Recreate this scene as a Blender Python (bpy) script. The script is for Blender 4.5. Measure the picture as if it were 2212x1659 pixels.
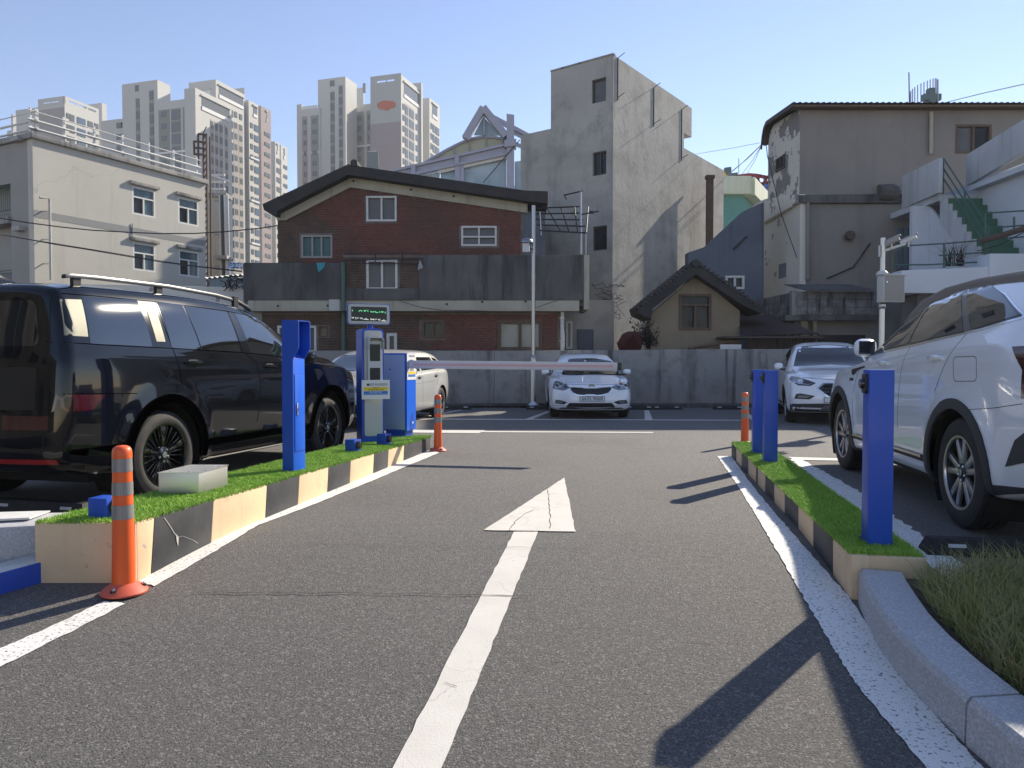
import bpy, bmesh, math, random
import numpy as np
from mathutils import Vector, Matrix
from mathutils.bvhtree import BVHTree
from mathutils.geometry import delaunay_2d_cdt
from mathutils.interpolate import poly_3d_calc
random.seed(7); np.random.seed(7)
SC = bpy.context.scene
COL = SC.collection
for o_ in list(bpy.data.objects): bpy.data.objects.remove(o_)

# ---------------------------------------------------------------- camera, sky, sun, exposure
FPX, CXP, CYP, CAMH = 1620.0, 1106.0, 829.5, 1.13
PITCH = math.atan(44.9 / FPX)
cam_d = bpy.data.cameras.new('camera'); cam = bpy.data.objects.new('camera', cam_d); COL.objects.link(cam)
cam.location = (0, 0, CAMH); cam.rotation_euler = (math.pi / 2 - PITCH, 0, 0)
cam_d.sensor_width = 36.0; cam_d.lens = 36.0 * FPX / 2212.0; cam_d.clip_start = 0.05; cam_d.clip_end = 3000
SC.camera = cam
SUN_AZ, SUN_EL = math.radians(43.0), math.radians(31.6)
SDIR = Vector((math.sin(SUN_AZ) * math.cos(SUN_EL), math.cos(SUN_AZ) * math.cos(SUN_EL), math.sin(SUN_EL)))
world = bpy.data.worlds.new('World'); SC.world = world; world.use_nodes = True
wn = world.node_tree; wn.nodes.clear()
sky = wn.nodes.new('ShaderNodeTexSky'); sky.sky_type = 'NISHITA'; sky.sun_disc = False
sky.sun_elevation = SUN_EL; sky.sun_rotation = SUN_AZ; sky.altitude = 50; sky.air_density = 1.0; sky.dust_density = 0.0; sky.ozone_density = 1.0
wbg = wn.nodes.new('ShaderNodeBackground'); wbg.inputs[1].default_value = 0.108
wout = wn.nodes.new('ShaderNodeOutputWorld')
wtint = wn.nodes.new('ShaderNodeMix'); wtint.data_type = 'RGBA'; wtint.blend_type = 'MULTIPLY'; wtint.inputs[0].default_value = 1.0; wtint.inputs[7].default_value = (1.0, .925, 1.0, 1)
wn.links.new(sky.outputs[0], wtint.inputs[6]); wn.links.new(wtint.outputs[2], wbg.inputs[0]); wn.links.new(wbg.outputs[0], wout.inputs[0])
sun_d = bpy.data.lights.new('sun', 'SUN'); sun_d.energy = 4.7; sun_d.angle = math.radians(0.55); sun_d.color = (1.0, 0.90, 0.74)
sun = bpy.data.objects.new('sun', sun_d); COL.objects.link(sun)
sun.rotation_mode = 'QUATERNION'; sun.rotation_quaternion = SDIR.to_track_quat('Z', 'Y'); sun.location = (30, 30, 40)
SC.view_settings.view_transform = 'Standard'; SC.view_settings.look = 'None'
SC.view_settings.exposure = 0.82; SC.view_settings.gamma = 1.0; SC.view_settings.use_curve_mapping = False
SC.cycles.max_bounces = 6; SC.cycles.diffuse_bounces = 4; SC.cycles.glossy_bounces = 4; SC.cycles.transparent_max_bounces = 6
SC.cycles.caustics_reflective = False; SC.cycles.caustics_refractive = False
SC.cycles.use_denoising = True
SC.cycles.sample_clamp_indirect = 6.0

# ---------------------------------------------------------------- survey helpers: a sight line and a known distance give a place
def ray(u, v):
    x = (u - CXP) / FPX; y = -(v - CYP) / FPX; s, c = math.sin(PITCH), math.cos(PITCH)
    return Vector((x, c + y * s, -s + y * c))
def at(u, v, Y):
    d = ray(u, v); t = Y / d.y
    return Vector((d.x * t, Y, CAMH + d.z * t))
def gz(Y): return -.045 * max(0.0, 5.2 - Y) ** 1.5          # the lane mouth falls towards the street
def gnd(u, v, z=0.0):
    d = ray(u, v); Y = 4.0
    for _ in range(40):
        t = (z + gz(Y) - CAMH) / d.z; Y = .5 * Y + .5 * d.y * t
    return Vector((d.x * t, d.y * t, z + gz(Y)))
def onz(u, v, zf):                                          # sight line meets a surface z = zf(x, y)
    d = ray(u, v); x, y = 0.0, 4.0
    for _ in range(40):
        t = (zf(x, y) - CAMH) / d.z; x, y = d.x * t, d.y * t
    return Vector((x, y, zf(x, y)))
def conv(x, y):                                             # level-ground survey point -> falling ground
    X, Y = x, y
    for _ in range(30):
        k = (CAMH - gz(Y)) / CAMH; X, Y = x * k, y * k
    return (X, Y)
def xat(u, Y): return (u - CXP) / FPX * Y
def zat(v, Y): return at(CXP, v, Y).z

# ---------------------------------------------------------------- materials
def _mix(nt, f, a, b):
    m = nt.nodes.new('ShaderNodeMix'); m.data_type = 'RGBA'
    if isinstance(f, (int, float)): m.inputs[0].default_value = f
    else: nt.links.new(f, m.inputs[0])
    for k, x in ((6, a), (7, b)):
        if isinstance(x, (tuple, list)): m.inputs[k].default_value = (*x[:3], 1)
        else: nt.links.new(x, m.inputs[k])
    return m.outputs[2]
def _tex(nt, kind, scale, coord):
    mp = nt.nodes.new('ShaderNodeMapping')
    nt.links.new(coord, mp.inputs[0])
    sc = (1, 1, 1)
    if kind == 's': sc = (1, 1, 0.07)
    if kind == 'S': sc = (1, 1, 0.22)
    if kind == 'h': sc = (0.06, 0.06, 1)
    mp.inputs['Scale'].default_value = sc
    mp.inputs['Location'].default_value = (random.uniform(-9, 9), random.uniform(-9, 9), random.uniform(-9, 9))
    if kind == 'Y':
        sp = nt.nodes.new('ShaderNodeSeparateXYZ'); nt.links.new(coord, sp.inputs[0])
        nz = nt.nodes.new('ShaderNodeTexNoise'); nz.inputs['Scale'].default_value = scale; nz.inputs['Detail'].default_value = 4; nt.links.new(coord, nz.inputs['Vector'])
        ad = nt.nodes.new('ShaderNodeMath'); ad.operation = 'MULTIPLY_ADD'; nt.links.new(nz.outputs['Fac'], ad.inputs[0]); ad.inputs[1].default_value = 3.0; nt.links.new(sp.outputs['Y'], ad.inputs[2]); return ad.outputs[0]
    if kind in 'vVc':
        t = nt.nodes.new('ShaderNodeTexVoronoi'); t.inputs['Scale'].default_value = scale
        if kind == 'c':
            t.feature = 'DISTANCE_TO_EDGE'
            nz = nt.nodes.new('ShaderNodeTexNoise'); nz.inputs['Scale'].default_value = scale * 2.5; nz.inputs['Detail'].default_value = 5
            nt.links.new(mp.outputs[0], nz.inputs['Vector'])
            ad = nt.nodes.new('ShaderNodeVectorMath'); ad.operation = 'MULTIPLY_ADD'
            nt.links.new(nz.outputs['Color'], ad.inputs[0]); ad.inputs[1].default_value = (0.5 / scale,) * 3
            nt.links.new(mp.outputs[0], ad.inputs[2]); nt.links.new(ad.outputs[0], t.inputs['Vector'])
            return t.outputs['Distance']
        nt.links.new(mp.outputs[0], t.inputs['Vector'])
        if kind == 'V': return t.outputs['Distance']
        sep = nt.nodes.new('ShaderNodeSeparateColor'); nt.links.new(t.outputs['Color'], sep.inputs[0]); return sep.outputs[0]
    t = nt.nodes.new('ShaderNodeTexNoise'); t.inputs['Scale'].default_value = scale
    t.inputs['Detail'].default_value = 6; t.inputs['Roughness'].default_value = 0.62
    nt.links.new(mp.outputs[0], t.inputs['Vector'])
    return t.outputs['Fac']
def _rng(nt, v, lo, hi, fac):
    r = nt.nodes.new('ShaderNodeMapRange'); r.clamp = True
    r.inputs[1].default_value = lo; r.inputs[2].default_value = hi; r.inputs[3].default_value = 0; r.inputs[4].default_value = fac
    nt.links.new(v, r.inputs[0]); return r.outputs[0]
MATS = {}
def pm(name, col, rough=0.8, metal=0.0, layers=(), bump=(), coat=0.0, spec=0.5, coord='pos', emit=None, rlayers=()):
    m = bpy.data.materials.new(name); m.use_nodes = True; nt = m.node_tree
    b = nt.nodes['Principled BSDF']
    if coord == 'pos':
        g = nt.nodes.new('ShaderNodeNewGeometry'); co = g.outputs['Position']
    else:
        g = nt.nodes.new('ShaderNodeTexCoord'); co = g.outputs['Object']
    c = (*col, 1) if len(col) == 3 else col
    cur = c
    for (kind, scale, col2, lo, hi, fac) in layers:
        f = _rng(nt, _tex(nt, kind, scale, co), lo, hi, fac)
        cur = _mix(nt, f, cur, col2)
    if isinstance(cur, tuple): b.inputs['Base Color'].default_value = cur
    else: nt.links.new(cur, b.inputs['Base Color'])
    b.inputs['Roughness'].default_value = rough; b.inputs['Metallic'].default_value = metal
    b.inputs['Specular IOR Level'].default_value = spec
    if rlayers:
        kind, scale, lo, hi, r2 = rlayers
        r = nt.nodes.new('ShaderNodeMapRange'); r.clamp = True
        r.inputs[1].default_value = lo; r.inputs[2].default_value = hi; r.inputs[3].default_value = rough; r.inputs[4].default_value = r2
        nt.links.new(_tex(nt, kind, scale, co), r.inputs[0]); nt.links.new(r.outputs[0], b.inputs['Roughness'])
    if coat: b.inputs['Coat Weight'].default_value = coat; b.inputs['Coat Roughness'].default_value = 0.03
    if emit: b.inputs['Emission Color'].default_value = (*emit[0], 1); b.inputs['Emission Strength'].default_value = emit[1]
    prev = None
    for (kind, scale, strength, dist) in bump:
        bp = nt.nodes.new('ShaderNodeBump'); bp.inputs['Strength'].default_value = strength; bp.inputs['Distance'].default_value = dist
        nt.links.new(_tex(nt, kind, scale, co), bp.inputs['Height'])
        if prev: nt.links.new(prev, bp.inputs['Normal'])
        prev = bp.outputs[0]
    if prev: nt.links.new(prev, b.inputs['Normal'])
    MATS[name] = m
    return m

# ---------------------------------------------------------------- objects and meshes
ROOTM = {}
def tag(o, label=None, cat=None, group=None, kind=None):
    if label: o['label'] = label
    if cat: o['category'] = cat
    if group: o['group'] = group
    if kind: o['kind'] = kind
    return o
def thing(name, label, cat, loc=(0, 0, 0), rz=0.0, group=None, kind=None):
    o = bpy.data.objects.new(name, None); COL.objects.link(o)
    o.location = loc; o.rotation_euler = (0, 0, rz); o.empty_display_size = 0.1
    ROOTM[o.name] = Matrix.Translation(Vector(loc)) @ Matrix.Rotation(rz, 4, 'Z')
    return tag(o, label, cat, group, kind)
def root_of(p):
    while p.parent: p = p.parent
    return p
def rootinv(p):
    r = root_of(p)
    return ROOTM[r.name].inverted() if r.name in ROOTM else Matrix.Identity(4)
def link(name, me, parent=None, mat=None):
    o = bpy.data.objects.new(name, me); COL.objects.link(o)
    if parent: o.parent = parent
    if mat is not None:
        me.materials.clear(); me.materials.append(mat if not isinstance(mat, str) else MATS[mat])
    return o
class MB:
    """collects solids; build() links them as one mesh object"""
    def __init__(self, M=None): self.v = []; self.f = []; self.M = M
    def add(self, vs, fs):
        n = len(self.v)
        if self.M is not None: vs = [self.M @ Vector(p) for p in vs]
        self.v += [tuple(p) for p in vs]; self.f += [tuple(i + n for i in f) for f in fs]; return self
    def box(self, x0, x1, y0, y1, z0, z1):
        return self.add([(x0, y0, z0), (x1, y0, z0), (x1, y1, z0), (x0, y1, z0), (x0, y0, z1), (x1, y0, z1), (x1, y1, z1), (x0, y1, z1)],
                 [(0, 3, 2, 1), (4, 5, 6, 7), (0, 1, 5, 4), (1, 2, 6, 5), (2, 3, 7, 6), (3, 0, 4, 7)])
    def cbox(self, c, s): return self.box(c[0]-s[0]/2, c[0]+s[0]/2, c[1]-s[1]/2, c[1]+s[1]/2, c[2]-s[2]/2, c[2]+s[2]/2)
    def hexa(self, p): return self.add(p, [(0, 3, 2, 1), (4, 5, 6, 7), (0, 1, 5, 4), (1, 2, 6, 5), (2, 3, 7, 6), (3, 0, 4, 7)])
    def prism(self, poly, d0, d1):           # polygon in (s, z), extruded along d
        n = len(poly)
        vs = [(s, d0, z) for s, z in poly] + [(s, d1, z) for s, z in poly]
        return self.add(vs, [tuple(range(n)), tuple(range(2*n-1, n-1, -1))] + [(i, i + n, (i+1) % n + n, (i+1) % n) for i in range(n)])
    def plate(self, poly, z0, z1):           # polygon in plan, extruded upwards
        n = len(poly)
        vs = [(p[0], p[1], z0 if not callable(z0) else z0(*p)) for p in poly] + [(p[0], p[1], z1 if not callable(z1) else z1(*p)) for p in poly]
        return self.add(vs, [tuple(range(n-1, -1, -1)), tuple(range(n, 2*n))] + [(i, (i+1) % n, (i+1) % n + n, i + n) for i in range(n)])
    def tube(self, pts, r, n=8, cap=True):
        pts = [Vector(p) for p in pts]; k = len(pts); vs = []; fs = []
        rs = r if isinstance(r, (list, tuple)) else [r] * k
        up = None
        for i, p in enumerate(pts):
            t = (pts[min(i+1, k-1)] - pts[max(i-1, 0)])
            t = t.normalized() if t.length > 1e-9 else Vector((0, 0, 1))
            if up is None: up = Vector((0, 0, 1)) if abs(t.z) < 0.9 else Vector((1, 0, 0))
            a = t.cross(up)
            if a.length < 1e-6: a = t.cross(Vector((0.3, 1, 0.1)))
            a.normalize(); b = a.cross(t).normalized(); up = b
            for j in range(n):
                an = 2*math.pi*j/n
                vs.append(p + (a*math.cos(an) + b*math.sin(an)) * rs[i])
        for i in range(k-1):
            for j in range(n):
                fs.append((i*n+j, i*n+(j+1) % n, (i+1)*n+(j+1) % n, (i+1)*n+j))
        if cap: fs += [tuple(range(n-1, -1, -1)), tuple(range((k-1)*n, k*n))]
        return self.add(vs, fs)
    def lathe(self, prof, n=24, c=(0, 0, 0), axis='z', cap=True):   # prof: (radius, height)
        vs = []; fs = []
        for r, h in prof:
            for j in range(n):
                a = 2*math.pi*j/n; x, y = r*math.cos(a), r*math.sin(a)
                p = (x, y, h) if axis == 'z' else ((y, h, x) if axis == 'y' else (h, x, y))
                vs.append((p[0]+c[0], p[1]+c[1], p[2]+c[2]))
        k = len(prof)
        for i in range(k-1):
            for j in range(n): fs.append((i*n+j, i*n+(j+1) % n, (i+1)*n+(j+1) % n, (i+1)*n+j))
        if cap: fs += [tuple(range(n-1, -1, -1)), tuple(range((k-1)*n, k*n))]
        return self.add(vs, fs)
    def mesh(self, name, bevel=0.0, smooth=None, recalc=True, parent=None, seg=2):
        vs = self.v
        if parent is not None:
            Mi = rootinv(parent); vs = [tuple(Mi @ Vector(p)) for p in vs]
        me = bpy.data.meshes.new(name); me.from_pydata(vs, [], self.f)
        if recalc or bevel:
            bm = bmesh.new(); bm.from_mesh(me)
            if recalc: bmesh.ops.recalc_face_normals(bm, faces=bm.faces)
            if bevel:
                es = [e for e in bm.edges if len(e.link_faces) == 2 and e.calc_face_angle(0) > 0.5]
                bmesh.ops.bevel(bm, geom=es, offset=bevel, segments=seg, profile=0.6, affect='EDGES', clamp_overlap=True)
            bm.to_mesh(me); bm.free()
        if smooth is not None or bevel:
            me.polygons.foreach_set('use_smooth', [True]*len(me.polygons))
            me.set_sharp_from_angle(angle=math.radians(smooth if smooth else 35))
        me.update(); return me
    def build(self, name, mat, parent=None, bevel=0.0, smooth=None, recalc=True, local=False, seg=2):
        me = self.mesh(name, bevel, smooth, recalc, None if (local or parent is None) else parent, seg)
        return link(name, me, parent, mat)
def inst(me, name, parent, M):      # one more object sharing mesh data; M is its place in the world
    o = bpy.data.objects.new(name, me); COL.objects.link(o)
    if parent: o.parent = parent; o.matrix_local = rootinv(parent) @ M
    else: o.matrix_local = M
    return o
def frame(x, y, ang, z=0.0):        # s runs along the wall, d goes into it, z up
    c, s = math.cos(ang), math.sin(ang)
    return Matrix(((c, -s, 0, x), (s, c, 0, y), (0, 0, 1, z), (0, 0, 0, 1)))
def hit(Fm, u, v, d=0.0):           # where a sight line meets the wall plane: (s, z)
    Mi = Fm.inverted(); o = Mi @ Vector((0, 0, CAMH)); r = Mi.to_3x3() @ ray(u, v)
    t = (d - o.y) / r.y; p = o + r * t
    return (p.x, p.z)
def inpoly(p, poly):
    x, y = p; c = False; n = len(poly); j = n-1
    for i in range(n):
        xi, yi = poly[i]; xj, yj = poly[j]
        if (yi > y) != (yj > y) and x < (xj-xi)*(y-yi)/(yj-yi)+xi: c = not c
        j = i
    return c
def rect(a, b): return [(a[0], a[1]), (b[0], a[1]), (b[0], b[1]), (a[0], b[1])]
def wall(name, Fm, outer, holes, thick, mat, parent, reveal=0.12, local=False):
    loops = [outer] + holes; V = []; E = []
    for lp in loops:
        n0 = len(V); V += [Vector((p[0], p[1])) for p in lp]; E += [(n0+i, n0+(i+1) % len(lp)) for i in range(len(lp))]
    vo, eo, fo, *_ = delaunay_2d_cdt(V, E, [], 0, 1e-5)
    mb = MB(Fm); fs = []
    for f in fo:
        c = (sum(vo[i].x for i in f)/len(f), sum(vo[i].y for i in f)/len(f))
        if inpoly(c, outer) and not any(inpoly(c, h) for h in holes): fs.append(tuple(f))
    mb.add([(p.x, 0, p.y) for p in vo], fs)
    for k, lp in enumerate(loops):
        t = thick if k == 0 else reveal; n = len(lp)
        mb.add([(p[0], 0, p[1]) for p in lp] + [(p[0], t, p[1]) for p in lp], [(i, (i+1) % n, (i+1) % n+n, i+n) for i in range(n)])
    o = MB(); o.v = mb.v; o.f = mb.f
    me = o.mesh(name, parent=None if local else parent, recalc=False)
    bm = bmesh.new(); bm.from_mesh(me); bmesh.ops.remove_doubles(bm, verts=bm.verts, dist=1e-5); bmesh.ops.recalc_face_normals(bm, faces=bm.faces)
    # make the front face outwards
    nrm = Fm.to_3x3() @ Vector((0, -1, 0)); s = sum((f.normal.dot(nrm))*f.calc_area() for f in bm.faces if abs(f.normal.dot(nrm)) > 0.9)
    if s < 0: bmesh.ops.reverse_faces(bm, faces=bm.faces)
    bm.to_mesh(me); bm.free()
    return link(name, me, parent, mat)
def window(Fm, a, b, parent, mframe, mpane, cols=2, rows=(1.0,), fw=0.05, d0=0.02, d1=0.10, name='window', panemats=None, backz=None):
    """frame as part, every pane a sub-part; a, b opposite corners (s, z)"""
    s0, s1 = sorted((a[0], b[0])); z0, z1 = sorted((a[1], b[1]))
    mb = MB(Fm)
    mb.box(s0, s1, d0, d1, z0, z0+fw).box(s0, s1, d0, d1, z1-fw, z1).box(s0, s0+fw, d0, d1, z0+fw, z1-fw).box(s1-fw, s1, d0, d1, z0+fw, z1-fw)
    zs = [z0+fw]; tot = sum(rows); zz = z0+fw
    for r in rows: zz += (z1-z0-2*fw)*r/tot; zs.append(zz)
    panes = []
    for i in range(len(rows)):
        if i: mb.box(s0+fw, s1-fw, d0+.004, d1, zs[i]-fw*.4, zs[i]+fw*.4)
        nc = cols if isinstance(cols, int) else cols[i]
        w = (s1-s0-2*fw)/nc
        for j in range(nc):
            if j: mb.box(s0+fw+j*w-fw*.45, s0+fw+j*w+fw*.45, d0+.008, d1, zs[i]+(fw*.4 if i else 0), zs[i+1]-(fw*.4 if i < len(rows)-1 else 0))
            panes.append((s0+fw+j*w, s0+fw+(j+1)*w, zs[i], zs[i+1]))
    w_ = mb.build(name, mframe, parent)
    for k, (p0, p1, q0, q1) in enumerate(panes):
        mm = mpane if panemats is None else panemats[k % len(panemats)]
        MB(Fm).box(p0, p1, d1-.03 + (k % 2)*.008, d1-.018 + (k % 2)*.008, q0, q1).build('pane', mm, w_)
    return w_
TXT = {}
def text_mesh(s, size, ext=0.0, align='CENTER', sx=1.0):
    cu = bpy.data.curves.new('t', 'FONT'); cu.body = s; cu.size = size; cu.extrude = ext; cu.align_x = align; cu.align_y = 'CENTER'; cu.resolution_u = 2
    o = bpy.data.objects.new('t', cu); COL.objects.link(o)
    dg = bpy.context.evaluated_depsgraph_get()
    me = bpy.data.meshes.new_from_object(o.evaluated_get(dg))
    bpy.data.objects.remove(o)
    return me
def text_on(Fm, s, z, string, size, mat, parent, name='lettering', d=-0.004, ext=0.0005):
    """flat lettering lying on a wall frame"""
    me = text_mesh(string, size, ext)
    M = Fm @ Matrix.Translation((s, d, z)) @ Matrix.Rotation(math.pi/2, 4, 'X')
    o = link(name, me, parent, mat); o.matrix_local = rootinv(parent) @ M
    return o
def round_poly(poly, r, n=4):
    out = []; m = len(poly)
    for i in range(m):
        p0, p, p1 = Vector(poly[i-1]), Vector(poly[i]), Vector(poly[(i+1) % m])
        rr = r[i] if isinstance(r, (list, tuple)) else r
        a = p0-p; b = p1-p; rr = min(rr, a.length*.45, b.length*.45)
        if rr < 1e-5: out.append(tuple(p)); continue
        A = p + a.normalized()*rr; B = p + b.normalized()*rr
        for k in range(n+1):
            t = k/n; out.append(tuple(A*(1-t)**2 + p*2*t*(1-t) + B*t*t))
    return out
def pchip(pts):
    xs = np.array([p[0] for p in pts], float); ys = np.array([p[1] for p in pts], float)
    h = np.diff(xs); dl = np.diff(ys)/h; m = np.zeros_like(ys)
    for i in range(1, len(xs)-1):
        if dl[i-1]*dl[i] > 0:
            w1 = 2*h[i]+h[i-1]; w2 = h[i]+2*h[i-1]; m[i] = (w1+w2)/(w1/dl[i-1]+w2/dl[i])
    m[0] = dl[0]; m[-1] = dl[-1]
    def f(x):
        x = float(np.clip(x, xs[0], xs[-1])); i = int(np.clip(np.searchsorted(xs, x)-1, 0, len(h)-1)); t = (x-xs[i])/h[i]
        return ys[i]*(1+2*t)*(1-t)**2 + m[i]*h[i]*t*(1-t)**2 + ys[i+1]*t*t*(3-2*t) + m[i+1]*h[i]*t*t*(t-1)
    return f
def blades(name, bases, height, width, lean, mat, parent=None, curl=0.5, kind='stuff', hvar=0.4):
    """thousands of tapered blades in one mesh; bases: N x 3 world points"""
    B = np.asarray(bases, float); n = len(B)
    if parent is not None: 
        Mi = np.array(rootinv(parent)); B = B @ Mi[:3, :3].T + Mi[:3, 3]
    h = height*(1+hvar*(np.random.rand(n)*2-1)); th = np.random.rand(n)*2*np.pi; ln = lean*np.random.rand(n)*h*1.6
    d = np.stack([np.cos(th), np.sin(th), np.zeros(n)], 1); ph = th+np.pi/2+np.random.randn(n)*.4
    w = np.stack([np.cos(ph), np.sin(ph), np.zeros(n)], 1)*(width*(0.6+.8*np.random.rand(n)))[:, None]/2
    m1 = B + d*(ln*.35*curl)[:, None]; m1[:, 2] += h*.55
    tp = B + d*ln[:, None]; tp[:, 2] += h*(1-.25*np.random.rand(n)*curl)
    V = np.stack([B-w, B+w, m1+w*.75, m1-w*.75, tp], 1).reshape(-1, 3)
    i = np.arange(n)*5
    me = bpy.data.meshes.new(name)
    me.vertices.add(n*5); me.vertices.foreach_set('co', V.ravel())
    q = np.stack([i, i+1, i+2, i+3], 1); t = np.stack([i+3, i+2, i+4], 1)
    loops = np.concatenate([q, t], 1).ravel()
    me.loops.add(n*7); me.loops.foreach_set('vertex_index', loops)
    me.polygons.add(n*2)
    ls = np.stack([np.arange(n)*7, np.arange(n)*7+4], 1).ravel()
    me.polygons.foreach_set('loop_start', ls); 
    me.update(calc_edges=True); me.validate()
    o = link(name, me, parent, mat)
    if kind: o['kind'] = kind
    return o
def sample_poly(poly, n):
    P = np.array(poly, float); lo = P.min(0); hi = P.max(0); out = []
    xs, ys = P[:, 0], P[:, 1]
    while len(out) < n:
        q = lo + np.random.rand(n*2, 2)*(hi-lo); c = np.zeros(len(q), bool); j = len(P)-1
        for i in range(len(P)):
            cond = (ys[i] > q[:, 1]) != (ys[j] > q[:, 1])
            with np.errstate(divide='ignore', invalid='ignore'):
                xi = (xs[j]-xs[i])*(q[:, 1]-ys[i])/(ys[j]-ys[i])+xs[i]
            c ^= cond & (q[:, 0] < xi); j = i
        out += list(q[c])
    return np.array(out[:n])
# ---------------------------------------------------------------- palette
pm('asphalt', (.110, .104, .097), .9, layers=[('Y', .5, (.165, .158, .148), 4.0, 9.5, 1.0), ('n', .5, (.135, .128, .119), .45, .7, .5), ('n', 1.7, (.095, .09, .085), .55, .75, .35), ('n', .22, (.085, .081, .077), .58, .72, .55),  # Y layer lightens far asphalt: pit shade hidden at grazing view, painted as colour
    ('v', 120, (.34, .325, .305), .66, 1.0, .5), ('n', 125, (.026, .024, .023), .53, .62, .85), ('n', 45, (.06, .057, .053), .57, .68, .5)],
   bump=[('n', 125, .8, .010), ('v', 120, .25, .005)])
pm('paint_white', (.80, .78, .74), .75, layers=[('n', 1.6, (.70, .68, .64), .4, .7, .6), ('n', 70, (.10, .095, .09), .575, .62, .9), ('n', 9, (.45, .43, .40), .60, .75, .5)],
   bump=[('n', 140, .5, .005)])
pm('paint_clean', (.66, .63, .57), .7, layers=[('n', 4, (.57, .54, .48), .4, .7, .7), ('n', 60, (.3, .28, .25), .62, .72, .6), ('c', 1.3, (.3, .28, .25), .006, .0, .5)], bump=[('n', 120, .4, .004)])
pm('kerb_yellow', (.74, .55, .34), .66, layers=[('n', 3, (.66, .48, .29), .4, .7, .7), ('s', 9, (.54, .41, .28), .53, .75, .65), ('n', 5.5, (.42, .33, .24), .62, .75, .6), ('n', 38, (.22, .16, .11), .66, .72, .85), ('n', 16, (.36, .34, .31), .69, .705, .9)], bump=[('n', 30, .25, .004), ('n', 9, .3, .01)])
pm('kerb_black', (.028, .03, .034), .55, layers=[('n', 4, (.06, .062, .065), .4, .75, .8), ('n', 7, (.11, .10, .09), .62, .76, .6), ('n', 30, (.2, .2, .19), .68, .74, .6)], bump=[('n', 40, .3, .004)])
pm('crack_dark', (.03, .028, .026), .95)
pm('crack_pale', (.5, .48, .45), .9)
pm('turf_base', (.05, .11, .02), .95)
pm('turf_blade', (.29, .50, .065), .65, layers=[('n', 9, (.38, .56, .11), .4, .7, .8), ('v', 300, (.20, .40, .05), .4, .9, .6)], spec=.2)
pm('dry_grass', (.30, .31, .11), .8, layers=[('n', 7, (.40, .33, .17), .42, .62, .9), ('v', 160, (.20, .25, .08), .4, .9, .7)], spec=.15)
pm('weed_leaf', (.06, .16, .03), .55, layers=[('n', 20, (.10, .22, .05), .4, .7, .8)])
pm('soil', (.075, .06, .045), .95, layers=[('n', 14, (.13, .10, .075), .4, .7, .8)], bump=[('n', 40, .8, .02)])
pm('granite', (.46, .46, .47), .78, layers=[('v', 190, (.32, .32, .33), .45, .8, .8), ('v', 120, (.60, .59, .59), .75, .95, .8), ('n', 2.5, (.40, .40, .40), .4, .7, .5)], bump=[('n', 150, .2, .002)])
pm('blue_paint', (.010, .075, .47), .42, layers=[('n', 5, (.012, .085, .52), .4, .7, .5), ('n', 28, (.04, .12, .47), .66, .72, .4)], coat=.1)
pm('blue_paint_lit', (.008, .13, .72), .38, coat=.15)  # same blue paint with its sunlit brightness put into the colour
pm('blue_kerb', (.012, .06, .40), .55, layers=[('n', 8, (.02, .08, .45), .4, .7, .6), ('n', 50, (.2, .22, .3), .68, .74, .5)], bump=[('n', 40, .3, .004)])
pm('white_kerb', (.66, .65, .62), .8, layers=[('n', 6, (.5, .49, .46), .45, .7, .8), ('n', 60, (.25, .24, .23), .64, .72, .7)], bump=[('n', 60, .4, .005)])
pm('stainless', (.62, .61, .57), .40, .9, rlayers=('h', 160, .3, .7, .48))
pm('steel', (.34, .34, .35), .3, 1.0)
pm('chrome', (.75, .75, .76), .12, 1.0)
pm('galv', (.42, .42, .42), .45, .8)
pm('orange', (.82, .12, .018), .42, layers=[('n', 6, (.72, .10, .016), .4, .7, .6), ('n', 40, (.45, .08, .03), .64, .74, .5)], coat=.15, coord='obj')
pm('orange_base', (.62, .11, .06), .5, layers=[('n', 30, (.45, .10, .07), .5, .7, .6)], coord='obj')
pm('reflector', (.27, .26, .25), .35, .2, layers=[('s', 60, (.20, .19, .19), .45, .6, .7)])
pm('rubber', (.018, .018, .019), .75, layers=[('n', 30, (.04, .04, .04), .5, .7, .6)])
pm('black_plastic', (.014, .014, .015), .42)
pm('dark_grey', (.06, .06, .065), .6)
pm('lens', (.01, .01, .012), .08, coat=.6)
pm('panel_grey', (.483, .483, .46), .5)
pm('panel_light', (.52, .53, .53), .45)
pm('door_bluegrey', (.30, .37, .52), .35, coat=.15)
pm('led_dark', (.012, .02, .016), .35)
pm('led_green', (.1, .6, .25), .5, emit=((.25, 1, .45), .35))
pm('led_white', (.6, .6, .55), .5, emit=((1, 1, .9), .3))
pm('sheet_white', (.72, .72, .70), .55)
pm('print_black', (.02, .02, .022), .6)
pm('print_yellow', (.75, .55, .03), .55)
pm('print_blue', (.02, .17, .52), .5)
pm('arm_white', (.62, .60, .60), .35, layers=[('n', 4, (.55, .53, .54), .4, .7, .5)])
pm('arm_pink', (.62, .36, .40), .35)
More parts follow.
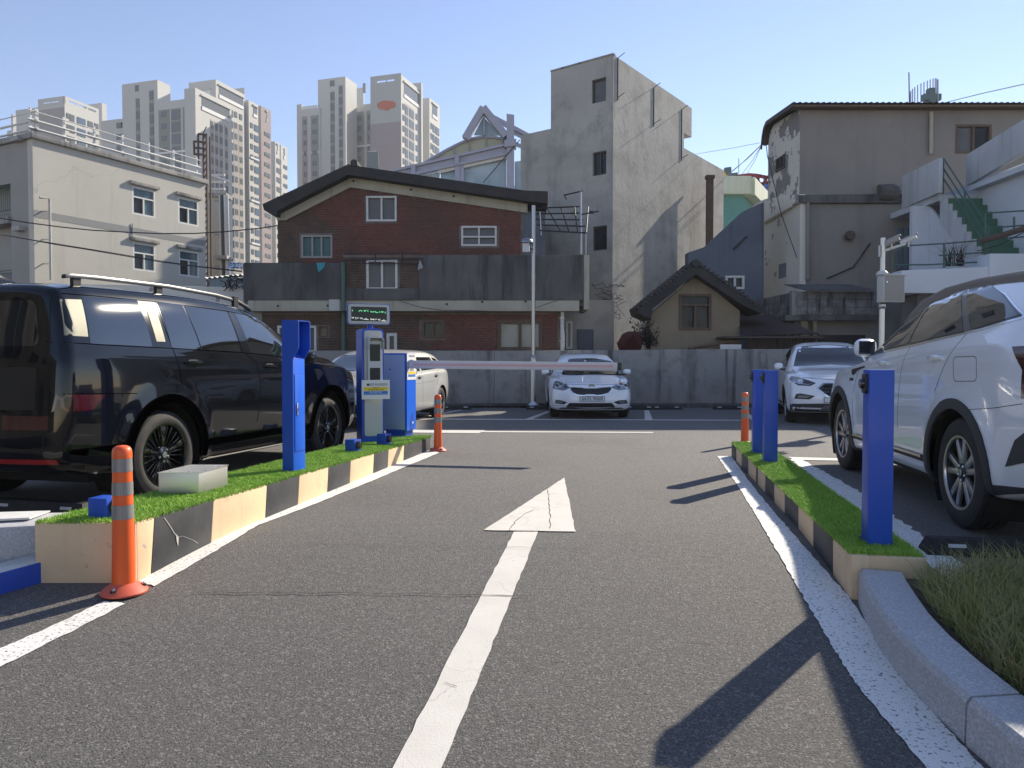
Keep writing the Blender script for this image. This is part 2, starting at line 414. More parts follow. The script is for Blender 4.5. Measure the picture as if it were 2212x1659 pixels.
# buildings
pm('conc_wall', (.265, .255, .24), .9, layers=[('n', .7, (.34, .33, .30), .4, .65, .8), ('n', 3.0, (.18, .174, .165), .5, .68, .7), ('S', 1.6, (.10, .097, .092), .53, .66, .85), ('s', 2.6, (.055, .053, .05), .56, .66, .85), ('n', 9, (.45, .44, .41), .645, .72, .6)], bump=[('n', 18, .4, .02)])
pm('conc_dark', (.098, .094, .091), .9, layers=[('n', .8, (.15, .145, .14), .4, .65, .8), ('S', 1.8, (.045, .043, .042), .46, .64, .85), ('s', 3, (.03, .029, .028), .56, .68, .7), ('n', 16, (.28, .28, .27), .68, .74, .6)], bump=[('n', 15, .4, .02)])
pm('conc_tower', (.35, .34, .315), .92, layers=[('n', .45, (.43, .42, .385), .35, .65, .9), ('n', 1.3, (.25, .245, .225), .5, .68, .75), ('h', 1.1, (.27, .262, .24), .52, .7, .5), ('S', 1.5, (.22, .214, .198), .52, .7, .5), ('s', 3, (.17, .165, .152), .62, .74, .35), ('n', 7, (.46, .45, .42), .6, .72, .5), ('n', 11, (.2, .195, .18), .64, .74, .5)], bump=[('n', 6, .3, .03), ('n', 40, .2, .01)])
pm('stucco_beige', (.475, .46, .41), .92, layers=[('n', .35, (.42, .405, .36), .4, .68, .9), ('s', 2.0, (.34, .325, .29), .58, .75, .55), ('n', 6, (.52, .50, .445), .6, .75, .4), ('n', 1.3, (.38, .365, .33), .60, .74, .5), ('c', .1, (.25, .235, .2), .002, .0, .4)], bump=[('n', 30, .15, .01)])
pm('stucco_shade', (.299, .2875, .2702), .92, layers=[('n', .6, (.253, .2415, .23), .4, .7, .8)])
pm('band_grey', (.25, .25, .25), .9, layers=[('n', 5, (.38, .37, .34), .62, .7, .7)])
pm('cream', (.42, .40, .32), .9, layers=[('n', 1.5, (.34, .32, .26), .42, .68, .8), ('s', 4, (.2, .185, .15), .56, .72, .7), ('n', 14, (.22, .2, .17), .64, .74, .6)], bump=[('n', 20, .3, .01)])
pm('brick_red', (.1313, .045, .0363), .9, layers=[('v', 11, (.175, .065, .05), .2, .9, .9), ('n', .6, (.0938, .05, .0413), .45, .62, .9), ('n', 8, (.0625, .0325, .0287), .55, .7, .7)], bump=[('n', 40, .4, .01)])
pm('brick_brown', (.0884, .0585, .0455), .9, layers=[('v', 11, (.1196, .0754, .0546), .2, .9, .9), ('n', 3, (.0455, .0351, .0286), .5, .68, .8)], bump=[('n', 40, .4, .01)])
pm('mortar', (.19, .16, .145), .95, layers=[('n', 3, (.10, .085, .078), .45, .7, .8)])
pm('roof_dark', (.0252, .0252, .0252), .8, layers=[('n', 2, (.049, .0476, .0448), .4, .7, .8)], bump=[('n', 12, .4, .02)])
pm('roof_tile', (.0308, .0308, .0336), .75, layers=[('v', 6, (.049, .049, .0504), .3, .8, .7)])
pm('tan_wall', (.27, .2228, .1553), .92, layers=[('n', .9, (.2025, .1688, .1215), .42, .66, .8), ('s', 3, (.135, .1148, .0891), .58, .74, .6), ('n', 8, (.324, .27, .2025), .62, .74, .5)], bump=[('n', 25, .25, .01)])
pm('wood_brown', (.091, .0585, .0364), .7, layers=[('s', 20, (.143, .0975, .065), .4, .65, .8)])
pm('brown_grey', (.25, .23, .21), .92, layers=[('n', .35, (.205, .193, .18), .4, .66, .9), ('s', 1.5, (.175, .165, .158), .53, .72, .6), ('n', 3, (.29, .26, .225), .6, .75, .5), ('n', .8, (.17, .162, .155), .6, .75, .5)], bump=[('n', 30, .2, .01)])
pm('peel_white', (.66, .6435, .583), .9, layers=[('n', .45, (.55, .528, .473), .45, .65, .6), ('n', 1.1, (.231, .22, .2145), .535, .548, 1.0), ('n', 3.2, (.264, .253, .242), .60, .612, 1.0), ('n', 14, (.187, .1815, .176), .64, .66, .8)], bump=[('n', 20, .3, .01)])
pm('peel_low', (.66, .638, .572), .9, layers=[('n', .4, (.572, .539, .473), .4, .7, .7), ('n', 1.3, (.286, .2695, .242), .60, .615, 1.0), ('n', 8, (.22, .209, .198), .68, .69, .9)], bump=[('n', 20, .25, .01)])
pm('slate_blue', (.1232, .145, .1812), .9, layers=[('n', .8, (.0943, .1087, .1377), .4, .65, .9), ('s', 3, (.0508, .0536, .0609), .55, .72, .7), ('n', 9, (.232, .2465, .261), .66, .74, .5)], bump=[('n', 20, .3, .01)])
pm('stair_white', (.50, .52, .54), .9, layers=[('n', .8, (.42, .44, .46), .4, .7, .8), ('s', 3.5, (.27, .28, .28), .53, .70, .7), ('n', 12, (.2, .2, .2), .68, .74, .6)], bump=[('n', 25, .25, .01)])
pm('stair_wall', (.572, .605, .66), .9, layers=[('n', .8, (.506, .539, .583), .4, .7, .8), ('n', 10, (.33, .341, .352), .68, .74, .5)])
pm('stair_green', (.039, .13, .078), .7, layers=[('n', 4, (.065, .169, .1105), .4, .7, .8)])
pm('rail_green', (.05, .11, .09), .5)
pm('door_slate', (.144, .198, .24), .6, layers=[('s', 6, (.108, .156, .192), .4, .65, .8)])
pm('block_grey', (.154, .147, .14), .92, layers=[('n', 2.5, (.28, .273, .259), .45, .65, .9), ('S', 6, (.042, .042, .042), .5, .66, .9)], bump=[('n', 20, .4, .02)])
pm('tin', (.12, .125, .13), .55, .4, layers=[('n', 2, (.07, .065, .06), .4, .7, .8)])
pm('tin_brown', (.0715, .0585, .0546), .7, .2, layers=[('n', 3, (.117, .078, .0585), .5, .7, .7)])
pm('teal', (.13, .32, .27), .85, layers=[('n', .6, (.11, .27, .23), .4, .7, .8)])
pm('pale_cream', (.62, .66, .50), .8, layers=[('s', 3, (.4, .42, .33), .5, .7, .7)])
pm('yellow_wall', (.62, .42, .10), .8)
pm('red_steel', (.30, .035, .045), .6)
pm('blue_sign', (.05, .13, .42), .5)
pm('sign_slate', (.10, .15, .16), .6)
pm('rust_pipe', (.11, .075, .06), .8, layers=[('n', 5, (.07, .05, .045), .4, .7, .8)])
pm('tower_cream', (.50, .50, .475), .9, layers=[('n', .05, (.46, .46, .44), .4, .7, .6)])
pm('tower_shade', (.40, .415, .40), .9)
pm('tower_white', (.66, .66, .66), .85)
pm('tower_grey', (.23, .25, .25), .85)
pm('tower_taupe', (.33, .31, .295), .9)
pm('tower_mauve', (.30, .255, .26), .9)
pm('tower_green', (.20, .235, .205), .88)
pm('logo_orange', (.48, .11, .06), .8)
pm('glass_far', (.12, .135, .145), .2, spec=.3)
pm('glass_far_b', (.10, .145, .20), .15, spec=.3)
pm('glass_dark', (.018, .021, .025), .08, layers=[('n', 1.2, (.035, .04, .045), .45, .65, .7)], spec=.22)
pm('glass_blue', (.035, .07, .085), .06, layers=[('n', .9, (.09, .14, .16), .45, .65, .8)])
pm('glass_frost', (.33, .34, .29), .35, layers=[('n', 2, (.25, .26, .22), .4, .7, .8)])
pm('glass_grey', (.10, .10, .105), .22, layers=[('n', 1.5, (.14, .14, .14), .4, .7, .8)], spec=.3)
pm('glass_teal', (.02, .085, .085), .25, layers=[('n', 2, (.04, .13, .13), .4, .7, .8)])
pm('frame_white', (.60, .60, .58), .6, layers=[('n', 10, (.45, .44, .42), .5, .7, .7)])
pm('frame_grey', (.30, .295, .285), .6)
pm('steel_lilac', (.34, .35, .43), .5, layers=[('n', 1.5, (.29, .30, .37), .4, .7, .8)])
pm('arcade_glass', (.24, .32, .36), .1, layers=[('n', .25, (.40, .48, .52), .45, .6, .9)])
pm('poly_cream', (.38, .38, .27), .4, layers=[('n', .7, (.30, .30, .21), .4, .7, .8)])
pm('wire', (.025, .025, .027), .6)
pm('wire_pale', (.35, .35, .36), .6)
pm('umbrella_red', (.07, .014, .014), .85)
pm('cloth_teal', (.05, .28, .33), .8)
pm('cloth_grey', (.3, .32, .33), .8)
pm('vine', (.03, .028, .022), .9)
# vehicles
pm('car_black', (.004, .0045, .006), .12, coat=.8, spec=.1, coord='obj')
pm('car_white', (.8052, .8235, .85), .28, coat=1.0, coord='obj')
pm('car_silver', (.52, .52, .50), .3, .1, coat=.8, coord='obj')
pm('car_glass', (.010, .012, .014), .03, coat=.4, spec=.5)
pm('car_glass_dark', (.006, .007, .008), .03, coat=1.0, spec=.9)
pm('car_gap', (.004, .004, .004), .8)
pm('cladding', (.0364, .0377, .0403), .62, layers=[('n', 120, (.0585, .0585, .0598), .5, .7, .6)], coord='obj')
pm('cladding_gloss', (.009, .009, .01), .3, coat=.4, coord='obj')
pm('tyre', (.022, .021, .021), .78, layers=[('n', 14, (.045, .04, .036), .45, .7, .8)], coord='obj', bump=[('n', 60, .3, .004)])
pm('tyre_text', (.05, .05, .05), .8)
pm('rim_black', (.006, .006, .007), .18, coat=.8)
pm('rim_silver', (.50, .50, .51), .28, .9)
pm('rim_dark', (.03, .03, .033), .4, .4)
pm('disc', (.10, .095, .09), .5, .6)
pm('garnish', (.27, .26, .20), .5, .1, spec=.2)
pm('lamp_glass', (.20, .22, .25), .06, .35, coat=1.0)
pm('lamp_dark', (.04, .045, .055), .08, .3, coat=1.0)
pm('lamp_bright', (.65, .66, .68), .15, .7)
pm('lamp_red', (.045, .004, .006), .1, coat=.6)
pm('lamp_red_strip', (.25, .012, .01), .15, coat=1.0)
pm('plate_white', (.62, .63, .65), .5)
# ---------------------------------------------------------------- ground, markings
def stuff_structure(o): o['kind'] = 'structure'; return o
ys_ = [-40, -20, -6] + [-3+.25*i for i in range(34)] + [600]
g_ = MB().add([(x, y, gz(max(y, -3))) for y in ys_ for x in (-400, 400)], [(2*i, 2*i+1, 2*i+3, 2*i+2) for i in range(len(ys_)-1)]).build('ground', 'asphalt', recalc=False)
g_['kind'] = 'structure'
def jitter_line(a, b, amp, step=.09):
    a, b = Vector(a), Vector(b); n = max(1, round((b-a).length/step)); d = (b-a).normalized() if (b-a).length > 0 else Vector((1, 0)); q = Vector((-d.y, d.x))
    return [tuple(a+(b-a)*(i/n) + q*random.uniform(-amp, amp)) for i in range(n)]
def marking(pxs, mat='paint_white', amp=.005, z=.005, name='road_marking', world=False, soft=0):
    if not world: pxs = [(a[0]+(b[0]-a[0])*k/10, a[1]+(b[1]-a[1])*k/10) for a, b in zip(pxs, pxs[1:]+pxs[:1]) for k in range(10)]
    P = [p if world else gnd(*p) for p in pxs]; P = [(p[0], p[1]) for p in P]; out = []
    for _ in range(soft): P = [tuple(Vector(a).lerp(Vector(b), t)) for a, b in zip(P, P[1:]+P[:1]) for t in (.25, .75)]
    for i in range(len(P)): out += jitter_line(P[i], P[(i+1) % len(P)], amp)
    V = [Vector(p) for p in out]; n = len(V)
    vo, eo, fo, *_ = delaunay_2d_cdt(V, [(i, (i+1) % n) for i in range(n)], [], 0, 1e-5)
    fs = [tuple(f) for f in fo if inpoly((sum(vo[i].x for i in f)/3, sum(vo[i].y for i in f)/3), out)]
    o = MB().add([(p.x, p.y, z+gz(p.y)) for p in vo], fs).build(name, mat, recalc=False)
    me = o.data; me.flip_normals() if me.polygons[0].normal.z < 0 else None
    o['kind'] = 'structure'; return o
marking([(300, 1257), (439, 1171), (555, 1118), (657, 1082), (800, 1025), (925, 973), (950, 978), (800, 1041), (657, 1099), (558, 1135), (457, 1197), (333, 1268)])
marking([(-260, 1530), (-260, 1580), (0, 1443), (150, 1368), (272, 1305), (225, 1300), (100, 1360), (0, 1403)])
marking([(1550, 986), (1580, 986), (1629.5, 1056), (1718, 1160), (1834, 1291), (1959, 1481), (2123, 1659), (2400, 1960), (2250, 1960), (1998, 1659), (1852, 1484), (1799, 1400), (1748, 1312), (1690, 1212), (1629.5, 1108), (1585, 1037)], soft=1)
marking([(1110, 1150), (1163, 1150), (955, 1659), (856, 1900), (727, 1900), (850, 1659)], 'paint_clean', .004, name='arrow_marking')
marking([(1045, 1147), (1243, 1150), (1219, 1033)], 'paint_clean', .004, z=.0065, name='arrow_marking')
marking([(880, 904.5), (1600, 907.5), (1600, 909), (880, 906.5)], 'paint_clean', .003)
marking([(1045, 931.5), (1411, 934), (1411, 935.8), (1040, 934)], 'paint_clean', .003)
marking([(880, 929), (1049, 930), (1035, 936.5), (880, 935)], 'paint_clean', .003, z=.0062)
marking([(892, 905), (991, 886), (1000, 886), (912, 905)], 'paint_clean', .003, z=.0062)
marking([(1134, 906), (1180, 889), (1191, 889), (1150, 906)], 'paint_clean', .003, z=.0062)
marking([(1392, 887), (1402, 887), (1410, 908), (1393, 908)], 'paint_clean', .003, z=.0062)
marking([(1598, 887), (1606, 887), (1640, 909), (1624, 909)], 'paint_clean', .003, z=.0062)
marking([(1703, 988), (1725, 990), (1800, 1030), (1872, 1072), (1900, 1095), (2085, 1221), (2140, 1262), (2060, 1262), (1965, 1190), (1870, 1125), (1790, 1060)], amp=.02)
marking([(1703, 988), (1808, 991), (1812, 996), (1716, 994)], 'paint_clean', .004, z=.0062)
marking([(-200, 1040), (60, 1030), (105, 1030), (-150, 1070)], 'paint_clean', .004)

def crack(pts, w=.004):
    P = [gnd(*p) for p in pts]; Q = []
    for a, b in zip(P[:-1], P[1:]):
        n = max(2, int((b-a).length/.07))
        for k in range(n): p = a.lerp(b, k/n); Q.append(Vector((p.x+random.uniform(-.008, .008), p.y+random.uniform(-.012, .012))))
    V = []
    for i, q in enumerate(Q):
        d = (Q[min(i+1, len(Q)-1)]-Q[max(i-1, 0)]).normalized(); n = Vector((-d.y, d.x))*w*random.uniform(.2, .6)
        for sg in (-1, 1): p = q+n*sg; V.append((p.x, p.y, .0085+gz(p.y)))
    o = MB().add(V, [(2*i, 2*i+2, 2*i+3, 2*i+1) for i in range(len(Q)-1)]).build('road_crack', 'crack_dark', recalc=False)
    if o.data.polygons[0].normal.z < 0: o.data.flip_normals()
    o['kind'] = 'structure'
crack([(640, 1178), (860, 1182), (1120, 1184), (1300, 1190)]); crack([(420, 1282), (700, 1284), (900, 1286), (1110, 1290), (1180, 1292)], .007)
crack([(1184, 1060), (1188, 1110), (1190, 1150)], .005); crack([(1100, 1150), (1112, 1128), (1135, 1112), (1165, 1098)], .006); crack([(960, 1480), (1010, 1490)], .003)
crack([(560, 1075), (640, 1060), (700, 1030), (760, 1005)], .006)
# ---------------------------------------------------------------- islands
LA, LB = gnd(297, 1258).to_2d(), gnd(930, 972).to_2d()
RA, RB = gnd(1838, 1295).to_2d(), gnd(1580, 985).to_2d()
ZLN, ZRN = zat(1128.6, LA.y), zat(1200, RA.y)
def zl(x, y): return ZLN + (.163-ZLN)*(y-LA.y)/(LB.y-LA.y)
def zr(x, y): return ZRN + (.169-ZRN)*(y-RA.y)/(RB.y-RA.y)
LBL = onz(75, 1129, zl)
LBACK = [(-1.13, 10.05), (-1.45, 10.0), (-1.90, 9.0), (-2.30, 6.1), (LBL.x, LA.y)]
isl = thing('traffic_island', 'raised island with striped kerb and artificial turf under the blue ticket machine', 'traffic island', (-1.9, 6, 0))
poly = [tuple(LA), tuple(LB)] + LBACK
Lin = [(p[0]*.985-.028, p[1]) for p in poly]; Lin = [(LA.x-.03, LA.y+.03), (-1.10, 9.74), (-1.15, 10.0), (-1.44, 9.96), (-1.87, 8.98), (-2.27, 6.1), (LBL.x+.03, LA.y+.03)]
MB().plate(Lin, -.1, lambda x, y: zl(x, y)-.006).build('core', 'turf_base', isl)
def kerb_run(parent, A, B, cuts, zf, mats, slant, thick, inward, bev=.008):
    """kerb as painted blocks; cuts are fractions along A-B"""
    d = (B-A); L = d.length; d = d/L; q = Vector((-d.y, d.x))*inward
    for i in range(len(cuts)-1):
        a, b = cuts[i]*L, cuts[i+1]*L
        sa = slant if i else 0; sb = slant if i < len(cuts)-2 else 0
        def P(t, zz, dep):
            p = A + d*t + q*dep; return (p.x, p.y, zz)
        za = zf(*(A+d*a)); zb = zf(*(A+d*b)); g = .0012
        MB().hexa([P(a-sa/2+g, -.1, 0), P(b-sb/2-g, -.1, 0), P(b-sb/2-g, -.1, thick), P(a-sa/2+g, -.1, thick),
                   P(a+sa/2+g, za, 0), P(b+sb/2-g, zb, 0), P(b+sb/2-g, zb, thick), P(a+sa/2+g, za, thick)]).build('kerb_block', mats[i % 2], parent, bevel=bev)
def frac_l(u, v):
    p = gnd(u, v); return (Vector((p.x, p.y))-LA).dot(LB-LA)/(LB-LA).length_squared
cl = [0.0] + [frac_l(u, v) for u, v in ((333, 1240), (440, 1172), (553, 1119), (628, 1090), (697, 1064), (748, 1044), (796, 1023), (833, 1010), (868, 996))] + [1.0]
kerb_run(isl, LA, LB, cl, zl, ['kerb_yellow', 'kerb_black'], .045, .12, 1)
x0_, x1_, y0_, zt_ = LBL.x, LA.x-.003, LA.y-.008, ZLN-.002
MB().hexa([(x0_, y0_, -.1), (x1_, y0_, -.1), (x1_, y0_+.1, -.1), (x0_, y0_+.1, -.1), (x0_, y0_, zt_), (x1_, y0_, zt_), (x1_, y0_+.1, zt_), (x0_, y0_+.1, zt_)]).build('kerb_block', 'kerb_yellow', isl, bevel=.008)
for i in range(len(LBACK)-1):
    a, b = Vector(LBACK[i]), Vector(LBACK[i+1]); d = (b-a).normalized(); q = Vector((-d.y, d.x))*.07
    if i == len(LBACK)-2: b = b + (a-b).normalized()*.12
    if i == 0: a = a + d*.01
    MB().hexa([(a.x, a.y, 0), (b.x, b.y, 0), (b.x+q.x, b.y+q.y, 0), (a.x+q.x, a.y+q.y, 0), (a.x, a.y, zl(*a)-.004), (b.x, b.y, zl(*b)-.004), (b.x+q.x, b.y+q.y, zl(*b)-.004), (a.x+q.x, a.y+q.y, zl(*a)-.004)]).build('kerb_block', 'conc_wall', isl, bevel=.006)
# pale crack in the black kerb block
cr = MB(); pts = [(355, 1118), (362, 1128), (370, 1140), (377, 1152), (384, 1160), (395, 1158), (405, 1162), (418, 1167), (428, 1174)]
def onkerb(u, v, off=.004):
    d = (LB-LA).normalized(); Fk = frame(LA.x, LA.y, math.atan2(d.y, d.x)); s, z = hit(Fk, u, v, -off); return Fk @ Vector((s, -off, z))
for i in range(len(pts)-1):
    w = .7 if i != 4 else 1.0
    a, b = pts[i], pts[i+1]
    cr.add([onkerb(a[0]-w, a[1]), onkerb(a[0]+w, a[1]), onkerb(b[0]+w, b[1]), onkerb(b[0]-w, b[1])], [(0, 1, 2, 3)])
cr.add([onkerb(380, 1153), onkerb(386, 1160), onkerb(385, 1180), onkerb(382, 1170)], [(0, 1, 2, 3)])
cr.build('crack_chip', 'crack_pale', isl, recalc=False)
tb = sample_poly([(LA.x, LA.y-.01), (-1.06, 9.75), (-1.08, 10.04), (-1.45, 10.02), (-1.90, 9.0), (-2.30, 6.1), (LBL.x-.005, LA.y-.012)], 130000)
w_ = np.clip(1.6-(tb[:, 1]-3.8)/6, .45, 1); tb = tb[np.random.rand(len(tb)) < w_]
tz = np.array([zl(0, y) for y in tb[:, 1]]) - .007
o_ = blades('artificial_turf', np.c_[tb, tz], .024, .0036, .8, 'turf_blade', isl, curl=.8)
isr = thing('traffic_island', 'narrow turf island with three blue posts beside the white crossover', 'traffic island', (2.3, 6, 0))
dR = (RB-RA).normalized(); qR = Vector((dR.y, -dR.x))
RW = .36
def rp(t, w): p = RA + dR*t + qR*w; return (p.x, p.y)
LR = (RB-RA).length
MB().plate([rp(.05, .03), rp(.05, RW-.03), rp(LR-.03, RW-.03), rp(LR-.03, .03)], -.1, lambda x, y: zr(x, y)-.006).build('core', 'turf_base', isr)
def frac_r(u, v):
    p = gnd(u, v); return (Vector((p.x, p.y))-RA).dot(RB-RA)/(RB-RA).length_squared
cr_ = [0, frac_r(1790, 1238), frac_r(1741, 1180), frac_r(1708, 1140), frac_r(1682, 1108), frac_r(1662, 1084), frac_r(1645, 1063), frac_r(1630, 1046), .62, .72, .82, .91, 1.0]
kerb_run(isr, RA, RB, cr_, zr, ['kerb_yellow', 'kerb_black'], .015, .09, -1)
a = Vector(rp(.0, .0)); b = Vector(rp(0, RW))
MB().hexa([(a.x+.09, a.y-.001, -.1), (b.x, b.y, -.1), rp(.1, RW)+(-.1,), (rp(.1, .1)[0], rp(.1, .1)[1], -.1), (a.x+.09, a.y-.001, ZRN-.002), (b.x, b.y, ZRN-.002), rp(.1, RW)+(ZRN-.002,), (rp(.1, .1)[0], rp(.1, .1)[1], ZRN-.002)]).build('kerb_block', 'kerb_yellow', isr, bevel=.01)
aa, bb = rp(.1, RW-.08), rp(LR, RW); 
MB().hexa([rp(.105, RW-.08)+(0,), rp(.105, RW)+(0,), rp(LR, RW)+(0,), rp(LR, RW-.08)+(0,), rp(.105, RW-.08)+(ZRN-.006,), rp(.105, RW)+(ZRN-.006,), rp(LR, RW)+(.165,), rp(LR, RW-.08)+(.165,)]).build('kerb_block', 'conc_wall', isr, bevel=.006)
MB().hexa([rp(LR-.06, .092)+(0,), rp(LR-.06, RW-.082)+(0,), rp(LR, RW-.082)+(0,), rp(LR, .092)+(0,), rp(LR-.06, .092)+(.165,), rp(LR-.06, RW-.082)+(.165,), rp(LR, RW-.082)+(.165,), rp(LR, .092)+(.165,)]).build('kerb_block', 'kerb_black', isr)
tb = sample_poly([rp(.03, .0), rp(.03, RW), rp(LR, RW+.01), rp(LR, -.01)], 95000)
w_ = np.clip(1.5-(tb[:, 1]-3.6)/6, .4, 1); tb = tb[np.random.rand(len(tb)) < w_]
tz = np.array([zr(0, y) for y in tb[:, 1]]) - .007
blades('artificial_turf', np.c_[tb, tz], .024, .0036, .8, 'turf_blade', isr, curl=.8)

# ---------------------------------------------------------------- granite kerb with its planted bed
gk = thing('granite_kerb', 'curved grey granite kerb edging the bed of long grass', 'kerb', (1.5, 2.8, 0))
path = [Vector(conv(*p)) for p in ((1.655, 3.565), (1.60, 3.42), (1.53, 3.2), (1.455, 2.95), (1.40, 2.7), (1.365, 2.45), (1.343, 2.2), (1.335, 1.9), (1.335, 1.5), (1.35, 1.1), (1.37, .9))] + [Vector((1.75, .3))]
path[0] = Vector(rp(-.004, .03)); path[0].y -= .004
def off(i, w):
    t = (path[min(i+1, len(path)-1)]-path[max(i-1, 0)]).normalized(); return path[i] + Vector((-t.y, t.x))*w
def kerb_stone(idx, last=False):
    mb = MB(); prof = [(0, 0), (0.004, .132), (.022, .154), (.20, .158), (.20, 0)]
    V = []
    for i in idx:
        for w, z in prof: p = off(i, w); V.append((p.x, p.y, z*1.08-.03*(z == 0)+gz(p.y)))
    m = len(prof); F_ = []
    for k in range(len(idx)-1):
        for j in range(m): F_.append((k*m+j, k*m+(j+1) % m, (k+1)*m+(j+1) % m, (k+1)*m+j))
    F_ += [tuple(range(m)), tuple(range((len(idx)-1)*m, len(idx)*m))]
    mb.add(V, F_); return mb.build('kerb_stone', 'granite', gk, smooth=30)
kerb_stone([0, 1, 2, 3, 4, 5, 6])
sv = path[6].copy(); path[6] = path[6] + Vector((0, -.012)); kerb_stone([6, 7, 8]); path[6] = sv
path[8] = path[8] + Vector((0, -.012)); kerb_stone([8, 9, 10, 11])
bed = [tuple(off(i, .19)) for i in range(12)][::-1] + [rp(.0, .1), rp(0, RW+.05), (2.75, 3.85), (4.6, 3.6), (4.9, .3)]
o_ = MB().plate(bed, -.5, lambda x, y: .125+gz(y)).build('planting_bed', 'soil', recalc=True); o_['kind'] = 'structure'
gp = sample_poly([conv(*p) for p in ((1.56, 1.0), (1.56, 2.2), (1.64, 2.7), (1.74, 3.1), (1.86, 3.38), (2.1, 3.5), (2.4, 3.55), (3.1, 3.5), (3.4, 1.0))], 52000)
hh = np.array([.12+gz(y) for y in gp[:, 1]])
og = blades('long_grass', np.c_[gp, hh], .13, .0034, .95, 'dry_grass', None, curl=1.1, hvar=.75)
tag(og, 'long dry grass growing in the bed behind the granite kerb', 'grass')
# weed with lobed leaves
def leafy(name, label, base, n, h, spread, mat):
    t = thing(name, label, 'plant', base)
    st = MB(); lv = MB()
    for k in range(n):
        an = random.uniform(0, 6.28); r = spread*random.uniform(.3, 1); top = Vector(base)+Vector((math.cos(an)*r, math.sin(an)*r, h*random.uniform(.5, 1)))
        mid = (Vector(base)+top)/2+Vector((0, 0, h*.18)); st.tube([base, mid, top], [.004, .003, .0015], 5)
        d = (top-mid).normalized(); side = d.cross(Vector((0, 0, 1))).normalized()
        for m in range(5):
            p = mid.lerp(top, m/4.)
            for sgn in (-1, 1):
                L = .07*(1-.12*m); dirv = (side*sgn + d*.5+Vector((0, 0, random.uniform(-.25, .3)))).normalized(); wv = dirv.cross(Vector((0, 0, 1))).normalized()*L*.28
                a = p; b = p+dirv*L*.5+wv; c = p+dirv*L; e = p+dirv*L*.5-wv
                lv.add([a, b, c, e], [(0, 1, 2, 3)])
    st.build('stem', 'weed_leaf', t); o = lv.build('leaves', 'weed_leaf', t, recalc=False); o['kind'] = 'stuff'
leafy('weed_plant', 'bright green leafy weed at the corner of the bed', (1.95, 2.48, .12+gz(2.48)), 16, .26, .2, 'weed_leaf')
leafy('weed_plant', 'low green weed nearest the camera behind the granite kerb', (1.82, 2.15, .12+gz(2.15)), 12, .2, .16, 'weed_leaf')
# ---------------------------------------------------------------- blue-edged pavement at the left
pv = thing('pavement_kerb', 'kerb with blue painted face and white top meeting the striped island', 'kerb', (-3, 3.8, 0))
A = gnd(150, 1242).to_2d(); B = A + (gnd(0, 1284.5).to_2d()-A).normalized()*2.4; d = (B-A).normalized(); q = Vector((d.y, -d.x)); q = q if q.y > 0 else -q
def pq(t, w, z): p = A+d*t+q*w; return (p.x, p.y, (z+.0)+gz(p.y)-(.05 if z == 0 else 0))
for i, (t0, t1) in enumerate(((.0, .03), (.033, 1.0), (1.003, 2.4))):
    MB().hexa([pq(t0, 0, 0), pq(t1, 0, 0), pq(t1, .012, 0), pq(t0, .012, 0), pq(t0, 0, .112), pq(t1, 0, .112), pq(t1, .012, .112), pq(t0, .012, .112)]).build('blue_face', 'blue_kerb', pv, bevel=.004)
MB().hexa([pq(.0, .013, 0), pq(2.4, .013, 0), pq(2.4, .26, 0), pq(.0, .16, 0), pq(.0, .013, .116), pq(2.4, .013, .116), pq(2.4, .26, .12), pq(.0, .16, .12)]).build('white_top', 'white_kerb', pv, bevel=.008)
gb = thing('granite_block', 'rough grey granite block butting against the end of the striped island', 'block', (-2.9, 4.0, 0))
bx_ = LBL.x-.03
MB().hexa([(bx_, LA.y+.13, -.1), (-4.1, 3.72, -.1), (-4.1, 4.2, -.1), (bx_, LA.y+.43, -.1), (bx_, LA.y+.13, ZLN-.04), (-4.1, 3.76, ZLN-.04), (-4.1, 4.2, ZLN-.02), (bx_, LA.y+.43, ZLN-.025)]).build('block', 'granite', gb, bevel=.02)
MB().hexa([(bx_-.13, LA.y+.2, ZLN-.025), (-4.1, 3.82, ZLN-.03), (-4.1, 4.19, ZLN-.018), (bx_-.13, LA.y+.39, ZLN-.02), (bx_-.13, LA.y+.2, ZLN-.014), (-4.1, 3.82, ZLN-.014), (-4.1, 4.19, ZLN-.010), (bx_-.13, LA.y+.39, ZLN-.012)]).build('painted_top', 'white_kerb', gb)
